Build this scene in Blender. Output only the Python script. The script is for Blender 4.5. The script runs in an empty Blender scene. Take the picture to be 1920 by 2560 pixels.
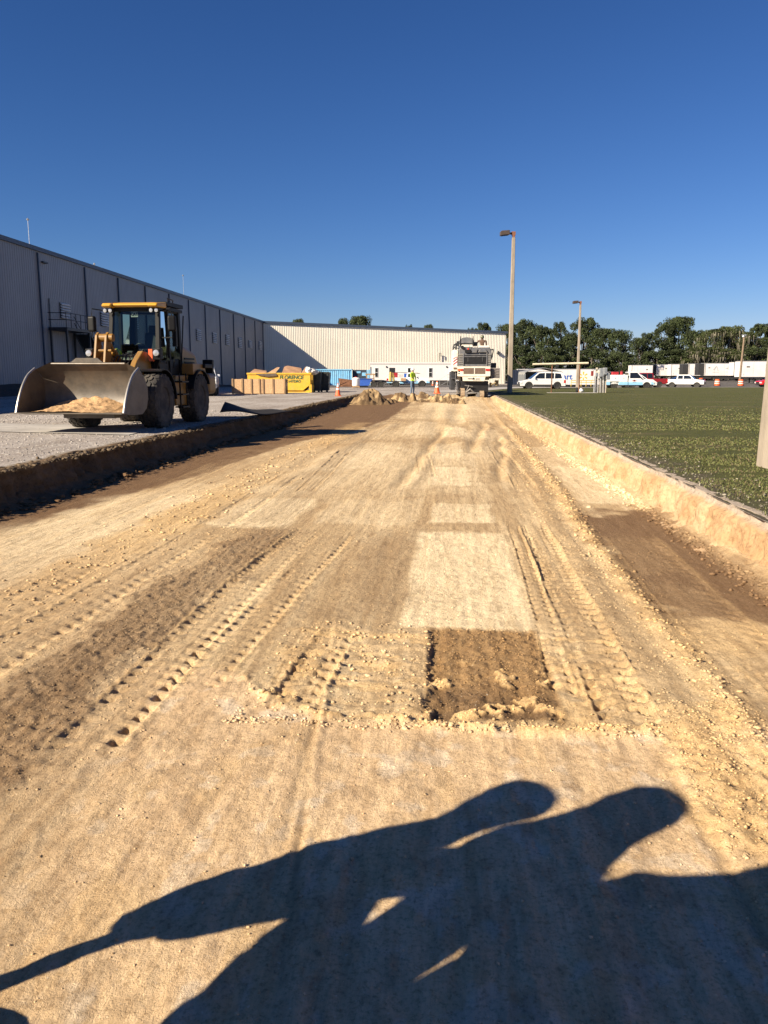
import bpy, math, random
import numpy as np
from mathutils import Vector, Matrix
random.seed(7)
rng = np.random.default_rng(7)
S = bpy.context.scene
COL = S.collection
R_ = math.radians

# ------------------------------------------------------------------ camera
YAW, PITCH, CAMZ, FPX = R_(4.7), R_(9.7), 1.30, 2000.0
cam_d = bpy.data.cameras.new("camera")
cam = bpy.data.objects.new("camera", cam_d)
COL.objects.link(cam)
cam.location = (0, 0, CAMZ)
cam.rotation_euler = (R_(90) - PITCH, 0, YAW)
cam_d.sensor_fit = 'VERTICAL'
cam_d.sensor_height = 36
cam_d.lens = 36 * FPX / 2560
cam_d.clip_start = 0.05
cam_d.clip_end = 3000
S.camera = cam

# ------------------------------------------------------------------ sky, sun, exposure
SUN_EL, SHADOW_AZ = R_(31), R_(50.3)          # shadows run SHADOW_AZ to the right of +Y
sdir = Vector((math.sin(SHADOW_AZ) * math.cos(SUN_EL), math.cos(SHADOW_AZ) * math.cos(SUN_EL), -math.sin(SUN_EL)))
W = bpy.data.worlds.new("World"); S.world = W; W.use_nodes = True
wn = W.node_tree; bg = wn.nodes["Background"]
sky = wn.nodes.new("ShaderNodeTexSky"); sky.sky_type = 'NISHITA'; sky.sun_disc = False
sky.sun_elevation = SUN_EL
sky.sun_rotation = math.atan2(-sdir.x, -sdir.y)
sky.air_density = 1.0; sky.dust_density = 0.0; sky.ozone_density = 6.0; sky.altitude = 0
ssep = wn.nodes.new("ShaderNodeSeparateColor"); scmb = wn.nodes.new("ShaderNodeCombineColor"); wn.links.new(sky.outputs[0], ssep.inputs[0])
for ci, (gm, ml_) in enumerate(((1.42, .325), (1.22, .425), (1.15, .60))):      # the camera's response to the sky, channel by channel
    pw_ = wn.nodes.new("ShaderNodeMath"); pw_.operation = 'POWER'; pw_.inputs[1].default_value = gm; wn.links.new(ssep.outputs[ci], pw_.inputs[0])
    mu_ = wn.nodes.new("ShaderNodeMath"); mu_.operation = 'MULTIPLY'; mu_.inputs[1].default_value = ml_; wn.links.new(pw_.outputs[0], mu_.inputs[0]); wn.links.new(mu_.outputs[0], scmb.inputs[ci])
wn.links.new(scmb.outputs[0], bg.inputs[0]); bg.inputs[1].default_value = 0.055
sl = bpy.data.lights.new("sun", 'SUN'); sl.energy = 5.0; sl.angle = R_(0.55); sl.color = (1.0, 0.87, 0.67)
so = bpy.data.objects.new("sun", sl); COL.objects.link(so)
so.rotation_euler = sdir.to_track_quat('-Z', 'Y').to_euler()
so.location = (-20, -20, 30)
S.view_settings.view_transform = 'Standard'; S.view_settings.look = 'None'
S.view_settings.exposure = 1.1; S.view_settings.gamma = 1
S.render.engine = 'CYCLES'
S.cycles.max_bounces = 6; S.cycles.diffuse_bounces = 3; S.cycles.transparent_max_bounces = 8

# ------------------------------------------------------------------ picture geometry helpers
cF = np.array([-math.sin(YAW) * math.cos(PITCH), math.cos(YAW) * math.cos(PITCH), -math.sin(PITCH)])
cR = np.array([math.cos(YAW), math.sin(YAW), 0]); cU = np.cross(cR, cF)
E1 = np.array([math.cos(YAW), math.sin(YAW)]); E2 = np.array([-math.sin(YAW), math.cos(YAW)])
def ray(x, y): return cF + cR * (x - 960) / FPX - cU * (y - 1280) / FPX
def gp(x, y, z=0.0):                       # where the sight line meets the level z
    r = ray(x, y); t = (z - CAMZ) / r[2]; return Vector((r[0] * t, r[1] * t, z))
def at(x, y, d):                           # the point of the sight line at ground distance d ahead
    r = ray(x, y); t = d / (r[:2] @ E2); return Vector((r[0] * t, r[1] * t, CAMZ + r[2] * t))
def ev(xc, d, z=0.0): p = E1 * xc + E2 * d; return Vector((p[0], p[1], z))
def sstep(a, b, x):
    t = np.clip((x - a) / (b - a), 0, 1); return t * t * (3 - 2 * t)
_tab = rng.random((512, 512))
def vn(x, y, seed=0):
    x = np.asarray(x, float) + seed * 17.31; y = np.asarray(y, float) + seed * 9.17
    xi = np.floor(x).astype(int); yi = np.floor(y).astype(int); fx = x - xi; fy = y - yi
    fx = fx * fx * (3 - 2 * fx); fy = fy * fy * (3 - 2 * fy)
    a = _tab[xi % 512, yi % 512]; b = _tab[(xi + 1) % 512, yi % 512]; c = _tab[xi % 512, (yi + 1) % 512]; d = _tab[(xi + 1) % 512, (yi + 1) % 512]
    return (a * (1 - fx) + b * fx) * (1 - fy) + (c * (1 - fx) + d * fx) * fy
def fbm(x, y, o=4, seed=0):
    s = 0; a = .5; t = 0
    for i in range(o):
        s = s + a * vn(x * 2 ** i, y * 2 ** i, seed + i * 3); t += a; a *= .5
    return s / t
def gz(x, y):                              # height of the open ground
    x = np.asarray(x, float); y = np.asarray(y, float)
    D = x * E2[0] + y * E2[1]; X = x * E1[0] + y * E1[1]
    z = np.interp(D, [0, 60, 82, 100, 118, 130, 145, 240, 300], [0, 0, -.08, -.22, -.42, -.36, -.25, .05, 0])
    zl = np.interp(D, [0, 60, 100, 130, 160, 300], [0, 0, -.08, -.25, -.3, 0])
    k = sstep(10, 26, X); z = z * k + zl * (1 - k)
    z = z - 1.25 * np.exp(-((X - 38) / 9) ** 4) * sstep(118, 136, D) * (1 - sstep(170, 200, D))
    return z
def gzf(x, y): return float(gz(x, y))

# ------------------------------------------------------------------ materials
MATS = {}
def mat(name, col, rough=.6, metal=0., var=.12, scale=6., bump=0., bscale=40., col2=None, spec=.5, stretch=None, coat=0., dust=None, dscale=1.5):
    if name in MATS: return MATS[name]
    m = bpy.data.materials.new(name); m.use_nodes = True; n = m.node_tree; N = n.nodes; L = n.links
    b = N["Principled BSDF"]; b.inputs["Roughness"].default_value = rough; b.inputs["Metallic"].default_value = metal
    b.inputs["Specular IOR Level"].default_value = spec; b.inputs["Coat Weight"].default_value = coat
    tc = N.new("ShaderNodeTexCoord"); src = tc.outputs["Object"]
    if stretch:
        mp = N.new("ShaderNodeMapping"); mp.inputs["Scale"].default_value = stretch; L.new(src, mp.inputs[0]); src = mp.outputs[0]
    no = N.new("ShaderNodeTexNoise"); no.inputs["Scale"].default_value = scale; no.inputs["Detail"].default_value = 6; no.inputs["Roughness"].default_value = .65
    L.new(src, no.inputs["Vector"])
    mx = N.new("ShaderNodeMix"); mx.data_type = 'RGBA'
    c = col; d = col2 if col2 else tuple(v * (1 - 2 * var) for v in col)
    hi = tuple(min(1, v * (1 + var)) for v in c)
    mx.inputs[6].default_value = (*d, 1); mx.inputs[7].default_value = (*hi, 1)
    mr = N.new("ShaderNodeMapRange"); mr.inputs[1].default_value = .32; mr.inputs[2].default_value = .62
    L.new(no.outputs[0], mr.inputs[0]); L.new(mr.outputs[0], mx.inputs[0]); out = mx.outputs[2]
    if dust:
        n2 = N.new("ShaderNodeTexNoise"); n2.inputs["Scale"].default_value = dscale; n2.inputs["Detail"].default_value = 8; n2.inputs["Roughness"].default_value = .7
        L.new(tc.outputs["Object"], n2.inputs["Vector"])
        r2 = N.new("ShaderNodeMapRange"); r2.inputs[1].default_value = .45; r2.inputs[2].default_value = .7; r2.inputs[4].default_value = dust[3]
        L.new(n2.outputs[0], r2.inputs[0])
        m2 = N.new("ShaderNodeMix"); m2.data_type = 'RGBA'; L.new(r2.outputs[0], m2.inputs[0]); L.new(out, m2.inputs[6]); m2.inputs[7].default_value = (*dust[:3], 1); out = m2.outputs[2]
    L.new(out, b.inputs["Base Color"])
    if bump:
        nb = N.new("ShaderNodeTexNoise"); nb.inputs["Scale"].default_value = bscale; nb.inputs["Detail"].default_value = 5
        L.new(src, nb.inputs["Vector"]); bp = N.new("ShaderNodeBump"); bp.inputs["Strength"].default_value = bump; bp.inputs["Distance"].default_value = .02
        L.new(nb.outputs[0], bp.inputs["Height"]); L.new(bp.outputs[0], b.inputs["Normal"])
    MATS[name] = m; return m
def emis(m, v): return m

# ------------------------------------------------------------------ mesh builder
class MB:
    def __init__(s): s.v = []; s.f = []
    def add(s, vs, fs):
        o = len(s.v); s.v += [tuple(v) for v in vs]; s.f += [tuple(i + o for i in f) for f in fs]; return s
    def box(s, x0, x1, y0, y1, z0, z1):
        return s.add([(x0, y0, z0), (x1, y0, z0), (x1, y1, z0), (x0, y1, z0), (x0, y0, z1), (x1, y0, z1), (x1, y1, z1), (x0, y1, z1)],
                     [(3, 2, 1, 0), (4, 5, 6, 7), (0, 1, 5, 4), (1, 2, 6, 5), (2, 3, 7, 6), (3, 0, 4, 7)])
    def obox(s, c, size, rot=(0, 0, 0)):
        from mathutils import Euler
        M = Euler(rot).to_matrix(); c = Vector(c); h = [k / 2 for k in size]; vs = []
        for z in (-1, 1):
            for x, y in ((-1, -1), (1, -1), (1, 1), (-1, 1)): vs.append(c + M @ Vector((x * h[0], y * h[1], z * h[2])))
        return s.add(vs, [(3, 2, 1, 0), (4, 5, 6, 7), (0, 1, 5, 4), (1, 2, 6, 5), (2, 3, 7, 6), (3, 0, 4, 7)])
    def tube(s, pts, r, n=8, caps=True):
        pts = [Vector(p) for p in pts]; rs = r if isinstance(r, (list, tuple)) else [r] * len(pts)
        rings = []; prev = None
        for i, p in enumerate(pts):
            t = (pts[min(i + 1, len(pts) - 1)] - pts[max(i - 1, 0)]).normalized()
            up = Vector((0, 0, 1)) if abs(t.z) < .9 else Vector((1, 0, 0))
            if prev is not None: a = (prev - t * prev.dot(t)).normalized()
            else: a = t.cross(up).normalized()
            prev = a; b = t.cross(a)
            rings.append([p + (a * math.cos(2 * math.pi * k / n) + b * math.sin(2 * math.pi * k / n)) * rs[i] for k in range(n)])
        vs = [v for rg in rings for v in rg]; fs = []
        for i in range(len(pts) - 1):
            for k in range(n): fs.append((i * n + k, i * n + (k + 1) % n, (i + 1) * n + (k + 1) % n, (i + 1) * n + k))
        if caps: fs.append(tuple(range(n))[::-1]); fs.append(tuple((len(pts) - 1) * n + k for k in range(n)))
        return s.add(vs, fs)
    def prism(s, poly, a0, a1, axis='y', top=None):   # polygon extruded along axis; top = other polygon at a1
        n = len(poly); q = top or poly
        def mk(p, a):
            return {'y': (p[0], a, p[1]), 'x': (a, p[0], p[1]), 'z': (p[0], p[1], a)}[axis]
        vs = [mk(p, a0) for p in poly] + [mk(p, a1) for p in q]
        fs = [tuple(range(n)), tuple(range(2 * n - 1, n - 1, -1))] + [(i, n + i, n + (i + 1) % n, (i + 1) % n) for i in range(n)]
        return s.add(vs, fs)
    def lathe(s, prof, n=24, axis='z', c=(0, 0, 0)):   # prof: (r, h)
        vs = []; fs = []
        for r, h in prof:
            for k in range(n):
                a = 2 * math.pi * k / n; x, y = r * math.cos(a), r * math.sin(a)
                p = (x, y, h) if axis == 'z' else ((x, h, y) if axis == 'y' else (h, x, y))
                vs.append((p[0] + c[0], p[1] + c[1], p[2] + c[2]))
        for i in range(len(prof) - 1):
            for k in range(n): fs.append((i * n + k, i * n + (k + 1) % n, (i + 1) * n + (k + 1) % n, (i + 1) * n + k))
        if prof[0][0] > 1e-4: fs.append(tuple(range(n))[::-1])
        if prof[-1][0] > 1e-4: fs.append(tuple((len(prof) - 1) * n + k for k in range(n)))
        return s.add(vs, fs)
    def build(s, name, m, parent=None, smooth=False, bevel=0, loc=None, seg=2, angle=40):
        me = bpy.data.meshes.new(name); me.from_pydata(s.v, [], s.f)
        import bmesh
        bm = bmesh.new(); bm.from_mesh(me); bmesh.ops.recalc_face_normals(bm, faces=bm.faces); bm.to_mesh(me); bm.free()
        o = bpy.data.objects.new(name, me); COL.objects.link(o)
        for k in (m if isinstance(m, list) else [m]): me.materials.append(k)
        if parent is not None: o.parent = parent
        if loc is not None: o.location = loc
        if smooth:
            me.polygons.foreach_set('use_smooth', [True] * len(me.polygons))
            try: me.set_sharp_from_angle(angle=R_(angle))
            except Exception: pass
        if bevel:
            b = o.modifiers.new("bevel", 'BEVEL'); b.width = bevel; b.segments = seg; b.limit_method = 'ANGLE'; b.angle_limit = R_(35)
        return o
def npmesh(name, V, F, m, parent=None, smooth=True, col=None):
    me = bpy.data.meshes.new(name); V = np.asarray(V, np.float32); F = np.asarray(F, np.int32); k = F.shape[1]
    me.vertices.add(len(V)); me.vertices.foreach_set('co', V.ravel())
    me.loops.add(F.size); me.loops.foreach_set('vertex_index', F.ravel())
    me.polygons.add(len(F)); me.polygons.foreach_set('loop_start', np.arange(0, F.size, k, dtype=np.int32))
    me.polygons.foreach_set('loop_total', np.full(len(F), k, np.int32))
    me.update(calc_edges=True); me.validate()
    if col is not None:
        at_ = me.color_attributes.new("soil", 'FLOAT_COLOR', 'POINT')
        c = np.ones((len(V), 4), np.float32); c[:, :3] = col; at_.data.foreach_set('color', c.ravel())
    if smooth: me.polygons.foreach_set('use_smooth', np.ones(len(F), bool))
    o = bpy.data.objects.new(name, me); COL.objects.link(o); me.materials.append(m)
    if parent is not None: o.parent = parent
    return o
def gridF(nr, nc):
    i = np.arange(nr - 1)[:, None] * nc + np.arange(nc - 1)[None]
    return np.stack([i, i + 1, i + nc + 1, i + nc], -1).reshape(-1, 4)
def tag(o, label, cat, group=None, kind=None):
    o['label'] = label; o['category'] = cat
    if group: o['group'] = group
    if kind: o['kind'] = kind
    return o
def thing(name, label, cat, loc=(0, 0, 0), rz=0., group=None):
    o = bpy.data.objects.new(name, None); COL.objects.link(o); o.location = loc; o.rotation_euler = (0, 0, rz)
    o.empty_display_size = .2
    return tag(o, label, cat, group)
def struct(o): o['kind'] = 'structure'; return o
def copy_tree(o, parent=None):
    c = o.copy(); COL.objects.link(c); c.parent = parent
    for ch in [x for x in bpy.data.objects if x.parent == o]: copy_tree(ch, c)
    return c
def text_bm(txt, size, name, m, parent, loc, rot, depth=.004, shear=0., bold=0.):
    cu = bpy.data.curves.new(name, 'FONT'); cu.body = txt; cu.size = size; cu.extrude = depth; cu.align_x = 'CENTER'; cu.align_y = 'CENTER'; cu.shear = shear; cu.offset = bold
    t = bpy.data.objects.new(name, cu); me = bpy.data.meshes.new_from_object(t); bpy.data.objects.remove(t)
    me.materials.clear(); me.materials.append(m)
    o = bpy.data.objects.new(name, me); COL.objects.link(o); o.parent = parent; o.location = loc; o.rotation_euler = rot
    return o
# ------------------------------------------------------------------ the ground
PX0, PX1, PY0, PY1 = -6.2, 2.85, -1.0, 54.0        # the dug-out strip
def sheet(name, xs, ys, m, hole=None, dz=0., zf=None, keep=None):
    X, Y = np.meshgrid(xs, ys); Z = (gz(X, Y) if zf is None else zf(X, Y)) + dz
    F = gridF(len(ys), len(xs)); V = np.stack([X, Y, Z], -1).reshape(-1, 3)
    c = V[F].mean(1)
    if hole: F = F[~((c[:, 0] > hole[0]) & (c[:, 0] < hole[1]) & (c[:, 1] > hole[2]) & (c[:, 1] < hole[3]))]
    if keep is not None: F = F[keep(V[F].mean(1))]
    return struct(npmesh(name, V, F, m))
def node_ground(name, build, rough=.95):
    m = bpy.data.materials.new(name); m.use_nodes = True; N = m.node_tree.nodes; L = m.node_tree.links
    b = N["Principled BSDF"]; b.inputs["Roughness"].default_value = rough; b.inputs["Specular IOR Level"].default_value = .2
    tc = N.new("ShaderNodeTexCoord"); build(N, L, b, tc.outputs["Object"]); return m
def nnoise(N, L, src, scale, detail=5, rough=.6, stretch=None):
    if stretch:
        mp = N.new("ShaderNodeMapping"); mp.inputs["Scale"].default_value = stretch; L.new(src, mp.inputs[0]); src = mp.outputs[0]
    n = N.new("ShaderNodeTexNoise"); n.inputs["Scale"].default_value = scale; n.inputs["Detail"].default_value = detail; n.inputs["Roughness"].default_value = rough
    L.new(src, n.inputs["Vector"]); return n.outputs[0]
def nramp(N, L, src, stops):
    r = N.new("ShaderNodeValToRGB"); e = r.color_ramp.elements
    while len(e) > 1: e.remove(e[-1])
    e[0].position = stops[0][0]; e[0].color = (*stops[0][1], 1)
    for p, c in stops[1:]:
        q = e.new(p); q.color = (*c, 1)
    L.new(src, r.inputs[0]); return r.outputs[0]
def nmix(N, L, f, a, b, mode='MIX'):
    m = N.new("ShaderNodeMix"); m.data_type = 'RGBA'; m.blend_type = mode
    for i, v in ((0, f), (6, a), (7, b)):
        if isinstance(v, (float, int)): m.inputs[i].default_value = v
        elif isinstance(v, tuple): m.inputs[i].default_value = (*v, 1)
        else: L.new(v, m.inputs[i])
    return m.outputs[2]
def nmap(N, L, src, a, b, c=0., d=1.):
    r = N.new("ShaderNodeMapRange"); r.inputs[1].default_value = a; r.inputs[2].default_value = b; r.inputs[3].default_value = c; r.inputs[4].default_value = d
    L.new(src, r.inputs[0]); return r.outputs[0]
def nbump(N, L, b, h, s, dist=.02, prev=None):
    q = N.new("ShaderNodeBump"); q.inputs["Strength"].default_value = s; q.inputs["Distance"].default_value = dist; L.new(h, q.inputs["Height"])
    if prev: L.new(prev, q.inputs["Normal"])
    L.new(q.outputs[0], b.inputs["Normal"]); return q.outputs[0]

def gravel(N, L, b, s):
    v = N.new("ShaderNodeTexVoronoi"); v.inputs["Scale"].default_value = 26; L.new(s, v.inputs["Vector"])
    c = nramp(N, L, nnoise(N, L, s, 45, 4, .7), [(.3, (.14, .125, .115)), (.48, (.33, .295, .27)), (.64, (.5, .455, .42))])
    big = nramp(N, L, nnoise(N, L, s, .5, 6, .6, (1, .35, 1)), [(.35, (.62, .58, .55)), (.6, (1, 1, 1))])
    c = nmix(N, L, 1., c, big, 'MULTIPLY')
    c = nmix(N, L, nmap(N, L, nnoise(N, L, s, 3.2, 5, .7), .58, .66, 0, .45), c, (.40, .31, .20))
    st = N.new("ShaderNodeSeparateColor"); L.new(v.outputs["Color"], st.inputs[0])
    c = nmix(N, L, nmap(N, L, st.outputs[0], .9, .94, 0, .7), c, (.66, .62, .56))
    L.new(c, b.inputs["Base Color"])
    p = nbump(N, L, b, nnoise(N, L, s, 2.2, 6, .7), .5, .06)
    nbump(N, L, b, v.outputs["Distance"], .45, .02, p)
M_gravel = node_ground("crushed stone", gravel)
def asphalt(N, L, b, s):
    c = nramp(N, L, nnoise(N, L, s, 1.1, 7, .7, (1, .3, 1)), [(.35, (.075, .068, .062)), (.65, (.14, .125, .115))])
    L.new(c, b.inputs["Base Color"]); nbump(N, L, b, nnoise(N, L, s, 60, 3), .3)
M_asphalt = node_ground("asphalt", asphalt, .9)
def concrete(N, L, b, s):
    c = nramp(N, L, nnoise(N, L, s, .9, 7, .7), [(.35, (.30, .28, .26)), (.65, (.46, .43, .40))])
    L.new(c, b.inputs["Base Color"]); nbump(N, L, b, nnoise(N, L, s, 50, 3), .2)
M_conc = node_ground("concrete paving", concrete, .9)
def turf(N, L, b, s):
    c = nramp(N, L, nnoise(N, L, s, 3.5, 6, .75), [(.3, (.054, .057, .015)), (.5, (.084, .088, .024)), (.68, (.122, .114, .038))])
    br = nmap(N, L, nnoise(N, L, s, .55, 7, .75, (.35, 1.4, 1)), .535, .63, 0, .8)
    c = nmix(N, L, br, c, (.17, .13, .075))
    c = nmix(N, L, nmap(N, L, nnoise(N, L, s, 28, 3, .7), .42, .66, 0, .45), c, (.045, .052, .018))
    sep = N.new("ShaderNodeSeparateXYZ"); L.new(s, sep.inputs[0])
    e = N.new("ShaderNodeMath"); e.operation = 'ADD'; L.new(sep.outputs[0], e.inputs[0]); L.new(nmap(N, L, nnoise(N, L, s, 2.5, 5), .2, .8, -.9, .9), e.inputs[1])
    k = nmap(N, L, e.outputs[0], 2.9, 3.6, 1, 0)
    soil = nramp(N, L, nnoise(N, L, s, 38, 4, .7), [(.35, (.055, .045, .028)), (.55, (.12, .10, .065)), (.70, (.22, .19, .13))])
    c = nmix(N, L, k, c, soil)
    L.new(c, b.inputs["Base Color"]); p = nbump(N, L, b, nnoise(N, L, s, 18, 5, .8), .9, .05)
    nbump(N, L, b, nnoise(N, L, s, 70, 4, .8), .6, .02, p)
M_turf = node_ground("turf", turf)

gx = sorted(set([round(v, 3) for v in list(np.linspace(-600, -60, 16)) + list(np.linspace(-56, -8, 25)) + [PX0, PX1] + list(np.linspace(-5, 2, 8)) + list(np.linspace(3.5, 90, 60)) + list(np.linspace(100, 700, 18))]))
gy = sorted(set([round(v, 3) for v in [-60, -30, -10, PY0] + list(np.linspace(2, 52, 26)) + [PY1] + list(np.linspace(56, 260, 90)) + list(np.linspace(280, 1500, 20))]))
sheet("ground", gx, gy, M_gravel, (PX0, PX1, PY0, PY1))
# lawn on the right, its far edge runs along the road
lx = sorted(set([PX1, 3.1] + [round(v, 3) for v in np.linspace(3.5, 120, 120)])); ly = [round(v, 3) for v in np.linspace(-6, 118, 140)]
def lawnkeep(c):
    D = c[:, 0] * E2[0] + c[:, 1] * E2[1]; X = c[:, 0] * E1[0] + c[:, 1] * E1[1]
    return (D < np.interp(X, [0, 6, 14, 30, 45, 60, 80], [60, 64, 88, 108, 112, 106, 96]))
sheet("lawn", lx, ly, M_turf, None, .012, None, lawnkeep)
# strips of road beyond the lawn: pale concrete, then dark asphalt
def strip(name, m, X0, X1, d0, d1, dz, n=60, k=4):
    V = []
    for i in range(n):
        Xc = X0 + (X1 - X0) * i / (n - 1)
        for j in range(k):
            a = d0(Xc); b_ = d1(Xc); q = ev(Xc, a + (b_ - a) * j / (k - 1)); V.append((q.x, q.y, gzf(q.x, q.y) + dz))
    return struct(npmesh(name, V, gridF(n, k), m))
road_edge = lambda X: float(np.interp(X, [0, 6, 14, 30, 45, 60, 80, 110], [58, 62, 86, 107, 111, 105, 95, 92])) 
strip("road", M_conc, 4, 110, lambda X: road_edge(X) - .5, lambda X: road_edge(X) + 9, .03, 80, 6)
strip("asphalt_yard", M_asphalt, 24, 150, lambda X: road_edge(min(X, 110)) + 9, lambda X: 150., .022, 80, 26)
strip("asphalt_yard", M_asphalt, 24, 150, lambda X: 150., lambda X: 300., .022, 60, 26)
strip("concrete_path", M_conc, -30, -5.6, lambda X: 19.6 + (X + 12) * -.32, lambda X: 22.4 + (X + 12) * -.32, .014, 40, 3)
strip("asphalt_apron", M_asphalt, -24, 24, lambda X: 92., lambda X: 137., .014, 30, 20)

# ------------------------------------------------------------------ the dug-out floor
FLOORZ = -.45
def floor_base(y): return np.interp(y, [-5, 30, 44, 50, 54, 60], [FLOORZ, FLOORZ, -.36, -.25, -.05, .0])
def floor_fields(X, Y):
    """height and soil colour of the floor"""
    H = floor_base(Y).astype(float)
    n1 = fbm(X * 1.3, Y * .35, 5, 1); n2 = fbm(X * 9, Y * .5, 4, 5); n3 = fbm(X * 5, Y * 3, 5, 9); nf = fbm(X * 22, Y * 16, 3, 13)
    fade = np.clip(1.2 - Y / 40, .25, 1)
    H += (n1 - .5) * .035 + (n2 - .5) * .014 + (nf - .5) * .012 * fade
    LR = np.array([.60, .455, .275]); PALE = np.array([.78, .63, .41]); TAN = np.array([.43, .30, .165]); BR = np.array([.165, .098, .052]); DK = np.array([.16, .10, .055]); GREY = np.array([.47, .325, .19]); YEL = np.array([.66, .455, .225])
    C = LR[None] * np.ones(X.shape + (1,)) if X.ndim == 1 else LR * np.ones(X.shape + (1,))
    def mixc(w, c): 
        nonlocal C
        w = np.clip(w, 0, 1)[..., None]; C = C * (1 - w) + c * w
    mixc(sstep(.48, .66, n1) * .5, TAN); mixc(sstep(.52, .7, fbm(X * 6, Y * .22, 4, 21)) * .55, TAN); mixc(sstep(.55, .7, fbm(X * 7, Y * .25, 4, 25)) * .35, PALE)
    mixc(sstep(.5, .62, fbm(X * .9, Y * .5, 5, 31)) * .55 * sstep(3, 7, Y), TAN)
    jit = (fbm(X * 3, Y * 3, 4, 41) - .5)
    def rect(x0, x1, y0, y1, s=.04, j=.15):
        a = X + jit * j; b = Y + jit * j * 2
        return sstep(x0 - s, x0 + s, a) * (1 - sstep(x1 - s, x1 + s, a)) * sstep(y0 - s * 2, y0 + s * 2, b) * (1 - sstep(y1 - s * 2, y1 + s * 2, b))
    # soft bands
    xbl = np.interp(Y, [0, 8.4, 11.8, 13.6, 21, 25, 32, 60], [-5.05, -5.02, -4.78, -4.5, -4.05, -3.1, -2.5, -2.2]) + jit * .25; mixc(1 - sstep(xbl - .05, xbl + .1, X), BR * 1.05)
    mixc(rect(-5.3, -3.3, 5, 9, .3, .5) * .4, PALE)
    mixc(rect(-4.9, -3.6, 6.0, 11.5, .25, .8) * .7, PALE)
    mixc(rect(-3.7, -3.0, 5, 30, .15, .5) * .65, YEL)
    mixc(rect(-5.3, -2.4, 26, 60, .7, 3) * .5, BR)
    mixc(rect(-4.3, -1.0, 13.5, 20, .5, 1.5) * .5, TAN); mixc(rect(-2.6, -1.2, 15, 21, .3, .9) * .6, PALE)
    mixc(rect(-2.85, -1.9, 9.0, 11.3, .08, .25) * .8, PALE * 1.03); mixc(rect(-1.6, -.4, 9.4, 11.2, .1, .3) * .5, PALE); mixc(rect(-1.9, 1.6, 11.4, 12.3, .1, .4) * .35, TAN); mixc(rect(-.33, .6, 5.45, 8.9, .03, .07) * .95, PALE * 1.03)
    mixc(rect(-.33, .6, 8.9, 9.6, .05, .2) * .6, TAN); mixc(rect(-.2, .55, 9.5, 10.9) * .95, PALE * 1.03); mixc(rect(-.3, .35, 12.8, 15.4) * .85, PALE)
    mixc(rect(-.35, .3, 17, 21) * .8, PALE); mixc(rect(-3.6, .6, 11.5, 19, .5, 1.5) * .35, PALE); mixc(rect(-.2, .5, 23, 27) * .8, PALE); mixc(rect(.0, .6, 30, 36) * .7, PALE); mixc(rect(-1.6, 1.4, 40, 47, .2, 1) * .6, PALE); mixc(rect(-1.4, -.5, 24, 31, .1, .5) * .6, PALE); mixc(rect(.3, 1.5, 22, 26) * .4, PALE); mixc(rect(-1.2, 1.5, 33, 42, .4, 1.5) * .45, PALE)
    mixc(rect(-.9, -.33, 5.45, 9, .2, .5) * .28, BR)
    mixc(rect(-1.3, .6, 9.9, 12, .3, .5) * .25, TAN); mixc(rect(-4, 1.6, 19.5, 23, .6, 1.4) * .3, TAN)
    mixc(rect(1.9, 2.6, 11.0, 15.8, .07, .2) * .75, PALE); mixc(rect(1.85, 2.6, 15.95, 20, .07, .3) * .4, PALE); mixc(rect(1.85, 2.5, 20, 27, .1, .5) * .45, TAN); mixc(rect(-4.6, -3.0, 3.2, 5.6, .3, .8) * .35, PALE)
    mixc(rect(1.55, 2.75, 5.75, 10.4, .1, .6) * .95, BR * 1.1); mixc(rect(1.45, 3, 3.0, 3.95, .2, .7) * .7, BR); mixc(rect(1.5, 2.8, 5.0, 5.75, .1, .4) * .5, YEL)
    # brown gravelly band on the left, diagonal
    cx = np.interp(Y, [0, 3.2, 4.6, 6.2, 8.8, 12, 30], [-2.4, -2.25, -2.2, -2.15, -2.02, -1.9, -1.8]); wd = np.interp(Y, [3, 4.5, 8.8, 9.3], [.38, .3, .34, .05])
    band = 1 - sstep(wd - .12, wd + .09, np.abs(X + jit * .4 - cx)); band *= (1 - sstep(8.0, 9.7, Y + jit * 1.2))
    mixc(band * np.interp(Y, [3, 5, 7], [.85, .75, .62]), BR); H += band * (.016 + (nf - .5) * .022)
    cx2 = -2.2 + (Y - 9) * -.02; b2 = (1 - sstep(.2, .32, np.abs(X - cx2))) * sstep(9.2, 9.6, Y) * (1 - sstep(24, 30, Y)); mixc(b2 * .25, BR)
    # freshly cut brown rectangle, sunk
    rc = rect(-.12, .62, 3.9, 5.44, .025, .05); mixc(rc * .95, np.array([.30, .185, .085])); mixc(rc * (1 - sstep(4.0, 4.35, Y + jit * .8)) * .8, DK)
    H += rc * (-.004 + (n2 - .5) * .04 + (nf - .5) * .022)
    crumb = rc * sstep(.62, .655, fbm(X * 9, Y * 9, 4, 55)) * (1 - sstep(4.5, 4.9, Y)); mixc(crumb, YEL * 1.15); H += crumb * .018
    # rough ground round the cut, near lip
    yb = np.interp(X, [-1.3, -1.12, -.93, -.78, -.08, .27, .61, .97, 1.4], [4.5, 4.27, 4.03, 3.9, 3.79, 3.77, 3.76, 3.79, 3.9]) + jit * .16
    lip = np.exp(-((Y - yb - .03) / .05) ** 2) * sstep(-1.35, -1.0, X) * (1 - sstep(.95, 1.15, X)); rgh = sstep(.42, .6, fbm(X * 10, Y * 10, 4, 61))
    H += lip * (.006 + .03 * rgh); mixc(lip * rgh, YEL * 1.2)
    zone = sstep(0, .08, Y - yb) * (1 - sstep(5.25, 5.45, Y)) * sstep(-1.2, -.95, X) * (1 - sstep(1.0, 1.2, X)) * (1 - rc)
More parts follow.
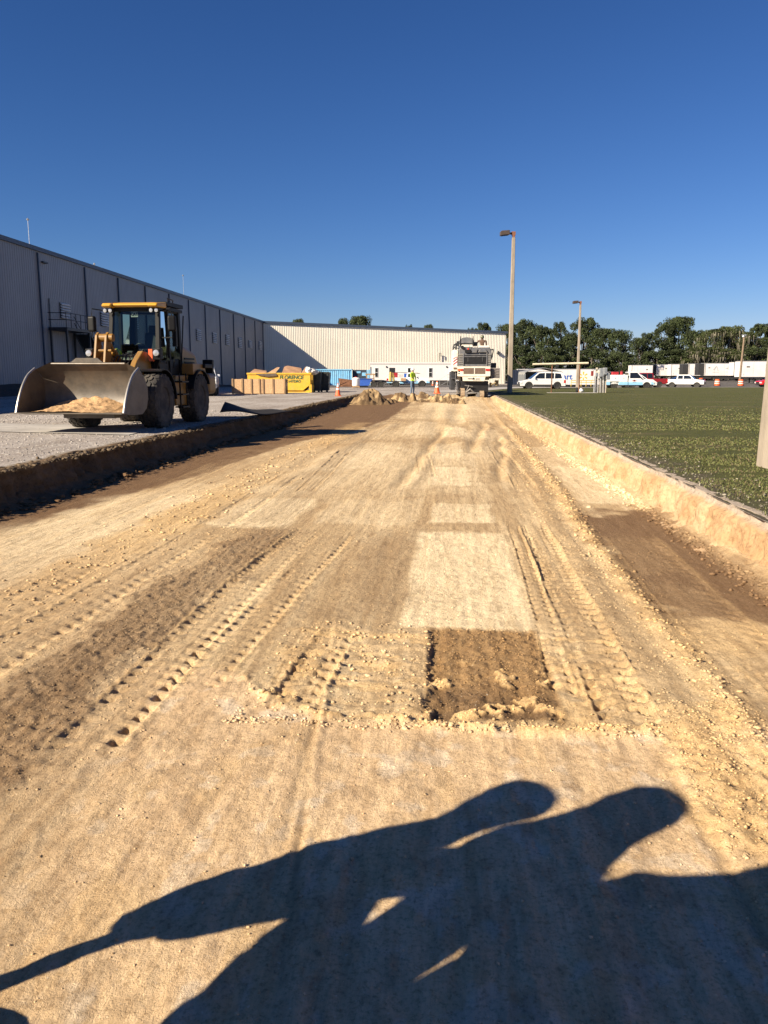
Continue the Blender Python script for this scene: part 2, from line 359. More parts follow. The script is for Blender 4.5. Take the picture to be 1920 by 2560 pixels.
    H += zone * (.002 + (fbm(X * 5, Y * 11, 4, 65) - .5) * .045); mixc(zone * sstep(.45, .6, fbm(X * 4, Y * 9, 4, 66)) * .6, YEL * 1.1); mixc(zone * sstep(.5, .65, fbm(X * 5, Y * 5, 3, 68)) * .4, TAN)
    # near pad: pale, mottled
    pad = (1 - sstep(-.05, .05, Y - yb)) * sstep(-1.9, -1.2, X + (Y - 3) * .15) ; mixc(pad * .7, np.array([.78, .565, .35])); mixc(pad * sstep(.55, .7, fbm(X * 5, Y * 2.2, 4, 71)) * .35, YEL)
    mixc(pad * sstep(.60, .72, fbm(X * 9, Y * 7, 4, 75)) * .35, np.array([.74, .68, .58]))
    mixc((1 - sstep(.0, .5, Y - 3.2)) * sstep(1.0, 1.15, X + jit * .2) * .3, TAN)
    # left grey-brown area
    ga = sstep(-1.9, -2.1, X) ; mixc((1 - sstep(-1.75, -1.2, X + (Y - 3) * .15)) * (1 - sstep(6, 9, Y)) * .5 * (1 - band), GREY * .92)
    mixc((1 - sstep(3.6, 4.2, Y)) * sstep(.48, .66, fbm(X * 12, Y * 1.3, 5, 77)) * .22, TAN); mixc((1 - sstep(3.6, 4.2, Y)) * sstep(.5, .68, fbm(X * 8 + Y * 3, Y * 1.1, 5, 78)) * .2, GREY)
    # dark mottling of the milled surface
    mixc(sstep(.60, .70, fbm(X * 14, Y * 8, 3, 81)) * .22, BR)
    # tyre tracks
    def track(pts, w, pitch, dep, y0, y1, k=.6, slant=.45):
        nonlocal H
        p = np.array(pts); order = np.argsort(p[:, 1]); p = p[order]
        cxx = np.interp(Y, p[:, 1], p[:, 0]) + (vn(Y * 1.2, X * 0, 91) - .5) * .04; t = (X - cxx) / (w / 2); a = np.abs(t)
        env = sstep(y0, y0 + .1, Y) * (1 - sstep(y1 - .5, y1, Y)) * (.25 + .75 * sstep(.26, .5, fbm(X * 2.2, Y * 1.6, 3, 94))); m_ = (1 - sstep(.92, 1.0, a)) * env
        ph = (Y + slant * a * w * .5 + jit * .10 + (vn(Y * 2.3, X * 1.5, 92) - .5) * .05) / pitch + .5 * (t > 0); tri = np.abs((ph % 1) - .5) * 2 + (fbm(X * 26, Y * 26, 2, 93) - .5) * .25; lug = sstep(.42, .58, tri)
        nn = .45 + 1.1 * fbm(X * 4, Y * 4, 3, 95); bar = sstep(.12, .22, a)
        hole = sstep(.52, .68, a) * (1 - sstep(.9, 1.0, a)) * k * np.where(t > 0, 1., .55); H -= m_ * dep * lug * nn * (.22 * bar + 1.15 * hole)
        edge = np.exp(-((a - 1.08) / .10) ** 2) * env; H += edge * dep * .3 * (1 - lug) * nn
        return m_, edge, lug
    for pts, w, pi, dp, a0, a1, k in [
        ([(1.0, 9.6), (.98, 7.2), (.95, 5.3), (.92, 3.7)], .30, .135, .06, 3.8, 9.6, 1.),
        ([(.76, 9.3), (.74, 6.6), (.66, 4.7)], .14, .13, .045, 4.3, 9.4, 1.),
        ([(-.73, 5.4), (-.85, 3.95)], .26, .13, .06, 3.95, 5.45, .5), ([(-.92, 5.4), (-.97, 4.1)], .10, .09, .025, 4.1, 5.4, .3), ([(-.2, 5.4), (-.16, 3.85)], .09, .11, .010, 3.9, 5.45, .4),
        ([(-1.55, 9), (-1.62, 8.2), (-1.72, 5.8), (-1.72, 3.6)], .34, .14, .034, 3.4, 9, 1.), ([(-1.1, 10), (-1.35, 6), (-1.45, 4)], .3, .14, .022, 4.2, 8.8, .8),
        ([(-2.85, 16), (-2.75, 9), (-2.85, 4)], .42, .16, .018, 4.2, 14, .7), ([(-3.35, 6.5), (-3.3, 4)], .3, .16, .022, 3.5, 7.5, .5),
        ([(-2.5, 20), (-2.2, 12)], .3, .16, .026, 12, 19, .5), ([(-4.6, 16), (-4.3, 9)], .4, .17, .012, 9, 16, .5),
        ([(-.7, 20), (-.4, 14)], .3, .2, .02, 14, 18, .5), ([(1.1, 22), (1.2, 13)], .34, .2, .03, 12, 20, .5), ([(2.0, 9), (1.9, 5.6)], .5, .18, .012, 3.9, 9, .5), ([(2.1, 5), (2.1, 3)], .6, .17, .02, 3.6, 5.2, .5)]:
        m_, edge, lug = track(pts, w, pi, dp, a0, a1, k); mixc(m_ * .28, TAN); mixc(edge * .3, YEL)
    # wandering ruts
    for x0, x1, y0, y1, w, dpt in [(-.9, -.2, 12, 26, .12, .03), (.9, 1.5, 13, 24, .1, .04), (.5, 1.2, 18, 30, .14, .04), (-.2, -.9, 20, 44, .3, .04), (.1, .5, 28, 46, .35, .05), (-3.1, -2.3, 12, 30, .2, .02), (-.55, -.75, 2.0, 5, .02, .006), (-.42, -.9, 1.6, 6, .02, .006), (1.05, .98, 1.5, 3.7, .03, .01), (1.1, 1.3, 3.0, 3.7, .015, .01), (1.26, 1.36, 4.3, 5.1, .02, .02)]:
        cxx = x0 + (x1 - x0) * (Y - y0) / (y1 - y0) + (vn(Y * .7, X * 0, 97 + int(w * 100)) - .5) * .25 * min(1, w * 8)
        e = sstep(y0, y0 + 1, Y) * (1 - sstep(y1 - 1, y1, Y)); g_ = np.exp(-((X - cxx) / w) ** 2); H += e * (-g_ * dpt + np.exp(-((X - cxx - w * 1.6) / w) ** 2) * dpt * .8); mixc(e * g_ * .35, TAN)
    # windrow of loose clods on the right
    wx = np.interp(Y, [0, 3.7, 4.9, 6, 7.8, 13, 21, 45], [1.5, 1.5, 1.5, 1.47, 1.48, 1.68, 1.85, 2.1]) + (vn(Y * .9, X * 0, 101) - .5) * .1
    wr = np.exp(-((X - wx) / .11) ** 2); H += wr * (.015 + .05 * fbm(X * 7, Y * 7, 4, 103)) * (1 - sstep(26, 40, Y)); mixc(wr * .5, YEL)
    wr2 = np.exp(-((X - wx + .28) / .14) ** 2) * (1 - sstep(20, 30, Y)); H += wr2 * .03 * (.4 + fbm(X * 6, Y * 6, 4, 105)); mixc(wr2 * .4, TAN)
    rub = rect(1.05, 1.5, 2.4, 4.0, .08, .4); H += rub * (fbm(X * 16, Y * 16, 4, 107) - .35) * .06; mixc(rub * .6, YEL)
    # sloped toes at both banks
    toe = sstep(2.45, 2.85, X + jit * .1); H += toe * (.05 + .12 * fbm(X * 8, Y * 8, 4, 111)); mixc(toe * .7, np.array([.62, .46, .27]))
    toeL = 1 - sstep(-6.1, -5.75, X + jit * .15); H += toeL * (.04 + .16 * fbm(X * 5, Y * 5, 4, 113)); mixc(toeL * .8, BR)
    # the ragged far end
    fe = sstep(46, 50, Y); H += fe * (fbm(X * 1.2, Y * 1.2, 5, 115) - .4) * .35
    C = C * (.9 + .2 * fbm(X * 30, Y * 20, 3, 121))[..., None]
    return H, C
ys = [-1.0]; 
while ys[-1] < 1.0: ys.append(ys[-1] + .08)
while ys[-1] < 54: ys.append(ys[-1] + max(.011, ys[-1] * ys[-1] * .00045))
ys = np.array(ys); ys[-1] = 54.0
xs = np.concatenate([np.linspace(-6.25, -3.2, 170), np.linspace(-3.2, 2.2, 540)[1:], np.linspace(2.2, 2.9, 60)[1:]])
X, Y = np.meshgrid(xs, ys); H, C = floor_fields(X, Y)
def floor_mat(N, L, b, s):
    a = N.new("ShaderNodeAttribute"); a.attribute_name = "soil"
    c = nmix(N, L, 1., a.outputs["Color"], nramp(N, L, nnoise(N, L, s, 55, 5, .75), [(.32, (.62, .57, .5)), (.5, (1, 1, 1)), (.7, (1.12, 1.1, 1.06))]), 'MULTIPLY')
    c = nmix(N, L, 1., c, nramp(N, L, nnoise(N, L, s, 3, 6, .7, (6, .5, 1)), [(.35, (.82, .78, .74)), (.6, (1.03, 1.03, 1.03))]), 'MULTIPLY')
    L.new(c, b.inputs["Base Color"])
    c = nmix(N, L, nmap(N, L, nnoise(N, L, s, 34, 4, .8, (1, .6, 1)), .60, .68, 0, .5), c, (.28, .19, .11)); c = nmix(N, L, nmap(N, L, nnoise(N, L, s, 60, 3, .7), .66, .72, 0, .6), c, (.80, .72, .58))
    L.new(c, b.inputs['Base Color'])
    p = nbump(N, L, b, nnoise(N, L, s, 130, 5, .75), .7, .014)
    nbump(N, L, b, nnoise(N, L, s, 22, 6, .75, (1.6, .8, 1)), .5, .03, p)
M_floor = node_ground("limerock floor", floor_mat, .97)
struct(npmesh("trench_floor", np.stack([X, Y, H], -1).reshape(-1, 3), gridF(len(ys), len(xs)), M_floor, col=C.reshape(-1, 3)))

# banks: a profile swept along the cut
def bank(name, side, edge, label_m):
    yy = [-1.0]
    while yy[-1] < 54: yy.append(yy[-1] + max(.02, abs(yy[-1]) * .0035))
    yy = np.array(yy); n = len(yy); k = 34
    t = np.linspace(0, 1, k); V = np.zeros((n, k, 3)); Cc = np.zeros((n, k, 3))
    sg = -1 if side == 'L' else 1
    Yg = yy[:, None] * np.ones(k); T = np.ones(n)[:, None] * t
    flo = floor_base(yy)[:, None]; top = .0
    rag = fbm(yy * 1.1, yy * 0, 5, 131 if side == 'L' else 151)[:, None] - .5
    ragf = fbm(yy * 6, yy * 0 + 3, 4, 137)[:, None] - .5
    tl = .22     # share of the profile lying on the surface
    on = np.clip(T / tl, 0, 1); dn = np.clip((T - tl) / (1 - tl), 0, 1)
    if side == 'L':
        off = (1 - on) * .42 - dn * .16 - sstep(.75, 1, dn) * .25
        nz = (fbm(Yg * 4, dn * 3 + 7, 5, 141) - .5) * .16 * sstep(0, .15, dn) + (fbm(Yg * 12, dn * 8, 4, 143) - .5) * .07
        off = off - rag * .5 * (1 - (1 - on) * .4) - ragf * .22 + nz
        Z = top + .03 * on * (1 - dn) + (.06 * (fbm(Yg * 5, T * 4, 4, 145) - .35) * sstep(.2, .9, on)) * (1 - dn) 
        Z = Z * (1 - dn) + (flo - .03) * dn + (1 - sstep(0, .1, dn)) * 0
        Z = np.where(on < .12, -.02, Z)
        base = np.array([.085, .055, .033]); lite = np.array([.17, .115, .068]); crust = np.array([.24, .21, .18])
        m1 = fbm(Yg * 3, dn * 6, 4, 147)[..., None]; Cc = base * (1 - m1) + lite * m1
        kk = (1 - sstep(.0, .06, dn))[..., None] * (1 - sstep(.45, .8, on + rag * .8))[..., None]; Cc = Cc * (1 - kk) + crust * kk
    else:
        off = (1 - on) * .36 - dn * .13 - sstep(.8, 1, dn) * .22
        nz = (fbm(Yg * 2.2, dn * 1.2 + 3, 5, 161) - .5) * .12 * sstep(0, .2, dn) + (fbm(Yg * 14, dn * 5, 4, 163) - .5) * .085 * sstep(0, .1, dn)
        off = off - rag * .12 - ragf * .06 + nz + .06 * (1 - sstep(.16, .22, dn)) * sstep(.9, 1, on)
        Z = .014 * sstep(.15, .7, on) + (fbm(Yg * 6, T * 9, 4, 165) - .5) * .016 * sstep(.3, .7, on)
        Z = Z * (1 - dn) + (flo - .03) * dn; Z = np.where(on < .12, -.02, Z)
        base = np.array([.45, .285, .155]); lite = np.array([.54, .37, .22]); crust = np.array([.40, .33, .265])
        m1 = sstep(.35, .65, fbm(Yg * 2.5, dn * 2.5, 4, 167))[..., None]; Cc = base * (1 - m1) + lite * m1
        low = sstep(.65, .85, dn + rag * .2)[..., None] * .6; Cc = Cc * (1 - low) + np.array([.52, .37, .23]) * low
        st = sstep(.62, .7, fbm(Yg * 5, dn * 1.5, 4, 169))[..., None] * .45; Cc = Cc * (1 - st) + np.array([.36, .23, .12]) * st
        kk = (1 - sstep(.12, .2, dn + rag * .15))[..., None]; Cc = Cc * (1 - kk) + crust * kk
        gg = (1 - sstep(.2, .6, on + (fbm(Yg * 7, on * 4, 3, 171) - .5)))[..., None] * .7; Cc = Cc * (1 - gg) + np.array([.20, .17, .12]) * gg
    V[..., 0] = edge + sg * off; V[..., 1] = Yg; V[..., 2] = Z
    F = gridF(n, k)
    if sg > 0: F = F[:, ::-1]
    return struct(npmesh(name, V.reshape(-1, 3), F, label_m, col=Cc.reshape(-1, 3)))
def bank_mat(N, L, b, s):
    a = N.new("ShaderNodeAttribute"); a.attribute_name = "soil"
    c = nmix(N, L, 1., a.outputs["Color"], nramp(N, L, nnoise(N, L, s, 24, 6, .75), [(.32, (.6, .55, .5)), (.5, (1, 1, 1)), (.7, (1.15, 1.12, 1.08))]), 'MULTIPLY')
    L.new(c, b.inputs["Base Color"]); p = nbump(N, L, b, nnoise(N, L, s, 60, 5, .75), .6, .015); nbump(N, L, b, nnoise(N, L, s, 14, 6, .75), .6, .04, p)
M_bank = node_ground("cut bank soil", bank_mat, .97)
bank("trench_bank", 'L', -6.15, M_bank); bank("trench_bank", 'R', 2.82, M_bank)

# loose stones and clods (uncountable)
def clods(name, label, pts, col, cat='clods'):
    ico = [(0, 0, 1)] + [(.894 * math.cos(a), .894 * math.sin(a), .447) for a in np.arange(5) * 2 * math.pi / 5] + [(.894 * math.cos(a), .894 * math.sin(a), -.447) for a in (np.arange(5) + .5) * 2 * math.pi / 5] + [(0, 0, -1)]
    f = [(0, i + 1, (i + 1) % 5 + 1) for i in range(5)] + [(i + 1, i + 6, (i + 1) % 5 + 1) for i in range(5)] + [((i + 1) % 5 + 1, i + 6, (i + 1) % 5 + 6) for i in range(5)] + [(11, (i + 1) % 5 + 6, i + 6) for i in range(5)]
    ico = np.array(ico); f = np.array(f); n = len(pts); P = np.array([p[:3] for p in pts]); s = np.array([p[3] for p in pts])
    V = ico[None] * (1 + (rng.random((n, 12, 1)) - .5) * .7); th = rng.random(n) * 6.28; c_, s_ = np.cos(th)[:, None], np.sin(th)[:, None]
    sc = .6 + .7 * rng.random((n, 3)); V = V * sc[:, None]; x = V[..., 0] * c_ - V[..., 1] * s_; y = V[..., 0] * s_ + V[..., 1] * c_
    V = np.stack([x, y, V[..., 2] * .55], -1) * s[:, None, None] + P[:, None]
    F = (f[None] + np.arange(n)[:, None, None] * 12).reshape(-1, 3)
    cc = np.repeat(np.array([p[4] for p in pts]), 12, 0)
    return tag(npmesh(name, V.reshape(-1, 3), F, M_bank, col=cc, smooth=False), label, cat, None, 'stuff')
def on_floor(xy):
    xy = np.array(xy); h, c = floor_fields(xy[:, 0], xy[:, 1]); return h, c
cl = []
def scatter(n, fx, fy, smin, smax, bright=1.1, pw=3):
    y = fy(rng.random(n)); x = fx(rng.random(n), y); s = smin + (smax - smin) * rng.random(n) ** pw; s = s * np.clip(.5 + y / 12, .6, 1.6)
    h, c = floor_fields(x, y)
    for i in range(n): cl.append((x[i], y[i], h[i] + s[i] * .25, s[i], c[i] * bright * (.8 + .4 * rng.random())))
wxf = lambda y: np.interp(y, [0, 3.7, 4.9, 6, 7.8, 13, 21, 45], [1.5, 1.5, 1.5, 1.47, 1.48, 1.68, 1.85, 2.1])
gau = lambda u: (rng.standard_normal(len(u)))
ypow = lambda a, b_: (lambda u: a * (b_ / a) ** u)
scatter(1800, lambda u, y: wxf(y) + gau(u) * .09, ypow(2.2, 26), .004, .022)
scatter(2500, lambda u, y: wxf(y) - .3 + gau(u) * .16, ypow(2.2, 22), .003, .012)
scatter(3500, lambda u, y: 2.62 - np.abs(gau(u)) * .10, ypow(4.5, 40), .004, .024)
scatter(2500, lambda u, y: 1.05 + u * .6, lambda u: 2.3 + u * 1.9, .003, .013)
scatter(900, lambda u, y: -1.15 + u * 2.2, lambda u: 3.76 + np.abs(rng.standard_normal(len(u))) * .07, .003, .018)
scatter(2000, lambda u, y: -.12 + u * .74, lambda u: 3.85 + u * 1.6, .002, .010, 1.2)
scatter(600, lambda u, y: -1.1 + u * 1.0, lambda u: 3.9 + u * 1.6, .003, .02, 1.2)
scatter(5000, lambda u, y: -2.2 + gau(u) * .25, ypow(3., 9), .002, .009, 1.1)
scatter(5000, lambda u, y: -4 + u * 6.6, ypow(1.5, 9), .002, .011, 1.05)
scatter(1500, lambda u, y: -3.35 + gau(u) * .3, ypow(4.5, 25), .004, .02, 1.1)
scatter(1200, lambda u, y: -5.85 + np.abs(gau(u)) * .16, ypow(7, 45), .01, .05, .9)
clods("loose_clods", "loose crumbs and clods of limerock scattered over the dug out strip", cl, None)
# crumbled lip along the left cut
cl2 = []
for i in range(5200):
    y = 6.5 * (52 / 6.5) ** rng.random(); s = (.006 + .045 * rng.random() ** 5) * (.8 + y / 60)
    x = -6.15 + .05 + rng.standard_normal() * .10; cl2.append((x, y, .01 + s * .2, s, np.array([.13, .095, .062]) * (.5 + .9 * rng.random())))
clods("loose_dirt", "dark crumbs of dirt along the ragged left edge of the cut", cl2, None)
cl3 = []
for i in range(1500):
    y = 3.5 * (40 / 3.5) ** rng.random(); s = .004 + .016 * rng.random() ** 3
    x = 2.9 + abs(rng.standard_normal()) * .38; cl3.append((x, y, .02 + s * .2, s, np.array([.38, .34, .27]) * (.5 + .8 * rng.random())))
clods("loose_gravel", "pale stones scattered in the turf along the right cut", cl3, None)
cl4 = []
for i in range(9000):
    u = rng.random(); y = 9 * (30 / 9) ** rng.random(); x = -6.4 - rng.random() * 8; s = (.004 + .014 * rng.random() ** 3) * (.7 + y / 20)
    cl4.append((x, y, s * .2, s, np.array([.42, .385, .35]) * (.5 + .9 * rng.random())))
clods("loose_gravel", "grey stones lying loose on the gravel lot", cl4, None)
# grass blades near the camera
def blades():
    n = 190000; y = 2.5 * (38 / 2.5) ** (rng.random(n) ** .8); x = 2.95 + rng.random(n) ** .9 * np.minimum(.55 * y + 1.5, 16)
    dens = fbm(x * .3, y * 1.3, 5, 201) + .25 * sstep(2.9, 3.9, x + rng.random(n) * .8) - .12
    k = rng.random(n) < sstep(.46, .60, dens) * (1 - sstep(13, 36, y)); x = x[k]; y = y[k]; n = len(x)
    h = (.010 + .022 * rng.random(n)) * (1 + .3 * sstep(4, 8, x)); w = .003 + y * .00075; th = rng.random(n) * 6.28; le = rng.random(n) * .03; lt = rng.random(n) * 6.28
    tuft = (np.hypot(x - 5.6, y - 10.6) < 1.3); h[tuft] *= 1.9
    b0 = np.stack([x - np.cos(th) * w, y - np.sin(th) * w, np.full(n, .008)], -1); b1 = np.stack([x + np.cos(th) * w, y + np.sin(th) * w, np.full(n, .008)], -1)
    tp = np.stack([x + np.cos(lt) * le, y + np.sin(lt) * le, h + .01], -1)
    V = np.stack([b0, b1, tp], 1).reshape(-1, 3); g_ = rng.random((n, 1)); dry = (rng.random((n, 1)) < .22)
    cc = np.where(dry, np.array([.13, .10, .05]), np.array([.066, .082, .019]) * (1 - g_) + np.array([.145, .148, .044]) * g_)
    F = np.arange(3 * n).reshape(-1, 3); m = bpy.data.materials.new("grass blade"); m.use_nodes = True; N = m.node_tree.nodes; L = m.node_tree.links
    a = N.new("ShaderNodeAttribute"); a.attribute_name = "soil"; L.new(a.outputs["Color"], N["Principled BSDF"].inputs["Base Color"]); N["Principled BSDF"].inputs["Roughness"].default_value = .7
    tag(npmesh("grass", V, F, m, smooth=False, col=np.repeat(cc, 3, 0)), "short patchy green grass covering the lawn beside the cut", "grass", None, 'stuff')
blades()
# ------------------------------------------------------------------ warehouse
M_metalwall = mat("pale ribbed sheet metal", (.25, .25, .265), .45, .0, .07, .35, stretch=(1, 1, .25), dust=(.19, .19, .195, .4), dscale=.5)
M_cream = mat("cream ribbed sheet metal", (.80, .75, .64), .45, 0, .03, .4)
M_trimblue = mat("blue grey roof trim", (.055, .075, .115), .5)
M_dark = mat("dark painted steel", (.035, .037, .042), .5, .2, .2, 8)
M_black = mat("black plastic", (.012, .012, .013), .45, 0, .2)
M_louvre = mat("louvre metal", (.04, .04, .04), .5, .3)
M_doorgrey = mat("grey steel door", (.22, .225, .235), .5)
M_glass = mat("dark window glass", (.012, .015, .019), .06, 0, .2, 2, spec=.9)
M_white = mat("white paint", (.80, .80, .79), .4, 0, .05, 3, dust=(.55, .5, .44, .25))
M_galv = mat("galvanised steel", (.42, .43, .44), .4, .6, .15, 10)
M_roof = mat("roof metal", (.35, .36, .37), .5)
cnr = at(657, 812, 139.); A0 = at(0, 607, 54.7); far = at(1266, 833, 150.)
cnr.z = 0; A0.z = 0; far.z = 0
wd = (cnr - A0).normalized(); A = A0 - wd * 42; Lw = (cnr - A).length
EZ = 1.3 + 9.02
wh = thing("warehouse", "long grey ribbed metal warehouse with a sunlit cream wing across the far end", "warehouse", A, 0)
def corrug(p0, p1, z0a, z0b, z1a, z1b, n, pitch=.305, dep=.04):
    """ribbed sheet between two ground points, n = outward normal"""
    m = MB(); L = (p1 - p0).length; k = int(L / pitch); d = (p1 - p0) / L; V = []; F = []
    prof = [(0, 0), (.55, 0), (.66, 1), (.89, 1)]
    for i in range(k):
        for a, h in prof:
            s_ = (i + a) * pitch; q = p0 + d * s_ + n * (h * dep); f_ = s_ / L
            V.append((q.x, q.y, z0a + (z0b - z0a) * f_)); V.append((q.x, q.y, z1a + (z1b - z1a) * f_))
    for i in range(len(V) // 2 - 1): F.append((2 * i, 2 * i + 2, 2 * i + 3, 2 * i + 1))
    m.add(V, F); return m
nl = Vector((wd.y, -wd.x, 0)); zero = Vector((0, 0, 0))
def wz(p): return gzf(p.x, p.y)
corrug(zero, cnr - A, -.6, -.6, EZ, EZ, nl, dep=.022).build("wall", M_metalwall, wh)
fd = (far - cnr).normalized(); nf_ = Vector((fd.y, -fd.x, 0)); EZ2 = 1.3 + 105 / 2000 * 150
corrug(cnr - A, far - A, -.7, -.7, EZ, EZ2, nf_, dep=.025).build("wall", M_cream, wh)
side = far + Vector((-fd.y, fd.x, 0)) * 60
corrug(far - A, side - A, -.9, -.9, EZ2, EZ2 - .5, fd).build("wall", M_cream, wh)
# eaves trim + roof slabs
def beam(m, p0, p1, z0, z1, w, h, n):
    d = (p1 - p0).normalized(); vs = []
    for p, z in ((p0, z0), (p1, z1)):
        for a, b_ in ((-.05, -h), (w, -h), (w, 0.05), (-.05, .05)): q = p + n * a; vs.append((q.x, q.y, z + b_))
    m.add(vs, [(0, 1, 2, 3), (7, 6, 5, 4), (0, 4, 5, 1), (1, 5, 6, 2), (2, 6, 7, 3), (3, 7, 4, 0)])
m = MB(); beam(m, zero, cnr - A, EZ, EZ, .16, .24, nl); beam(m, cnr - A + nf_ * .0, far - A + fd * .2, EZ, EZ2, .2, .36, nf_)
m.build("roof_trim", M_trimblue, wh)
m = MB(); bl = Vector((-wd.y, wd.x, 0)) * 70
c_ = cnr - A; f2 = far - A; s2 = side - A
m.add([(0, 0, EZ + .02), (c_.x, c_.y, EZ + .02), (c_.x + bl.x, c_.y + bl.y, EZ + 1.6), (bl.x, bl.y, EZ + 1.6)], [(0, 1, 2, 3)])
bk = Vector((-fd.y, fd.x, 0)) * 60
m.add([(c_.x, c_.y, EZ + .03), (f2.x, f2.y, EZ2 + .03), (s2.x, s2.y, EZ2 - .47), (c_.x + bk.x, c_.y + bk.y, EZ - .47)], [(0, 1, 2, 3)])
m.build("roof", M_roof, wh)
def onwall(px, py, n=nl, p0=None):
    p0 = p0 or A; r = ray(px, py); o = Vector((0, 0, CAMZ)); rv = Vector(r); n3 = n
    t = (p0 - o).dot(n3) / rv.dot(n3); return o + rv * t
for px, py in ((91, 635), (209, 672), (293, 700), (361, 722), (421, 740), (470, 758), (511, 770), (548, 782), (582, 790), (610, 798), (636, 805), (656, 812)):
    q = onwall(px, py) - A; mm = MB(); mm.obox((q.x + nl.x * .08, q.y + nl.y * .08, EZ / 2 - .4), (.12, .11, EZ + .1), (0, 0, math.atan2(nl.y, nl.x))); mm.build("downspout", M_trimblue, wh)
for x0, y0, y1, w in ((159, 758, 797, 1.5), (258, 780, 816, 1.5), (334, 793, 822, 1.5), (494, 823, 852, 1.6), (534, 831, 858, 1.6), (566.6, 836, 863, 1.7), (598, 844, 870, 1.8), (624, 851, 870, 1.8), (649, 853, 875, 1.8)):
    a = onwall(x0, y0) - A; b_ = onwall(x0, y1) - A; mm = MB(); h = a.z - b_.z; zc = (a.z + b_.z) / 2; an = math.atan2(wd.y, wd.x)
    fr = MB(); fr.obox((a.x + nl.x * .05, a.y + nl.y * .05, zc), (w, .04, h), (0, 0, an)); lv = fr.build("louvre_vent", M_louvre, wh)
    for k in range(6):
        mm.obox((a.x + nl.x * .13, a.y + nl.y * .13, b_.z + h * (k + .5) / 6), (w * .97, .2, h / 15), (.6, 0, an))
    mm.build("blades", M_white, lv)
# door, landing and stairs
an = math.atan2(wd.y, wd.x); db = onwall(134, 820) - A
MB().obox((db.x + nl.x * .07, db.y + nl.y * .07, db.z + 1.06), (1.1, .06, 2.12), (0, 0, an)).build("door", M_doorgrey, wh)
MB().obox((db.x + nl.x * .07 - wd.x * 1., db.y + nl.y * .07 - wd.y * 1., db.z + 4.6), (.7, .3, .1), (0, 0, an)).build("wall_light", M_dark, wh)
stp = bpy.data.objects.new("steel_stairs", None); COL.objects.link(stp); stp.parent = wh; stp.location = db; stp.rotation_euler = (0, 0, an)
m = MB(); m.box(-1.0, 3.2, -1.5, -.1, -.22, 0)    # local x along wall, -y outwards
m.build("landing", M_dark, stp)
m = MB(); H0 = db.z + .2; run = 6.3
for yy in (-1.45, -.2):
    m.add([(3.2, yy, 0), (3.2 + run, yy, -H0), (3.2 + run, yy, -H0 - .35), (3.2, yy, -.35), (3.2, yy + .05, 0), (3.2 + run, yy + .05, -H0), (3.2 + run, yy + .05, -H0 - .35), (3.2, yy + .05, -.35)], [(0, 1, 2, 3), (7, 6, 5, 4), (0, 4, 5, 1), (1, 5, 6, 2), (2, 6, 7, 3), (3, 7, 4, 0)])
for k in range(24): m.box(3.2 + run * k / 24, 3.2 + run * (k + 1) / 24, -1.4, -.2, -H0 * (k + 1) / 24 - .03, -H0 * (k + .4) / 24)
m.add([(3.2, -1.4, -.3), (3.2 + run, -1.4, -H0 - .3), (3.2 + run, -.25, -H0 - .3), (3.2, -.25, -.3)], [(0, 1, 2, 3)]); m.build("stair_flight", M_dark, stp)
m = MB()
for yy in (-1.45,):
    for z in (.55, 1.05): m.tube([(-1, yy, z), (3.2, yy, z), (3.2 + run, yy, z - H0)], .03, 6)
    for i in range(6): m.tube([(-1 + i * .84, yy, 0), (-1 + i * .84, yy, 1.05)], .025, 6)
    for i in range(1, 6): m.tube([(3.2 + run * i / 5, yy, -H0 * i / 5), (3.2 + run * i / 5, yy, 1.05 - H0 * i / 5)], .025, 6)
for z in (.55, 1.05): m.tube([(-1, -1.45, z), (-1, -.1, z)], .03, 6); m.tube([(3.2, -.2, z), (3.2 + run, -.2, z - H0)], .03, 6)
m.build("railing", M_dark, stp)
for xx, yy in ((-.9, -1.4), (3.1, -1.4), (-.9, -.2), (3.1, -.2)): MB().box(xx - .07, xx + .07, yy - .07, yy + .07, -H0 - .4, -.2).build("support_leg", M_dark, stp)

for px, py, tall in ((125, 640, 62), (279, 690, 10), (491, 767, 48)):
    q = onwall(px, py) - A; m = MB(); b_ = q - nl * 1.5; dd = (b_ + A).dot(Vector((*E2, 0))); h = tall / 2000 * dd * 1.05 
    m.tube([(b_.x, b_.y, EZ), (b_.x, b_.y, EZ + .3 + h)], .02, 5); m.lathe([(0, -.12), (.12, 0), (0, .12)], 8, 'z', (b_.x, b_.y, EZ + .3 + h)); m.build("antenna", M_galv, wh)
m = MB(); q = onwall(1245, 882, nf_, cnr) - A; m.obox((q.x + nf_.x * .2, q.y + nf_.y * .2, q.z), (.5, .4, .5), (0, .3, 0)); m.tube([(q.x, q.y, q.z), (q.x + nf_.x * .4, q.y + nf_.y * .4, q.z + .3)], .06); m.build("wall_light", M_dark, wh)
m = MB(); q = onwall(1097, 890, nf_, cnr) - A; o1 = nf_ * .3
m.tube([(q.x + o1.x, q.y + o1.y, q.z - .9), (q.x + o1.x, q.y + o1.y, q.z + .5), (q.x + o1.x + .3, q.y + o1.y, q.z + .5), (q.x + o1.x + .3, q.y + o1.y, q.z - .1)], .07); m.build("vent_pipe", M_dark, wh)
# dark mulch bed at the foot of the shaded wall
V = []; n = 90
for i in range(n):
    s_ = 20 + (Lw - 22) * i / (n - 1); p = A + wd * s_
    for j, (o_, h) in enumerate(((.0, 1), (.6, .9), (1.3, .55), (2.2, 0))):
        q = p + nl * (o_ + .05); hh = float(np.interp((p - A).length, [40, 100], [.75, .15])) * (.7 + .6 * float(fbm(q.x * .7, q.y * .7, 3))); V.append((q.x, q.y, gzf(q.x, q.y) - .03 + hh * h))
struct(npmesh("soil_bed", V, gridF(n, 4), mat("dark mulch", (.045, .036, .028), .95, 0, .4, 4, .8, 12)))

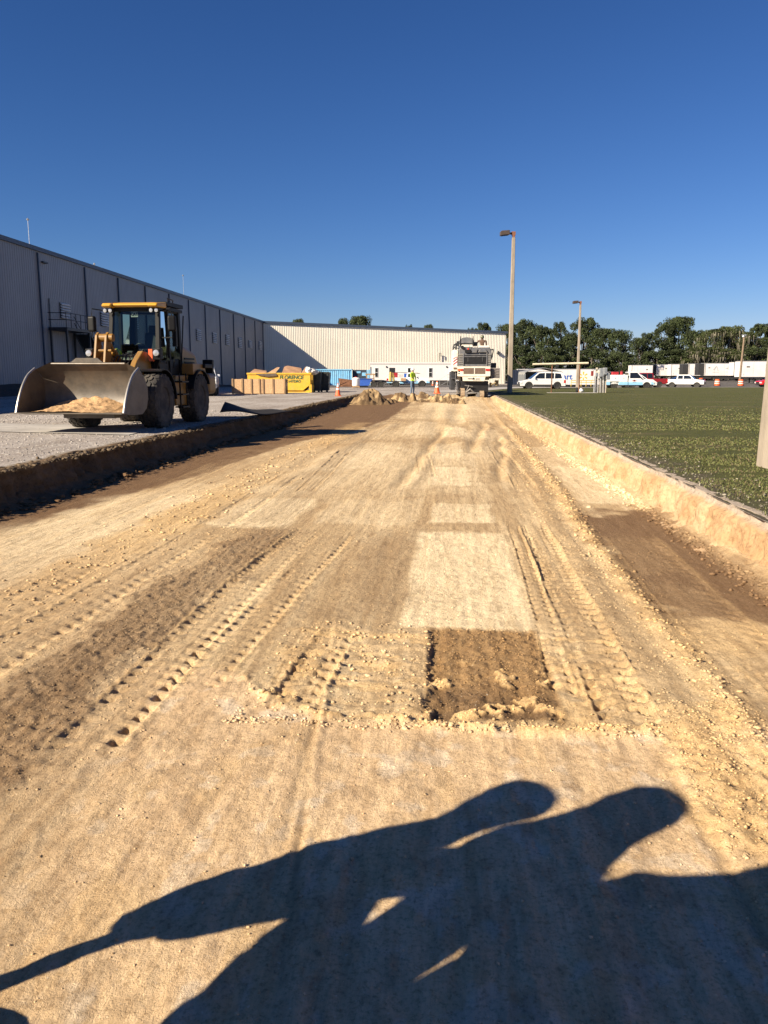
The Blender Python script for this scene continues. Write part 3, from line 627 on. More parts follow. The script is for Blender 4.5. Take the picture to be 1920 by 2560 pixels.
# ------------------------------------------------------------------ site office
def cam_thing(name, label, cat, px, py, d, group=None, z=None, turn=0.):
    p = at(px, py, d); p.z = gzf(p.x, p.y) if z is None else z
    return thing(name, label, cat, p, YAW + turn, group)
M_off = mat("off white siding", (.68, .65, .64), .6, 0, .05, 2, stretch=(6, 6, .3))
M_skirt = mat("dark skirting", (.05, .045, .045), .8)
of = cam_thing("site_office", "long white mobile site office against the cream wall behind the pickup and milling machine", "site office", 926, 961, 131., z=-.26)
m = MB(); m.box(0, 17.5, 0, 3.3, .75, 3.45); m.build("wall", M_off, of)
m = MB(); m.box(-.1, 17.6, -.1, 3.4, 3.45, 3.62); m.box(-.06, 17.56, -.06, -.003, 3.28, 3.45); m.build("roof", M_off, of)
m = MB(); m.box(.2, 17.3, .15, 3.1, 0, .75); m.build("skirting", M_skirt, of)
for xx, w, kind in ((.72, .52, 'w'), (3.05, .9, 'd'), (6.0, .5, 'w'), (9.4, .58, 'w')):
    if kind == 'w':
        m = MB(); m.box(xx, xx + w, -.06, 0, 1.25, 2.75); f_ = m.build("window_frame", M_white, of)
        m = MB(); m.box(xx + .05, xx + w - .05, -.075, -.062, 1.3, 1.98); m.box(xx + .05, xx + w - .05, -.075, -.062, 2.04, 2.7); m.build("pane", M_glass, f_)
    else:
        m = MB(); m.box(xx, xx + w, -.05, 0, .8, 2.75); m.build("door", M_glass, of)
m = MB(); m.box(12.7, 13.75, -.05, 0, .8, 2.75); dr = m.build("door", M_white, of)
m = MB(); m.box(13.05, 13.35, -.065, -.05, 2.0, 2.35); m.build("pane", M_glass, dr)
m = MB(); m.box(-.02, .12, -.05, 0, 1.6, 2.9); m.build("meter_box", M_galv, of)
for xx in (2.6, 12.3): MB().lathe([(.02, -.2), (.14, -.1), (.14, 0)], 8, 'y', (xx, -.0, 2.9)).build("wall_light", M_dark, of)
def stoop(x0, dirn):
    s_ = bpy.data.objects.new("entry_steps", None); COL.objects.link(s_); s_.parent = of; s_.location = (x0, 0, 0)
    m = MB(); m.box(0, 1.7, -1.4, -.1, .62, .74)
    for k in range(3): m.box(-dirn * .28 * (k + 1) + (0 if dirn > 0 else 1.7) - .14, -dirn * .28 * (k + 1) + (0 if dirn > 0 else 1.7) + .14, -1.4, -.1, .45 - k * .19, .5 - k * .19)
    m.build("steps", M_galv, s_)
    m = MB()
    for yy in (-1.4,):
        for xx in (0, .85, 1.7): m.tube([(xx, yy, 0), (xx, yy, 1.7)], .03, 6)
        for z in (1.25, 1.7): m.tube([(0, yy, z), (1.7, yy, z)], .03, 6)
        e0 = 0 if dirn > 0 else 1.7; m.tube([(e0, yy, 1.7), (e0 - dirn * 1.3, yy, .9), (e0 - dirn * 1.3, yy, 0)], .03, 6)
    m.build("handrail", M_galv, s_)
stoop(12.4, 1); stoop(3.0, 1)

# ------------------------------------------------------------------ skips, container, crate
M_yel = mat("yellow dumpster paint", (.72, .42, .035), .5, 0, .1, 4, dust=(.35, .24, .12, .5), dscale=2)
M_dgreen = mat("dark green steel", (.025, .033, .033), .55, .1, .25, 4, dust=(.16, .13, .10, .35))
M_blue = mat("pale blue container paint", (.20, .48, .74), .5, 0, .1, 2, dust=(.35, .34, .32, .35))
M_osb = mat("chipboard", (.58, .38, .21), .8, 0, .18, 14, .3, 60, col2=(.40, .24, .13))
M_timber = mat("raw timber", (.34, .22, .12), .8, 0, .2, 8, stretch=(1, 1, .2))
M_green_txt = mat("dark green lettering", (.02, .09, .045), .6)
d0 = 61.
yd = cam_thing("yellow_dumpster", "long yellow open top dumpster heaped with cardboard behind the chipboard crate", "dumpster", 776, 980, d0, z=0, turn=R_(-2))
LD = 4.75; HD = 1.45
m = MB(); pr = [(-LD, .18), (-.55, .18), (0, .62), (0, HD), (-LD, HD)]
m.prism(pr, 0, .06); m.prism(pr, 2.3, 2.36)
m.add([(-LD, .06, .18), (-.55, .06, .18), (-.55, 2.3, .18), (-LD, 2.3, .18)], [(0, 1, 2, 3)]); m.box(-LD, -LD + .06, .06, 2.3, .18, HD)
m.box(-LD, -.02, .06, 2.3, .9, 1.0)
m.build("body", M_yel, yd)
m = MB(); m.box(-LD - .04, .08, -.05, .0, HD - .1, HD + .03); m.box(-LD - .04, .08, 2.36, 2.42, HD - .1, HD + .03); m.box(.002, .08, 0, 2.36, HD - .1, HD + .03)
for k in range(5): m.box(.003, .09, .1 + k * .52, .2 + k * .52, .64, HD - .1)
m.build("rim", M_yel, yd, bevel=.01)
m = MB(); m.box(-LD, .05, .1, .3, 0, .18); m.box(-LD, .05, 2.0, 2.2, 0, .18); m.box(-.1, .1, .0, 2.3, .02, .62); m.build("skid_rails", M_yel, yd)
text_bm("FLORENCE", .37, "lettering", M_green_txt, yd, (-1.42, -.008, 1.13), (R_(90), 0, 0), .006, .15, .012)
text_bm("C-HYDRO", .25, "lettering", M_green_txt, yd, (-1.28, -.008, .84), (R_(90), 0, 0), .006, .15, .01)
def dark_bin(px, label, d, w=.95, h=1.35):
    t = cam_thing("dark_dumpster", label, "dumpster", px, 980, d, "dark steel dumpsters behind the yellow one", z=0)
    m = MB(); m.prism([(0, .1), (w, .1), (w + .12, h), (-.05, h)], 0, 1.9); m.build("body", M_dgreen, t)
    m = MB()
    for k in range(3): m.box(k * w / 2.1, k * w / 2.1 + .08, -.06, 0, .12, h - .06)
    m.box(-.08, w + .15, -.08, 0, h - .08, h + .02); m.box(-.04, w + .08, -.06, 0, .55, .63); m.build("ribs", M_dgreen, t)
    m = MB(); m.box(.05, w + .05, .1, 1.8, h, h + .05); m.build("lid", M_black, t, bevel=.02)
    m = MB(); m.box(0, .15, 0, .2, 0, .1); m.build("foot", M_dgreen, t); MB().box(w - .15, w, 0, .2, 0, .1).build("foot", M_dgreen, t)
dark_bin(716 + 67, "dark grey green dumpster nearest the yellow dumpster's end", 62.5, .5, 1.55)
dark_bin(801.5, "dark grey green dumpster farther right, beside the pale blue container", 64., .58, 1.52)
# cardboard and rubbish heaped on the skip
M_card = mat("cardboard", (.42, .26, .15), .85, 0, .15, 3); M_card2 = mat("brown cardboard", (.30, .17, .10), .85, 0, .15, 3); M_bag = mat("grey white plastic", (.52, .50, .49), .5, 0, .1, 3)
def sheetobj(name, label, cat, pts, th, m_, t=yd, group=None):
    V = []; n = len(pts); M4 = Matrix.Translation(t.location) @ Matrix.Rotation(t.rotation_euler.z, 4, 'Z')
    m = MB(); m.add([Vector(p) for p in pts] + [Vector(p) + Vector((0.02, th, th * .5)) for p in pts], [tuple(range(n)), tuple(range(2 * n - 1, n - 1, -1))] + [(i, n + i, n + (i + 1) % n, (i + 1) % n) for i in range(n)])
    o = m.build(name, m_); o.matrix_world = M4; tag(o, label, cat, group); return o
g_ = "rubbish heaped on the yellow dumpster"
sheetobj("cardboard_sheet", "folded tan cardboard at the left end of the yellow dumpster's heap", "cardboard", [(-4.7, .3, 1.4), (-3.4, .3, 1.45), (-3.5, .9, 1.55), (-4.45, 1.0, 1.68)], .2, M_card2, group=g_)
sheetobj("cardboard_sheet", "upright light tan cardboard flap sticking up from the dumpster heap", "cardboard", [(-3.35, .5, 1.42), (-2.75, .5, 1.42), (-2.42, .7, 1.85), (-2.6, .7, 1.88)], .08, M_card, group=g_)
sheetobj("cardboard_sheet", "wide dark brown cardboard box flattened in the middle of the dumpster heap", "cardboard", [(-2.2, .3, 1.42), (-.75, .3, 1.42), (-.85, .7, 1.6), (-1.9, .8, 1.78), (-2.15, .7, 1.7)], .5, M_card2, group=g_)
sheetobj("cardboard_sheet", "small brown carton lying right of the wide box on the dumpster heap", "cardboard", [(-.7, .4, 1.42), (-.35, .4, 1.42), (-.25, .7, 1.62), (-.5, .8, 1.75)], .4, M_card2, group=g_)
sheetobj("cardboard_sheet", "torn sheet of cardboard hanging over the yellow dumpster's front rim", "cardboard", [(-4.1, -.07, 1.4), (-2.55, -.07, 1.44), (-2.5, -.1, 1.25), (-3.2, -.1, 1.18), (-3.9, -.1, 1.3)], .03, mat("wet cardboard", (.10, .07, .05), .8), group=g_)
def lump(name, label, cat, c, sz, m_, t=yd, group=None, seed=0, n=10):
    m = MB(); pr = []
    rnd = random.Random(seed); vs = []; fs = []
    for i in range(n + 1):
        for j in range(n * 2):
            th = math.pi * i / n; ph = math.pi * j / n; k = 1 + rnd.uniform(-.13, .13) + .15 * math.sin(3 * ph + seed) * math.sin(2 * th)
            vs.append((c[0] + sz[0] * k * math.sin(th) * math.cos(ph), c[1] + sz[1] * k * math.sin(th) * math.sin(ph), c[2] + sz[2] * k * math.cos(th)))
    for i in range(n):
        for j in range(n * 2): fs.append((i * 2 * n + j, i * 2 * n + (j + 1) % (2 * n), (i + 1) * 2 * n + (j + 1) % (2 * n), (i + 1) * 2 * n + j))
    m.add(vs, fs); o = m.build(name, m_, smooth=True); 
    if t: o.matrix_world = Matrix.Translation(t.location) @ Matrix.Rotation(t.rotation_euler.z, 4, 'Z')
    tag(o, label, cat, group); return o
lump("rubbish_bag", "white plastic bag standing upright on the dumpster heap", "bag", (.05 - .3, .8, 1.62), (.22, .3, .3), M_white, group=g_, seed=3)
lump("rubbish_bag", "long grey white heap of plastic at the right end of the dumpster heap", "bag", (.55 - .6, 1.1, 1.55), (.55, .45, .24), M_bag, group=g_, seed=5)
# chipboard crate
cr = cam_thing("chipboard_crate", "long open crate of chipboard sheets framed with timber uprights", "crate", 580, 983, 56.3, z=0, turn=R_(3))
cw = 3.72
m = MB(); m.box(0, cw, 0, .03, .04, 1.03); m.box(0, cw, 1.5, 1.53, .04, 1.03); m.box(0, .03, .03, 1.5, .04, 1.03); m.box(cw - .03, cw, .03, 1.5, .04, 1.03); m.box(.03, cw - .03, .03, 1.5, .04, .07); m.build("panel", M_osb, cr)
for xx in (0.02, .68, 1.30, 1.86, 2.12, 2.8, cw - .12):
    m = MB(); m.box(xx, xx + .1, -.05, 0, 0, 1.08); m.build("upright", M_timber, cr)
m = MB()
for k in range(4): m.box(cw, cw + .05, k * .48, k * .48 + .1, 0, 1.08)
m.box(cw + .003, cw + .03, 0, 1.53, .3, .4); m.build("end_frame", M_timber, cr)
for k in range(3): 
    m = MB(); m.box(cw + .052, cw + .058, .2 + k * .4, .42 + k * .4, .55 - (k % 2) * .25, .8 - (k % 2) * .25); m.build("paper_label", M_white, cr)
# blue container
bc = cam_thing("shipping_container", "pale blue corrugated shipping container behind the dark dumpsters", "container", 878, 964, 121., z=-.3, turn=R_(-1))
LC = 9.2
m = corrug(Vector((-LC, 0, 0)), Vector((0, 0, 0)), .12, .12, 2.35, 2.35, Vector((0, -1, 0)), .28, .05); m.build("side_wall", M_blue, bc)
m = MB(); m.box(-LC, .02, -.1, .06, 2.35, 2.5); m.box(-LC, .02, -.1, .06, 0, .12); m.box(-.0, .14, -.1, .06, 0, 2.5); m.box(-LC - .1, -LC, -.1, .06, 0, 2.5); m.box(.0, .12, .06, 2.4, 2.35, 2.5); m.box(2.75, 2.87, -.1, .06, 0, 2.5); m.build("frame", M_blue, bc)
m = MB(); m.box(-LC, 0, .06, 2.4, .1, 2.44); m.build("roof", M_blue, bc)
m = MB(); m.box(.15, 2.75, .5, .55, .1, 2.4); m.build("door", mat("navy container end", (.03, .045, .07), .5, dust=(.1, .09, .08, .3)), bc)
m = MB(); m.box(1.6, 2.2, .44, .5, 1.5, 2.0); m.box(.8, 1.4, .44, .5, 1.9, 2.2); m.box(2.3, 2.7, .42, .5, .9, 2.4); m.build("panel", M_blue, bc)
# steel plate pile, blue bin, white drum between container and trailer
M_rust = mat("rusty steel", (.20, .095, .05), .75, .3, .3, 4)
t = cam_thing("steel_plate", "rusty brown steel plate leaning beside the container end", "steel plate", 868, 966, 98., z=-.1)
m = MB(); m.add([(-.9, 0, .15), (1.0, 0, .1), (.9, .9, .8), (-1.1, .9, 1.05)] + [(-.9, .08, .12), (1.0, .08, .07), (.9, .98, .77), (-1.1, .98, 1.02)], [(0, 1, 2, 3), (7, 6, 5, 4), (0, 4, 5, 1), (1, 5, 6, 2), (2, 6, 7, 3), (3, 7, 4, 0)]); m.build("plate", M_rust, t)
m = MB(); m.obox((0, .3, .08), (2.1, .7, .14)); m.obox((0.2, .0, .2), (1.6, .1, .1), (0, .05, 0)); m.tube([(-1.0, 0, .1), (-.6, .2, .9)], .04); m.build("timbers", M_rust, t)
t = cam_thing("blue_bin", "low bright blue steel tub beside the equipment trailer", "tub", 908, 965, 90., z=-.1)
m = MB(); m.prism([(-1.0, .25), (.6, .25), (1.0, .95), (-1.0, .95)], 0, 1.3); m.build("tub", mat("bright blue paint", (.03, .10, .42), .5), t, bevel=.02); m = MB(); m.box(-1.05, 1.05, -.05, 1.35, .95, 1.02); m.build("rim", MATS["bright blue paint"], t)
m = MB(); m.box(-.9, .5, .1, .3, 0, .25); m.box(-.9, .5, 1.0, 1.2, 0, .25); m.build("skids", M_dark, t)
t = cam_thing("white_tank", "white plastic tank on a stand left of the blue tub", "tank", 890, 966, 88., z=-.1)
m = MB(); m.lathe([(.0, .25), (.38, .26), (.42, .35), (.42, 1.05), (.3, 1.15), (0, 1.17)], 16); m.build("body", M_white, t, smooth=True); m = MB(); m.lathe([(.12, 1.16), (.12, 1.24), (0, 1.25)], 10); m.build("cap", mat("red plastic", (.5, .03, .02), .4), t)
m = MB(); m.box(-.4, .4, -.4, .4, .12, .25); m.box(-.4, -.3, -.4, .4, 0, .12); m.box(.3, .4, -.4, .4, 0, .12); m.build("stand", M_timber, t)

# ------------------------------------------------------------------ cones and barrels
M_orange = mat("safety orange", (.80, .12, .03), .5, 0, .08, 4, dust=(.50, .16, .06, .3)); M_refl = mat("reflective white", (.8, .78, .75), .35)
def cone(px, py, d, label, z=None):
    t = cam_thing("traffic_cone", label, "traffic cone", px, py, d, "orange traffic cones", z=z)
    r = lambda h: .155 * (1 - h / .78) + .022
    m = MB(); m.lathe([(r(.03), .03), (r(.72), .72), (.018, .735), (0, .735)], 20); m.build("cone_body", M_orange, t, smooth=True)
    for a, b_ in ((.36, .46), (.53, .66)):
        m = MB(); m.lathe([(r(a) + .004, a), (r(b_) + .004, b_)], 20); m.build("reflective_band", M_refl, t, smooth=True)
    m = MB(); m.box(-.2, .2, -.2, .2, 0, .035); m.build("base", M_orange, t, bevel=.015); return t
c1 = cone(845, 986, 51., "orange traffic cone standing on the gravel left of the dirt mound", 0.0); c1.scale = (1.02, 1.02, 1.1)
c2 = cone(1092.5, 981, 54., "orange traffic cone just left of the milling machine behind the dug dirt", 0.1); c2.scale = (1.15, 1.15, 1.12)
cone(1082, 962, 118., "small far traffic cone at the foot of the site office", -.24)
def barrel(px, d, label, z=None):
    t = cam_thing("traffic_barrel", label, "traffic barrel", px, 962, d, "orange traffic barrels by the road", z=z)
    m = MB(); pr = [(.29, .06), (.285, .3), (.27, .31), (.265, .55), (.25, .56), (.245, .8), (.23, .81), (.225, 1.0), (.1, 1.02), (0, 1.02)]; m.lathe(pr, 20); m.build("drum", M_orange, t, smooth=True, angle=30)
    for a, b_, r in ((.34, .46, .272), (.62, .74, .255)):
        m = MB(); m.lathe([(r, a), (r - .004, b_)], 20); m.build("reflective_band", M_refl, t, smooth=True)
    m = MB(); m.lathe([(.36, 0), (.36, .06), (.29, .07)], 20); m.build("rubber_base", M_black, t)
    return t
for px, z_, lb in ((1793, -.3, "orange and white traffic barrel standing in the middle of the open gap by the road"), (1852, -.32, "orange and white traffic barrel nearer the red car on the far right"), (1752, -.24, "orange traffic barrel mostly hidden behind the white pickup's nose")):
    o = barrel(px, 124., lb, z_); o.scale = (1.5, 1.5, 1.0) if px != 1752 else (1.35, 1.35, 1.1)

# ------------------------------------------------------------------ lamp posts
M_pole = mat("weathered concrete pole", (.31, .26, .205), .85, 0, .14, 3, .35, 30, stretch=(1, 1, .3)); M_lamphead = mat("dark bronze lamp housing", (.07, .05, .04), .5)
def lamppost(px, py, d, h, w0, w1, label, zz=None, head=True, rot=0):
    t = cam_thing("lamp_post", label, "lamp post", px, py, d, "tall concrete lamp posts on the lawn", z=zz, turn=rot)
    m = MB(); a, b_ = w0 / 2, w1 / 2; c0, c1_ = .25 * w0, .2 * w1
    pf = lambda r, c: [(-r, -r + c), (-r + c, -r), (r - c, -r), (r, -r + c), (r, r - c), (r - c, r), (-r + c, r), (-r, r - c)]
    m.prism(pf(a, a * .18), -.3, h, 'z', pf(b_, b_ * .18)); m.build("pole", M_pole, t)
    if head:
        m = MB(); m.box(-.09, .09, -.09, .09, h, h + .16); m.box(-.16, .13, -.1, .1, h + .16, h + .42); m.build("bracket", mat("rusty bracket", (.22, .09, .05), .7), t, bevel=.01)
        m = MB(); m.prism([(-1.0, h + .13), (-.32, h + .2), (-.32, h + .5), (-.9, h + .46), (-1.0, h + .4)], -.25, .25); m.box(-.32, -.16, -.06, .06, h + .22, h + .36); hd = m.build("lamp_head", M_lamphead, t, bevel=.02)
        m = MB(); m.obox((-.66, 0, h + .145), (.5, .36, .02), (0, -.1, 0)); m.build("lens", M_glass, hd)
    return t
lamppost(1274, 978, 61.5, 11.3, .36, .235, "tall concrete lamp post with a box lamp, standing right of the milling machine")
p2 = lamppost(1443, 966, 106., 10.5, .34, .22, "shorter looking concrete lamp post with a box lamp behind the pipe frame, mid lawn", -.24)
o = lamppost(1942, 1170, 11.3, 9., .44, .12, "concrete pole at the right edge of the picture, close to the cut", 0., True, R_(-90)); o.location.z = 0
pw = cam_thing("utility_pole", "thin wooden pole with a small lamp among the parked semi trailers", "utility pole", 1849, 950, 138., z=-.5)
m = MB(); m.tube([(0, 0, -.3), (.1, 0, 4), (.25, 0, 8.4)], [.19, .17, .13], 10); m.build("pole", mat("grey wood", (.22, .16, .11), .9), pw)
m = MB(); m.box(-.1, .5, -.2, .2, 8.35, 8.6); m.lathe([(.05, 8.1), (.25, 8.2), (.2, 8.4)], 10, 'z', (.1, 0, 0)); m.build("lamp_head", M_galv, pw)

# ------------------------------------------------------------------ pipe frame and utility panel on the lawn
fp = cam_thing("pipe_frame", "pale horizontal pipe carried on two thin rusty posts over a concrete strip", "pipe frame", 1418, 981, 60., z=0.)
px_m = 60 / 2000.
m = MB(); m.tube([(-1.18, 0, .0), (-1.18, 0, 2.13)], .045, 8); m.build("post", M_rust, fp)
m = MB(); m.tube([(.86, 0, 0), (.86, 0, 2.1)], .045, 8); m.build("post", M_rust, fp)
m = MB(); m.tube([(-2.62, 0, 2.09), (1.48, 0, 2.18)], .085, 10); m.build("beam", mat("pale pipe", (.66, .58, .42), .5), fp, smooth=True)
m = MB(); m.box(-.92, -.72, -.1, .1, 1.92, 2.1); m.tube([(-.85, 0, 1.95), (-.85, 0, 1.75)], .03, 6); m.box(-.92, -.78, -.05, .08, 1.78, 1.86); m.tube([(-.75, 0, 1.95), (-.7, 0, 1.8)], .02, 6); m.build("valve", M_dark, fp)
m = MB(); m.box(-1.45, 2.2, -.35, .35, -.05, .035); m.build("footing", M_conc, fp)
up = cam_thing("meter_cabinet", "cluster of grey electrical boxes mounted on three pale timber posts", "electrical panel", 1497, 981, 60.5, z=0.)
for xx, w, h in ((-.28, .12, 2.0), (.02, .12, 1.9), (.14, .1, 1.4), (.34, .17, 1.98)):
    m = MB(); m.box(xx, xx + w, -.07, .07, -.1, h * .93); m.build("post", mat("pale painted timber", (.52, .45, .36), .8, 0, .15, 4), up)
m = MB(); m.box(-.25, .4, -.1, -.075, .95, 1.05); m.box(-.25, .4, -.1, -.075, 1.45, 1.55); m.build("cross_rail", MATS["pale painted timber"], up)
M_box = mat("grey electrical box", (.36, .37, .38), .5, .2)
for a, b_, z0, z1, y0 in ((-.08, .22, 1.18, 1.82, .25), (.2, .46, 1.35, 1.85, .3), (-.36, -.18, 1.2, 1.5, .2), (.42, .7, .98, 1.45, .22)):
    m = MB(); m.box(a, b_, -.1 - y0, -.102, z0, z1); bx_ = m.build("electrical_box", M_box, up, bevel=.015); m = MB(); m.box(a + .03, b_ - .03, -.1 - y0 - .012, -.1 - y0, z0 + .03, z1 - .03); m.build("cover", M_galv, bx_)
m = MB(); m.box(-.66, -.5, -.2, .0, 1.25, 1.62); m.build("electrical_box", mat("dark red box", (.22, .03, .025), .5), up, bevel=.02)
m = MB()
for xx in (-.42, -.33, -.12, .06, .27): m.tube([(xx, -.15, 0), (xx, -.15, 1.2 + .1 * math.sin(xx * 9))], .03, 6)
m.tube([(-.6, -.1, 1.6), (-.3, -.14, 1.75), (-.1, -.14, 1.7)], .02, 6); m.build("conduit", M_galv, up)
t = cam_thing("well_cap", "half white half dark round cap lying in the grass behind the pipe frame", "cap", 1447, 978, 61.5, z=0.)
m = MB(); m.lathe([(0, .0), (.18, .02), (.24, .12), (.2, .24), (.1, .32), (0, .34)], 16, 'z', (.12, 0, 0)); m.build("cap", M_white, t, smooth=True); m = MB(); m.lathe([(.02, -.1), (.2, -.08), (.2, 0)], 16, 'x', (-.12, 0, .19)); m.build("ring", M_dark, t, smooth=True)

# rubber mat thrown down by the cut
t = thing("rubber_flap", "black curled sheet of rubber lying at the lip of the cut behind the loader", "rubber sheet", (0, 0, 0))
V = []; b0 = gp(548, 1047, 0); nU, nV = 16, 6
for i in range(nU):
    u = i / (nU - 1)
    for j in range(nV):
        v = j / (nV - 1); V.append((b0.x + u * 1.9 - .1 * v, b0.y + .1 + u * 3.2 + v * .9 * (1 - u * .5), .03 + .38 * (1 - u) ** 1.6 * (.4 + .6 * v) + .05 * math.sin(u * 9 + v * 2)))
o = npmesh("sheet", V, gridF(nU, nV), mat("black rubber", (.018, .016, .016), .8), t); sm = o.modifiers.new("thick", 'SOLIDIFY'); sm.thickness = .03
# ------------------------------------------------------------------ wheel loader
M_cy = mat("loader yellow", (.27, .135, .02), .45, 0, .1, 3, dust=(.15, .105, .06, .7), dscale=1.8)
M_tire = mat("dusty tyre rubber", (.035, .032, .03), .85, 0, .2, 6, .3, 25, dust=(.15, .125, .095, .7), dscale=2.2)
M_steelb = mat("worn bucket steel", (.115, .098, .08), .5, .3, .18, 2.5, .1, 12, dust=(.19, .14, .095, .6), dscale=1.6)
M_cabblk = mat("cab black paint", (.006, .006, .007), .55, 0, .2, 4, spec=.25)
M_hyd = mat("hydraulic hose", (.02, .02, .02), .6); M_chrome = mat("chrome rod", (.5, .5, .5), .2, 1.)
M_lamp = mat("headlamp glass", (.42, .43, .45), .15, .3, .1, 12)
def glass_mat():
    m = bpy.data.materials.new("clear cab glass"); m.use_nodes = True; N = m.node_tree.nodes; L = m.node_tree.links; b = N["Principled BSDF"]
    b.inputs["Base Color"].default_value = (.55, .66, .66, 1); b.inputs["Roughness"].default_value = .03; b.inputs["Specular IOR Level"].default_value = .6
    t = N.new("ShaderNodeBsdfTransparent"); t.inputs[0].default_value = (.50, .60, .58, 1); mx = N.new("ShaderNodeMixShader"); f = N.new("ShaderNodeFresnel"); f.inputs[0].default_value = 1.45
    mm = N.new("ShaderNodeMath"); mm.operation = 'ADD'; mm.inputs[1].default_value = .0; L.new(f.outputs[0], mm.inputs[0])
    g = N.new("ShaderNodeBsdfGlossy"); g.inputs["Roughness"].default_value = .03
    L.new(mm.outputs[0], mx.inputs[0]); L.new(t.outputs[0], mx.inputs[1]); L.new(g.outputs[0], mx.inputs[2])
    L.new(mx.outputs[0], N["Material Output"].inputs[0]); return m
M_cabglass = glass_mat()
ax_f = ev((412 + 215 + 25) / 2 / 1. * 0 - 6.62, 20.25, 0)
LH = YAW + R_(-90 - 6)            # local +x points towards the camera
ld = thing("wheel_loader", "yellow and black wheel loader with its wide bucket raised just off the gravel", "wheel loader", (0, 0, 0), LH)
WB = 2.8
fx = Vector((math.cos(LH), math.sin(LH), 0)); ld.location = ax_f - fx * (WB / 2); ld.location.z = 0
def wheel(parent, c, R, w, rim_r, side, mt, mr, lugs=0, name="wheel", n=40, dish=.12):
    """side: +1 outer face towards +y"""
    t = bpy.data.objects.new(name, None); COL.objects.link(t); t.parent = parent; t.location = c
    h = w / 2; pr = [(rim_r, -h * .8), (rim_r + .04 * R, -h * .92), (R * .78, -h), (R * .93, -h * .93), (R * .985, -h * .72), (R, -h * .3), (R, h * .3), (R * .985, h * .72), (R * .93, h * .93), (R * .78, h), (rim_r + .04 * R, h * .92), (rim_r, h * .8)]
    m = MB(); m.lathe(pr, n, 'y'); 
    if lugs:
        rows = 4; lw = 2 * h * .9 / rows
        for r_ in range(rows):
            y0 = -h * .9 + lw * (r_ + .5); edge = r_ in (0, rows - 1)
            for k in range(lugs):
                a = 2 * math.pi * (k + .5 * (r_ % 2)) / lugs + random.uniform(-.02, .02); da = 2 * math.pi / lugs * .43
                out = R * (1.0 if edge else 1.01); hx = []
                for q in range(6):
                    th = q * math.pi / 3 + .2; aa = a + da * math.cos(th) * 1.05; yy = y0 + lw * .52 * math.sin(th)
                    hx.append((aa, yy))
                vs = [((R * .965 - (.02 * R if abs(yy) > h * .75 else 0)) * math.cos(aa), yy, (R * .965) * math.sin(aa)) for aa, yy in hx] + [((out + .028 * R - (.05 * R if abs(yy) > h * .75 else 0)) * math.cos(a + (aa - a) * .88), y0 + (yy - y0) * .88, (out + .028 * R - (.05 * R if abs(yy) > h * .75 else 0)) * math.sin(a + (aa - a) * .88)) for aa, yy in hx]
                m.add(vs, [tuple(range(6))[::-1], tuple(range(6, 12))] + [(i, (i + 1) % 6, 6 + (i + 1) % 6, 6 + i) for i in range(6)])
                if edge:   # shoulder block down the side wall
                    s_ = -1 if r_ == 0 else 1; vs = []
                    for aa in (a - da * .7, a + da * .7):
                        for rr, yy in ((R * 1.0, h * .9), (R * .8, h * 1.02), (R * .8, h * .95), (R * .96, h * .84)): vs.append((rr * math.cos(aa), s_ * yy, rr * math.sin(aa)))
                    m.add(vs, [(0, 1, 2, 3), (7, 6, 5, 4), (0, 4, 5, 1), (1, 5, 6, 2), (2, 6, 7, 3), (3, 7, 4, 0)])
    m.build("tyre", mt, t, smooth=True, angle=25)
    m = MB(); s = side
    m.lathe([(rim_r + .015, h * .78 * s), (rim_r - .02, h * .8 * s), (rim_r - .05, h * .5 * s), (rim_r * .55, h * (.5 - dish) * s), (rim_r * .5, h * .62 * s), (rim_r * .25, h * .66 * s), (0, h * .66 * s)], 24, 'y')
    for k in range(8):
        a = k * math.pi / 4; m.lathe([(.03, h * .38 * s), (.03, h * .5 * s), (0, h * .5 * s)], 6, 'y', (rim_r * .66 * math.cos(a), 0, rim_r * .66 * math.sin(a)))
    m.lathe([(rim_r, -h * .78 * s), (rim_r * .3, -h * .4 * s), (0, -h * .4 * s)], 16, 'y')
    m.build("rim", mr, t, smooth=True, angle=30)
    return t
TR = .67
for xx in (WB / 2, -WB / 2):
    for s in (1, -1): wheel(ld, (xx, s * .93, TR), TR, .52, .33, s, M_tire, M_cy, 20)
# chassis and axles
m = MB(); m.box(-2.2, -.25, -.42, .42, .6, 1.25); m.box(.15, 1.75, -.36, .36, .55, 1.3); m.prism([(-.25, .6), (.15, .62), (.15, 1.15), (-.25, 1.2)], -.22, .22)
m.tube([(WB / 2, -.7, TR), (WB / 2, .7, TR)], .19, 12); m.tube([(-WB / 2, -.7, TR), (-WB / 2, .7, TR)], .19, 12); m.lathe([(.0, -.3), (.3, -.2), (.34, 0), (.3, .2), (0, .3)], 14, 'y', (WB / 2, 0, TR))
m.build("chassis", M_cy, ld, bevel=.02)
for q0, q1 in ((.45, .98), (-.98, -.45)): MB().prism([(-.95, .5), (.1, .5), (.2, 1.0), (.05, 1.3), (-.95, 1.3)], q0, q1).build("side_tank", M_cy, ld, bevel=.03)
for s in (1, -1):
    st = MB()
    for k in range(3): st.box(-.35, .15, s * .98 - .02, s * (1.16) + .02, .45 + k * .33, .49 + k * .33) if s > 0 else st.box(-.35, .15, -1.18, -.96, .45 + k * .33, .49 + k * .33)
    st.tube([(-.35, s * 1.12, .4), (-.35, s * 1.1, 1.35)], .022, 6); st.tube([(.15, s * 1.12, .4), (.15, s * 1.1, 1.35)], .022, 6); st.build("ladder", M_cabblk, ld)
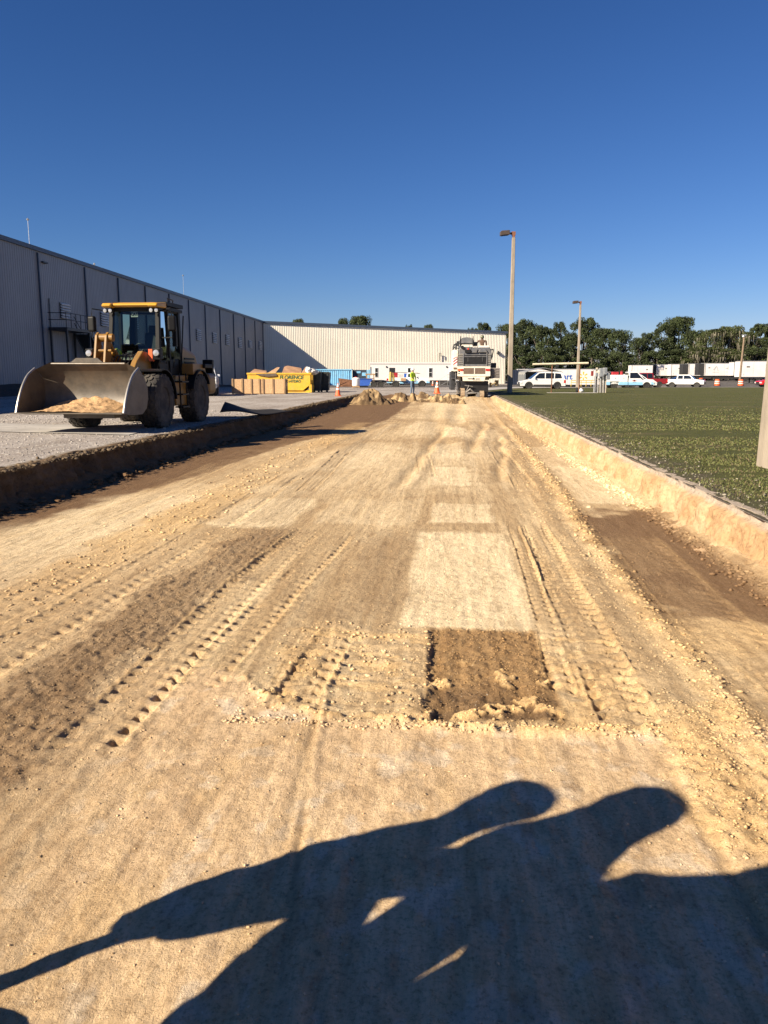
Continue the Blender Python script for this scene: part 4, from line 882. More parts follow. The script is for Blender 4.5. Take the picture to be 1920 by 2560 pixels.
# fenders over wheels
def fender(xc, s, a0, a1, y0, y1, m_):
    m = MB(); n = 14; V = []
    for i in range(n + 1):
        a = R_(a0 + (a1 - a0) * i / n)
        for rr in (TR + .09, TR + .12):
            for yy in (y0, y1): V.append((xc + rr * math.cos(a), s * yy, TR + rr * math.sin(a)))
    F = []
    for i in range(n):
        o = i * 4; F += [(o, o + 1, o + 5, o + 4), (o + 2, o + 6, o + 7, o + 3), (o, o + 4, o + 6, o + 2), (o + 1, o + 3, o + 7, o + 5)]
    F += [(0, 2, 3, 1), (n * 4, n * 4 + 1, n * 4 + 3, n * 4 + 2)]; m.add(V, F); m.build("fender", m_, ld)
for s in (1, -1):
    fender(WB / 2, s, 70, 178, .66, 1.2, M_cabblk); fender(-WB / 2, s, 20, 150, .66, 1.2, M_cabblk)
# engine hood
m = MB(); hp = [(-2.75, 1.0), (-.95, 1.0), (-.95, 2.15), (-1.6, 2.12), (-2.5, 1.95), (-2.75, 1.6)]
m.prism(hp, -.66, .66); m.build("engine_hood", M_cy, ld, bevel=.12, seg=3)
m = MB(); m.box(-3.0, -2.3, -1.1, 1.1, .75, 1.35); m.build("counterweight", M_cy, ld, bevel=.12, seg=3)
m = MB()
for k in range(5): m.box(-2.3, -1.5, .662, .68, 1.3 + k * .11, 1.35 + k * .11)
m.build("hood_grille", M_cabblk, ld)
m = MB(); m.tube([(-1.5, .3, 2.1), (-1.5, .3, 2.55), (-1.6, .3, 2.68)], .055, 10); m.build("exhaust_pipe", M_dark, ld)
for s in (1, -1):
    m = MB(); m.box(-2.35, -1.7, s * .7 - .02 if s > 0 else -1.2, 1.2 if s > 0 else -.68, 1.5, 1.62); m.box(-2.5, -2.35, .9 if s > 0 else -1.2, 1.2 if s > 0 else -.9, 1.35, 1.75); fdo = m.build("rear_platform", M_cabblk, ld, bevel=.02)
    m = MB(); m.box(-2.36, -2.345, (.98 if s > 0 else -1.12), (1.12 if s > 0 else -.98), 1.5, 1.62); m.build("tail_light", mat("red lamp plastic", (.5, .02, .02), .3), fdo)
for q0, q1 in ((.68, 1.12), (-1.12, -.68)): MB().prism([(-2.0, 1.32), (-.9, 1.32), (-.9, 1.62), (-1.9, 1.62)], q0, q1).build("toolbox", M_cy, ld, bevel=.02)
# cab: black frame posts, glass, roof
cabf, cabb, cz0, cz1 = .62, -.92, 1.3, 3.02
cab = bpy.data.objects.new("cab", None); COL.objects.link(cab); cab.parent = ld; cab.location = (0, .09, 0); cab.scale = (1, .87, 1)
m = MB(); hw0, hw1 = .74, .70
def post(x0, y0, z0, x1, y1, z1, r=.055): m.obox(((x0 + x1) / 2, (y0 + y1) / 2, (z0 + z1) / 2), (r * 2, r * 2, math.dist((x0, y0, z0), (x1, y1, z1))), (math.atan2(y0 - y1, z1 - z0), math.atan2(x1 - x0, z1 - z0), 0))
for s in (1, -1):
    post(cabf - .03, s * hw0, cz0 + .35, cabf - .22, s * hw1, cz1, .06); post(cabb, s * hw0, cz0, cabb, s * hw1, cz1, .08); post(-.12, s * (hw0 + .02), cz0, -.12, s * (hw1 + .02), cz1, .05)
    post(cabf, s * .58, cz0, cabf - .03, s * hw0, cz0 + .4, .06)
m.obox((cabf - .2, 0, cz1 - .03), (.14, 1.45, .12)); m.obox((cabb, 0, cz1 - .03), (.14, 1.45, .1)); m.obox((-.2, .71, cz1 - .03), (1.4, .1, .1)); m.obox((-.2, -.71, cz1 - .03), (1.4, .1, .1))
m.obox((cabf + .01, 0, cz0 + .2), (.1, 1.3, .38)); m.prism([(cabb, cz0 - .1), (cabf - .1, cz0 - .1), (cabf + .02, cz0 + .35), (cabb, cz0 + .45)], .66, .76); m.prism([(cabb, cz0 - .1), (cabf - .1, cz0 - .1), (cabf + .02, cz0 + .35), (cabb, cz0 + .45)], -.76, -.66)
m.box(cabb, cabf - .05, -.66, .66, cz0 - .1, cz0 + .02); m.box(cabb - .02, cabb + .04, -.7, .7, cz0, cz0 + .8)
m.build("frame", M_cabblk, cab, bevel=.012)
m = MB(); m.add([(cabf + .015, -.66, cz0 + .42), (cabf + .015, .66, cz0 + .42), (cabf - .17, .64, cz1 - .08), (cabf - .17, -.64, cz1 - .08)], [(0, 1, 2, 3)]); m.build("windshield", M_cabglass, cab)
for s in (1, -1):
    m = MB(); m.add([(cabf - .06, s * .75, cz0 + .45), (-.1, s * .76, cz0 + .45), (-.1, s * .72, cz1 - .08), (cabf - .22, s * .71, cz1 - .08)], [(0, 1, 2, 3)]); m.add([(-.15, s * .76, cz0 + .5), (cabb + .06, s * .76, cz0 + .5), (cabb + .06, s * .71, cz1 - .08), (-.15, s * .72, cz1 - .08)], [(0, 1, 2, 3)]); m.build("side_window", M_cabglass, cab)
m = MB(); m.add([(cabb - .03, -.66, cz0 + .85), (cabb - .03, .66, cz0 + .85), (cabb - .03, .64, cz1 - .08), (cabb - .03, -.64, cz1 - .08)], [(0, 1, 2, 3)]); m.build("rear_window", M_cabglass, cab)
m = MB(); m.prism([(-1.15, 3.04), (.62, 3.02), (.70, 3.06), (.64, 3.11), (.2, 3.17), (-1.0, 3.17), (-1.15, 3.12)], -.56, .56)
for s in (1, -1): m.prism([(.1, 3.02), (.74, 3.0), (.80, 3.05), (.72, 3.11), (.1, 3.17)], s * .56, s * .84)
m.build("roof", mat("roof yellow", (.52, .27, .025), .4, 0, .05, 3), cab, bevel=.03)
m = MB(); m.box(-1.1, .1, -.82, .82, 2.98, 3.06)
for s in (1, -1): m.obox((-.5, s * .7, 3.14), (1.2, .3, .1))
m.tube([(-1.1, .5, 3.2), (-1.05, .55, 3.32), (-.2, .75, 3.3), (-.15, .78, 3.2)], .018, 6); m.build("roof_liner", M_cabblk, cab)
for s in (1, -1):
    for k in (.62, .78):
        m = MB(); m.lathe([(.055, .6), (.065, .68), (.05, .70), (0, .70)], 12, 'x', (.0, s * k, 2.93)); wl = m.build("work_light", M_cabblk, cab, smooth=True)
        m = MB(); m.lathe([(.052, .702), (0, .708)], 12, 'x', (0, s * k, 2.93)); m.build("lens", M_lamp, wl)
# seat, wheel, console, sign, hi-vis vest
m = MB(); m.box(-.7, -.15, -.27, .27, 1.6, 1.8); m.obox((-.68, 0, 2.1), (.16, .5, .7), (0, -.12, 0)); m.build("seat", M_black, cab, bevel=.06, seg=3)
m = MB(); m.obox((-.74, 0, 2.52), (.12, .28, .24), (0, -.1, 0)); m.build("headrest", M_black, cab, bevel=.05, seg=3)
m = MB(); m.tube([(.35, 0, 1.35), (.12, 0, 1.95)], .05, 8); m.tube([(.1 + .1 * math.sin(a), .2 * math.cos(a), 1.97 + .15 * math.sin(a)) for a in np.linspace(0, 2 * math.pi, 25)], .018, 6, False); m.tube([(.1, -.2, 1.97), (.1, .2, 1.97)], .014, 6); m.build("steering_wheel", M_black, cab)
m = MB(); m.box(.2, .5, -.25, .25, 1.32, 1.75); m.box(-.5, -.1, -.58, -.33, 1.32, 1.95); m.build("console", M_dark, cab, bevel=.04)
m = MB(); m.obox((.5, .0, 1.7), (.12, 1.1, .1), (0, .2, 0)); m.build("dashboard", mat("dusty dash", (.28, .28, .25), .8), cab, bevel=.02)
lump("safety_vest", "bright yellow safety vest bundled inside the loader's cab window", "vest", (.36, .43 - .9, 1.86), (.1, .12, .12), mat("fluorescent yellow", (.62, .85, .03), .7), ld, None, 4, 8)
m = MB(); m.box(.44, .45, -.11 + .0, .1, 2.78, 2.92); pl = m.build("name_plate", mat("plate grey", (.55, .55, .5), .5), cab)
text_bm("CAT", .11, "lettering", M_black, pl, (.455, -.005, 2.85), (R_(90), 0, R_(90)), .003, 0, .004)
m = MB(); m.tube([(.60, .0, 1.75), (.63, .3, 1.95), (.62, .45, 1.82)], .012, 6); m.obox((.60, .3, 1.78), (.02, .5, .02), (.3, 0, 0)); m.build("wiper", M_black, cab)
# mirrors
for s in (1, -1):
    m = MB(); m.tube([(cabf - .2, s * .74, 2.92), (.65, s * 1.2, 2.98), (.65, s * 1.22, 2.8)], .016, 6); m.tube([(cabf - .15, s * .76, 2.25), (.65, s * 1.22, 2.25), (.65, s * 1.22, 2.4)], .016, 6); ar = m.build("mirror_arm", M_cabblk, cab)
    m = MB(); m.obox((.65, s * 1.22, 2.6), (.14, .24, .40), (0, 0, s * .2)); m.build("mirror", M_cabblk, ar, bevel=.055, seg=3)
m = MB(); m.obox((-.15, .95, 2.3), (.1, .12, .5)); m.tube([(.2, .8, 1.6), (.25, .9, 2.5), (.15, .8, 2.8)], .018, 6); m.tube([(-.3, .8, 1.5), (-.35, .92, 2.3), (-.3, .8, 2.75)], .018, 6); m.tube([(-.9, .8, 1.5), (-.9, .93, 2.9)], .02, 6); m.build("handrail", M_cabblk, cab)
# headlamps on stalks
for s in (1, -1):
    m = MB(); m.tube([(.7, s * .6, 1.6), (.95, s * .86, 1.72)], .03, 6); m.obox((1.0, s * .88, 1.83), (.2, .2, .28), (0, .1, 0)); hl = m.build("headlight_housing", M_cabblk, ld, bevel=.04)
    m = MB(); m.lathe([(.085, 1.09), (.075, 1.12), (0, 1.13)], 16, 'x', (.02, s * .88, 1.85)); m.build("headlight", M_lamp, hl, smooth=True)
    m = MB(); m.obox((.98, s * .70, 1.8), (.12, .1, .3)); m.build("turn_signal", M_orange, hl)
# loader tower, lift arms, tilt linkage
for s in (1, -1):
    m = MB(); m.prism([(.25, 1.1), (1.3, 1.05), (1.25, 1.5), (.95, 1.75), (.5, 1.75)], s * .30, s * .36); m.build("tower_plate", M_cy, ld, bevel=.01)
armp = [(.55, 1.62), (.75, 1.86), (1.15, 1.9), (1.55, 1.65), (2.0, 1.2), (2.28, .72), (2.45, .42), (2.25, .36), (2.0, .7), (1.6, 1.15), (1.2, 1.38), (.8, 1.40), (.55, 1.38)]
for s in (1, -1):
    m = MB(); m.prism(armp, s * .42, s * .56); m.build("lift_arm", M_cy, ld, bevel=.02)
    m = MB(); m.tube([(.6, s * .5, 1.0), (1.0, s * .5, .97)], .08, 10); m.tube([(1.0, s * .5, .97), (1.75, s * .5, .92)], .04, 8); m.build("lift_cylinder", M_cy, ld)
m = MB(); m.tube([(1.95, -.5, 1.02), (1.95, .5, 1.02)], .11, 10); m.build("cross_tube", M_cy, ld)
for y0 in (-.33, -.08):
    m = MB(); m.prism([(1.18, 2.28), (1.3, 2.36), (1.42, 2.28), (1.6, 1.6), (1.88, 1.05), (1.95, .8), (1.75, .75), (1.5, 1.2), (1.22, 1.7)], y0 - .22, y0 - .22 + .06); m.build("tilt_lever", M_cy, ld, bevel=.01)
m = MB(); m.lathe([(0, -.5), (.1, -.5), (.1, -.13), (0, -.13)], 14, 'y', (1.3, 0, 2.22)); m.tube([(1.28, -.3, 2.2), (.95, -.3, 1.9)], .05, 8); m.tube([(.95, -.3, 1.9), (.5, -.3, 1.5)], .085, 10); m.tube([(1.45, -.46, 1.9), (1.45, -.13, 1.9)], .035, 6); m.build("tilt_cylinder", M_cy, ld, smooth=True)
m = MB()
for k in range(6):
    y0 = -.15 + k * .1; m.tube([(.5, y0, 1.5), (.7, y0 + .03, 1.82 + .03 * (k % 3)), (1.05, y0 - .05, 1.78), (1.3, y0 - .1, 1.45)], .018, 6)
m.build("hydraulic_hoses", M_hyd, ld, smooth=True)
m = MB(); m.tube([(.62 - WB / 2 - .4, 1.02, 1.2), (.5 - WB / 2, 1.1, .95), (.45 - WB / 2 - .3, 1.08, .8)], .02, 6); m.build("hose", mat("yellow hose", (.6, .45, .05), .5), ld)
# bucket
bk = bpy.data.objects.new("bucket", None); COL.objects.link(bk); bk.parent = ld; bk.location = (WB / 2 + 1.02, -.20, 0)
BW = 1.25
inn = [(1.22, .47), (.55, .43), (.2, .45), (-.02, .55), (-.12, .75), (-.13, 1.0), (-.05, 1.28), (.12, 1.5), (.22, 1.6)]
out = [(p[0] - .02, p[1] - .035) if i < 3 else (p[0] - .05, p[1] - .01) for i, p in enumerate(inn)]; out[0] = (1.22, .45)
def rsm(pts, k=3):
    P = [Vector(p) for p in pts]; o_ = []
    for i in range(len(P) - 1):
        p0 = P[max(i - 1, 0)]; p1 = P[i]; p2 = P[i + 1]; p3 = P[min(i + 2, len(P) - 1)]
        for j in range(k):
            t = j / k; o_.append(tuple(.5 * ((2 * p1) + (-p0 + p2) * t + (2 * p0 - 5 * p1 + 4 * p2 - p3) * t * t + (-p0 + 3 * p1 - 3 * p2 + p3) * t ** 3)))
    o_.append(tuple(P[-1])); return o_
inn = rsm(inn); out = rsm(out)
V = []; F = []; ycols = [-BW, -BW + .02, -BW * .72, -BW * .3, 0, BW * .3, BW * .72, BW - .02, BW]
def ztop(y, p):   # the top corners slope down
    k = max(0, (abs(y) - BW * .74) / (BW * .26)); return (p[0] + .05 * k, p[1] - .16 * k * max(0, (p[1] - 1.2) / .4))
for prof in (inn, out):
    for p in prof:
        for y in ycols: q = ztop(y, p); V.append((q[0], y, q[1]))
n = len(inn); k = len(ycols)
for i in range(n - 1):
    for j in range(k - 1):
        a = i * k + j; F.append((a, a + 1, a + k + 1, a + k)); b_ = n * k + a; F.append((b_ + k, b_ + k + 1, b_ + 1, b_))
for j in range(k - 1):
    F.append((j, n * k + j, n * k + j + 1, j + 1)); a = (n - 1) * k + j; F.append((a, a + 1, n * k + a + 1, n * k + a))
m = MB(); m.add(V, F); m.build("shell", M_steelb, bk, smooth=True, angle=35)
sp = rsm([(1.22, .45), (1.08, .75), (.88, 1.05), (.62, 1.30), (.28, 1.46)], 4); spb = [(-.05, 1.2), (-.18, 1.0), (-.18, .75), (-.06, .52), (.2, .4), (.7, .4)]
for s in (1, -1):
    m = MB(); m.prism(sp + spb, s * (BW - .005), s * (BW + .03)); m.build("side_plate", M_steelb, bk)
    m = MB(); m.tube([(p[0], s * (BW + .012), p[1]) for p in sp], .028, 6); m.build("side_cutter", mat("bright worn edge", (.40, .37, .33), .35, .6), bk, smooth=True)
m = MB(); m.prism([(1.05, .435), (1.4, .452), (1.4, .468), (1.05, .475)], -BW - .05, BW + .05); m.box(.3, 1.0, -.25, .95, .34, .425); m.build("cutting_edge", M_steelb, bk)
m = MB(); m.prism([(-.55, 1.52), (.45, 1.52), (.22, 1.70), (-.30, 1.70)], .10, .15, 'x'); o = m.build("spill_guard", M_steelb, bk); 
m = MB(); m.tube([(.19, y, 1.57 + .0) for y in np.linspace(-BW * .72, BW * .72, 8)], .02, 6); m.build("top_edge", MATS["bright worn edge"], bk)
m = MB()
for y0 in (-.6, -.25, .25, .6): m.prism([(-.22, .6), (-.42, .45), (-.5, .75), (-.35, 1.15), (-.22, 1.15)], y0 - .04, y0 + .04)
m.build("hinge_plates", M_cy, bk)
# sand in the bucket
nx_, ny_ = 34, 90; V = []; Cc = []
for i in range(nx_):
    u = i / (nx_ - 1)
    for j in range(ny_):
        v = j / (ny_ - 1); x = .02 + 1.18 * u; y = (-BW + .04) + (2 * BW - .28) * v
        bas = .46 + (.10 * (1 - u) ** 3); e = math.sin(math.pi * min(1, v * 1.0)) ** .7; hh = .05 * (1 if v < .9 else 0) + .19 * max(0, 1 - abs((v - .56) / .58) ** 1.5) * (1 - u) ** .65 * (1 if u < .999 else 0)
        nn_ = float(fbm(x * 5, y * 5, 4, 301)); V.append((x, y, bas - .012 + max(0, hh * (.55 + .9 * nn_) + .035 * (nn_ - .35)) * e)); c = .75 + .4 * float(fbm(x * 14, y * 14, 3, 303)); Cc.append((.50 * c, .32 * c, .17 * c))
sd = npmesh("sand", V, gridF(nx_, ny_), M_bank, None, col=np.array(Cc)); sd.matrix_world = Matrix.Translation(ld.location) @ Matrix.Rotation(LH, 4, 'Z') @ Matrix.Translation(bk.location)
tag(sd, "low heap of orange sand lying in the loader's bucket", "sand", None, 'stuff')
# ------------------------------------------------------------------ people (one skinned surface each)
import bmesh
M_skin = mat("skin", (.42, .24, .16), .6, 0, .05, 8)
def skin_mesh(J, E, sub=2):
    """J: name -> (x, y, z, r); E: edges; returns a mesh grown round the skeleton"""
    names = list(J); bm = bmesh.new(); lay = bm.verts.layers.skin.verify(); vs = {}
    for k in names:
        v = bm.verts.new(J[k][:3]); v[lay].radius = (J[k][3], J[k][4] if len(J[k]) > 4 else J[k][3]); v[lay].use_root = (k == names[0]); vs[k] = v
    for a, b_ in E: bm.edges.new((vs[a], vs[b_]))
    me = bpy.data.meshes.new("skin"); bm.to_mesh(me); bm.free()
    o = bpy.data.objects.new("skin", me); COL.objects.link(o)
    s = o.modifiers.new("s", 'SKIN'); s.use_smooth_shade = True; s.branch_smoothing = .6
    q = o.modifiers.new("q", 'SUBSURF'); q.levels = sub; q.render_levels = sub
    dg = bpy.context.evaluated_depsgraph_get(); dg.update(); out = bpy.data.meshes.new_from_object(o.evaluated_get(dg)); bpy.data.objects.remove(o); return out
def person(label, loc, rz, J, mats, pick, group=None, helmet=None, hand_dirs=None):
    """pick(x, y, z) -> material index"""
    E = [("hip", "waist"), ("waist", "chest"), ("chest", "neck"), ("neck", "head"), ("head", "crown")]
    for s in "LR":
        E += [("chest", "sho" + s), ("sho" + s, "elb" + s), ("elb" + s, "wri" + s), ("wri" + s, "pal" + s), ("hip", "thi" + s), ("thi" + s, "kne" + s), ("kne" + s, "ank" + s), ("ank" + s, "toe" + s)]
    me = skin_mesh(J, E); bm = bmesh.new(); bm.from_mesh(me)
    def addtube(pts, rs):
        t = MB().tube(pts, rs, 6); o_ = [bm.verts.new(v) for v in t.v]
        for f in t.f:
            try: bm.faces.new([o_[i] for i in f])
            except ValueError: pass
    for s in "LR":
        w_ = Vector(J["wri" + s][:3]); p = Vector(J["pal" + s][:3]); d = (p - w_).normalized(); sd_ = Vector((0, 1, 0)) if abs(d.y) < .7 else Vector((1, 0, 0)); sd_ = (sd_ - d * sd_.dot(d)).normalized(); c = d.cross(sd_)
        for k, l in enumerate((.07, .08, .075, .058)):
            a = p + d * .02 + sd_ * (-.03 + .02 * k); addtube([a, a + d * l * .55, a + d * l * .9 + c * l * .3], [.0095, .009, .007])
        a = w_ + (p - w_) * .5 + sd_ * -.035; addtube([a, a + d * .03 - sd_ * .025, a + d * .06 - sd_ * .028], [.011, .011, .008])
    h = Vector(J["head"][:3]); fdir = Vector(J["_face"]) if "_face" in J else Vector((1, 0, 0)); sdv = Vector((-fdir.y, fdir.x, 0))
    addtube([h + fdir * .09 + Vector((0, 0, .03)), h + fdir * .125 - Vector((0, 0, .01)), h + fdir * .1 - Vector((0, 0, .03))], [.008, .016, .012])
    addtube([h + fdir * .09 + sdv * .025 - Vector((0, 0, .06)), h + fdir * .098 - Vector((0, 0, .06)), h + fdir * .09 - sdv * .025 - Vector((0, 0, .06))], [.005, .008, .005])
    for s in (1, -1): addtube([h + sdv * s * .085 - Vector((0, 0, .03)), h + sdv * s * .1, h + sdv * s * .09 + Vector((0, 0, .03))], [.012, .018, .012]); addtube([h + fdir * .085 + sdv * s * .03 + Vector((0, 0, .025)), h + fdir * .1 + sdv * s * .032 + Vector((0, 0, .025))], [.012, .008])
    for f in bm.faces: f.smooth = True
    bmesh.ops.recalc_face_normals(bm, faces=bm.faces); bm.to_mesh(me); bm.free(); me.name = "person"; me.materials.clear()
    for m_ in mats: me.materials.append(m_)
    for q_ in me.polygons: q_.material_index = pick(*q_.center)
    o = bpy.data.objects.new("person", me); COL.objects.link(o); o.location = loc; o.rotation_euler = (0, 0, rz); tag(o, label, "person", group)
    if helmet:
        m = MB(); hz = J["crown"][2] - .03; hx, hy = J["head"][0], J["head"][1]; n = 20
        m.lathe([(.125, hz - .06), (.128, hz - .02), (.118, hz + .04), (.085, hz + .085), (.04, hz + .105), (0, hz + .11)], n, 'z', (hx, hy, 0))
        vs = [(hx + (.123 + .0) * math.cos(a), hy + .123 * math.sin(a), hz - .055) for a in np.linspace(0, 6.283, 24, False)] + [(hx + (.155 + .05 * max(0, math.cos(a - math.atan2(fdir.y, fdir.x)))) * math.cos(a), hy + (.15 + .05 * max(0, math.cos(a - math.atan2(fdir.y, fdir.x)))) * math.sin(a), hz - .065) for a in np.linspace(0, 6.283, 24, False)]
        m.add(vs, [(i, (i + 1) % 24, 24 + (i + 1) % 24, 24 + i) for i in range(24)])
        m.add([(hx - .01, hy - .12, hz + .0)] * 0, [])
        m.build("hard_hat", helmet, o, smooth=True, angle=50)
    return o
def standJ(h=1.8, lean=0., arms=None, stance=.11, face=(1, 0, 0)):
    k = h / 1.8
    J = {"hip": (0, 0, .95, .15, .12), "waist": (.0, 0, 1.10, .145, .11), "chest": (.01 + lean, 0, 1.36, .165, .12), "neck": (.02 + lean, 0, 1.51, .062), "head": (.03 + lean, 0, 1.64, .088), "crown": (.03 + lean, 0, 1.72, .082)}
    arms = arms or {"L": ((.0, .21, 1.42), (-.03, .27, 1.15), (.05, .27, .90), (.07, .27, .83)), "R": ((.0, -.21, 1.42), (-.03, -.27, 1.15), (.05, -.27, .90), (.07, -.27, .83))}
    for s, q in (("L", 1), ("R", -1)):
        a = arms[s]; J["sho" + s] = (*a[0], .062); J["elb" + s] = (*a[1], .048); J["wri" + s] = (*a[2], .031); J["pal" + s] = (*a[3], .036, .02)
        J["thi" + s] = (.0, q * .10, .84, .095); J["kne" + s] = (.02, q * stance, .48, .066); J["ank" + s] = (-.02, q * (stance + .01), .09, .047); J["toe" + s] = (.15, q * (stance + .03), .04, .042, .03)
    J = {n: (v[0] * k, v[1] * k, v[2] * k) + tuple(r * k for r in v[3:]) for n, v in J.items()}
    J["_face"] = face; return J
def split(J): f = J.pop("_face"); return J, f
_person = person
def person(label, loc, rz, J, *a, **k):
    f = J.pop("_face", (1, 0, 0)); J2 = dict(J)
    class D(dict): pass
    d = D(J2)
    return _person_core(label, loc, rz, d, f, *a, **k)
def _person_core(label, loc, rz, J, f, *a, **k):
    JJ = dict(J)
    # the face direction rides along outside the skeleton
    global _sk
    real = skin_mesh
    def sk(Jx, E, sub=2): return real({n: v for n, v in Jx.items() if n != "_face"}, E, sub)
    globals()['skin_mesh'] = sk; JJ["_face"] = f
    try: return _person(label, loc, rz, JJ, *a, **k)
    finally: globals()['skin_mesh'] = real

M_lime = mat("lime safety shirt", (.42, .66, .05), .8, 0, .1, 6); M_jean = mat("blue denim", (.10, .155, .24), .85, 0, .2, 9); M_boot = mat("brown boots", (.09, .05, .03), .8)
M_hat = mat("white hard hat", (.82, .82, .80), .35); M_brown = mat("brown work shirt", (.13, .08, .055), .9, 0, .12, 8); M_greenhat = mat("olive hard hat", (.12, .13, .07), .35)
def pk(x, y, z):      # shirt, skin, trousers, boots
    if z < .13: return 3
    if z < .94: return 1 if abs(y) > .2 or (x > .12 and z > .7) else 2
    if z > 1.50: return 1
    return 1 if (abs(y) > .235 and z < 1.16) else 0
armsW = {"L": ((.0, .20, 1.43), (.04, .27, 1.17), (.14, .20, .95), (.16, .17, .88)), "R": ((.0, -.20, 1.43), (.08, -.27, 1.17), (.24, -.2, 1.0), (.28, -.17, .94))}
wp = at(1031, 979, 54.); wp.z = .0
w_ = person("worker in a lime shirt, blue jeans and white hard hat standing by the dirt", wp, YAW + R_(-40), standJ(1.80, -.02, armsW, .12), [M_lime, M_skin, M_jean, M_boot], pk, None, M_hat)

# ------------------------------------------------------------------ milling machine seen from behind
M_mw = mat("machine off white paint", (.74, .70, .61), .45, 0, .06, 4, dust=(.42, .34, .24, .5), dscale=3); M_mg = mat("machine grey plastic", (.115, .12, .135), .5, 0, .15, 5, dust=(.28, .25, .21, .4), dscale=3)
M_mbox = mat("brown grey steel box", (.17, .15, .145), .6, .1, .2, 4, dust=(.3, .25, .2, .4))
M_pad = mat("track pads", (.40, .30, .20), .7, .2, .2, 8); M_grille = mat("rusty brown grille", (.13, .085, .065), .7)
mm_p = at(1184, 990, 52.); mm_p.z = -.2
ml = thing("milling_machine", "big white and grey road milling machine seen from behind at the end of the cut", "milling machine", mm_p, YAW + R_(-3))
def cx_(X): return (X - 872) / 399.
def cz_(Y): return (1812 - Y) / 399.
def rbx(m, x0, x1, y0, y1, d0, d1): return m.box(cx_(x0), cx_(x1), d0, d1, cz_(y1), cz_(y0))
m = MB(); m.prism([(cx_(470), cz_(990)), (cx_(1305), cz_(990)), (cx_(1312), cz_(620)), (cx_(1285), cz_(535)), (cx_(1240), cz_(515)), (cx_(520), cz_(515)), (cx_(480), cz_(560))], .1, 3.4, 'y'); m.build("engine_cover", M_mg, ml, bevel=.05)
m = MB(); m.box(cx_(455), cx_(1290), .9, 6.6, 1.2, 2.3); m.box(cx_(600), cx_(1150), 6.6, 8.2, 1.0, 1.7); m.build("main_frame", M_mw, ml, bevel=.04)
m = MB(); rbx(m, 605, 1185, 760, 935, .03, .12); m.build("radiator_grille", M_black, ml)
m = MB()
for Y in (690, 735): rbx(m, 600, 1200, Y, Y + 22, .0, .14)
rbx(m, 590, 612, 660, 985, -.02, .14); rbx(m, 1180, 1205, 640, 985, -.02, .14); rbx(m, 590, 1205, 938, 985, .02, .14)
for X in (710, 1075): rbx(m, X, X + 8, 770, 870, .0, .03)
m.build("grille_frame", M_mg, ml, bevel=.01)
for s, (a, b_) in (("l", (472, 592)), ("r", (1207, 1300))):
    m = MB()
    for k in range(7): m.box(cx_(a), cx_(b_), .02, .11, cz_(985 - k * 46 - 34), cz_(985 - k * 46))
    m.build("louvre_panel", mat("louvre grey", (.20, .20, .20), .5, dust=(.3, .26, .2, .5)), ml, bevel=.015)
m = MB(); m.prism([(cx_(540), cz_(505)), (cx_(845), cz_(505)), (cx_(825), cz_(440)), (cx_(560), cz_(440))], .3, 1.6, 'y'); m.build("deck_panel", M_mw, ml, bevel=.02)
m = MB(); m.prism([(cx_(980), cz_(515)), (cx_(1285), cz_(515)), (cx_(1255), cz_(465)), (cx_(1005), cz_(465))], .3, 1.6, 'y'); m.build("deck_panel", M_mw, ml, bevel=.02)
m = MB(); m.lathe([(.1, -.1), (.1, .3), (0, .3)], 14, 'y', (cx_(565), 0.1, cz_(508))); m.lathe([(0, -.06), (.085, -.06)], 14, 'y', (cx_(565), 0.1, cz_(508))); m.build("air_intake", M_black, ml)
m = MB(); m.box(cx_(630), cx_(770), -.1, .1, cz_(640), cz_(570)); m.tube([(cx_(740), 0, cz_(570)), (cx_(740), 0, cz_(450))], .01, 5); m.build("tow_bracket", M_black, ml)
m = MB(); m.lathe([(.06, 0), (.055, .1), (0, .12)], 10, 'z', (cx_(718), -.05, cz_(575))); m.build("beacon", mat("red beacon", (.55, .05, .02), .3), ml)
m = MB(); m.prism([(cx_(960), cz_(640)), (cx_(1010), cz_(560)), (cx_(1150), cz_(560)), (cx_(1190), cz_(610)), (cx_(1190), cz_(640))], -.03, .1, 'y'); m.prism([(cx_(790), cz_(650)), (cx_(800), cz_(570)), (cx_(950), cz_(560)), (cx_(930), cz_(650))], -.02, .1, 'y'); m.build("rear_hood_ribs", M_mg, ml, bevel=.02)
m = MB(); m.prism([(cx_(455), cz_(1240)), (cx_(585), cz_(1250)), (cx_(1165), cz_(1250)), (cx_(1290), cz_(1240)), (cx_(1290), cz_(992)), (cx_(455), cz_(992))], -.06, .9, 'y'); m.build("bumper", M_mw, ml, bevel=.03)
for a, b_ in ((603, 860), (890, 1150)):
    m = MB(); rbx(m, a, b_, 1030, 1178, -.075, -.062); g2 = m.build("vent_grille", M_grille, ml)
    m = MB()
    for k in range(5): rbx(m, a, b_, 1048 + k * 27, 1054 + k * 27, -.09, -.076)
    m.build("slats", mat("grille slat", (.30, .22, .17), .6), g2)
m = MB(); m.prism([(cx_(595), cz_(1360)), (cx_(1140), cz_(1365)), (cx_(1168), cz_(1253)), (cx_(578), cz_(1253))], -.04, .5, 'y'); lp = m.build("rear_panel", M_mw, ml, bevel=.015)
text_bm("WIRTGEN", .10, "lettering", M_dark, lp, (cx_(800), -.045, cz_(1305)), (R_(90), 0, 0), .003, 0, .004); text_bm("GROUP", .07, "lettering", M_dark, lp, (cx_(970), -.045, cz_(1305)), (R_(90), 0, 0), .003, 0, .003)
m = MB(); rbx(m, 850, 1035, 1328, 1338, -.048, -.041); m.lathe([(.0, 0), (.05, 0)], 12, 'y', (cx_(862), -.05, cz_(1290))); m.build("emblem", M_dark, lp)
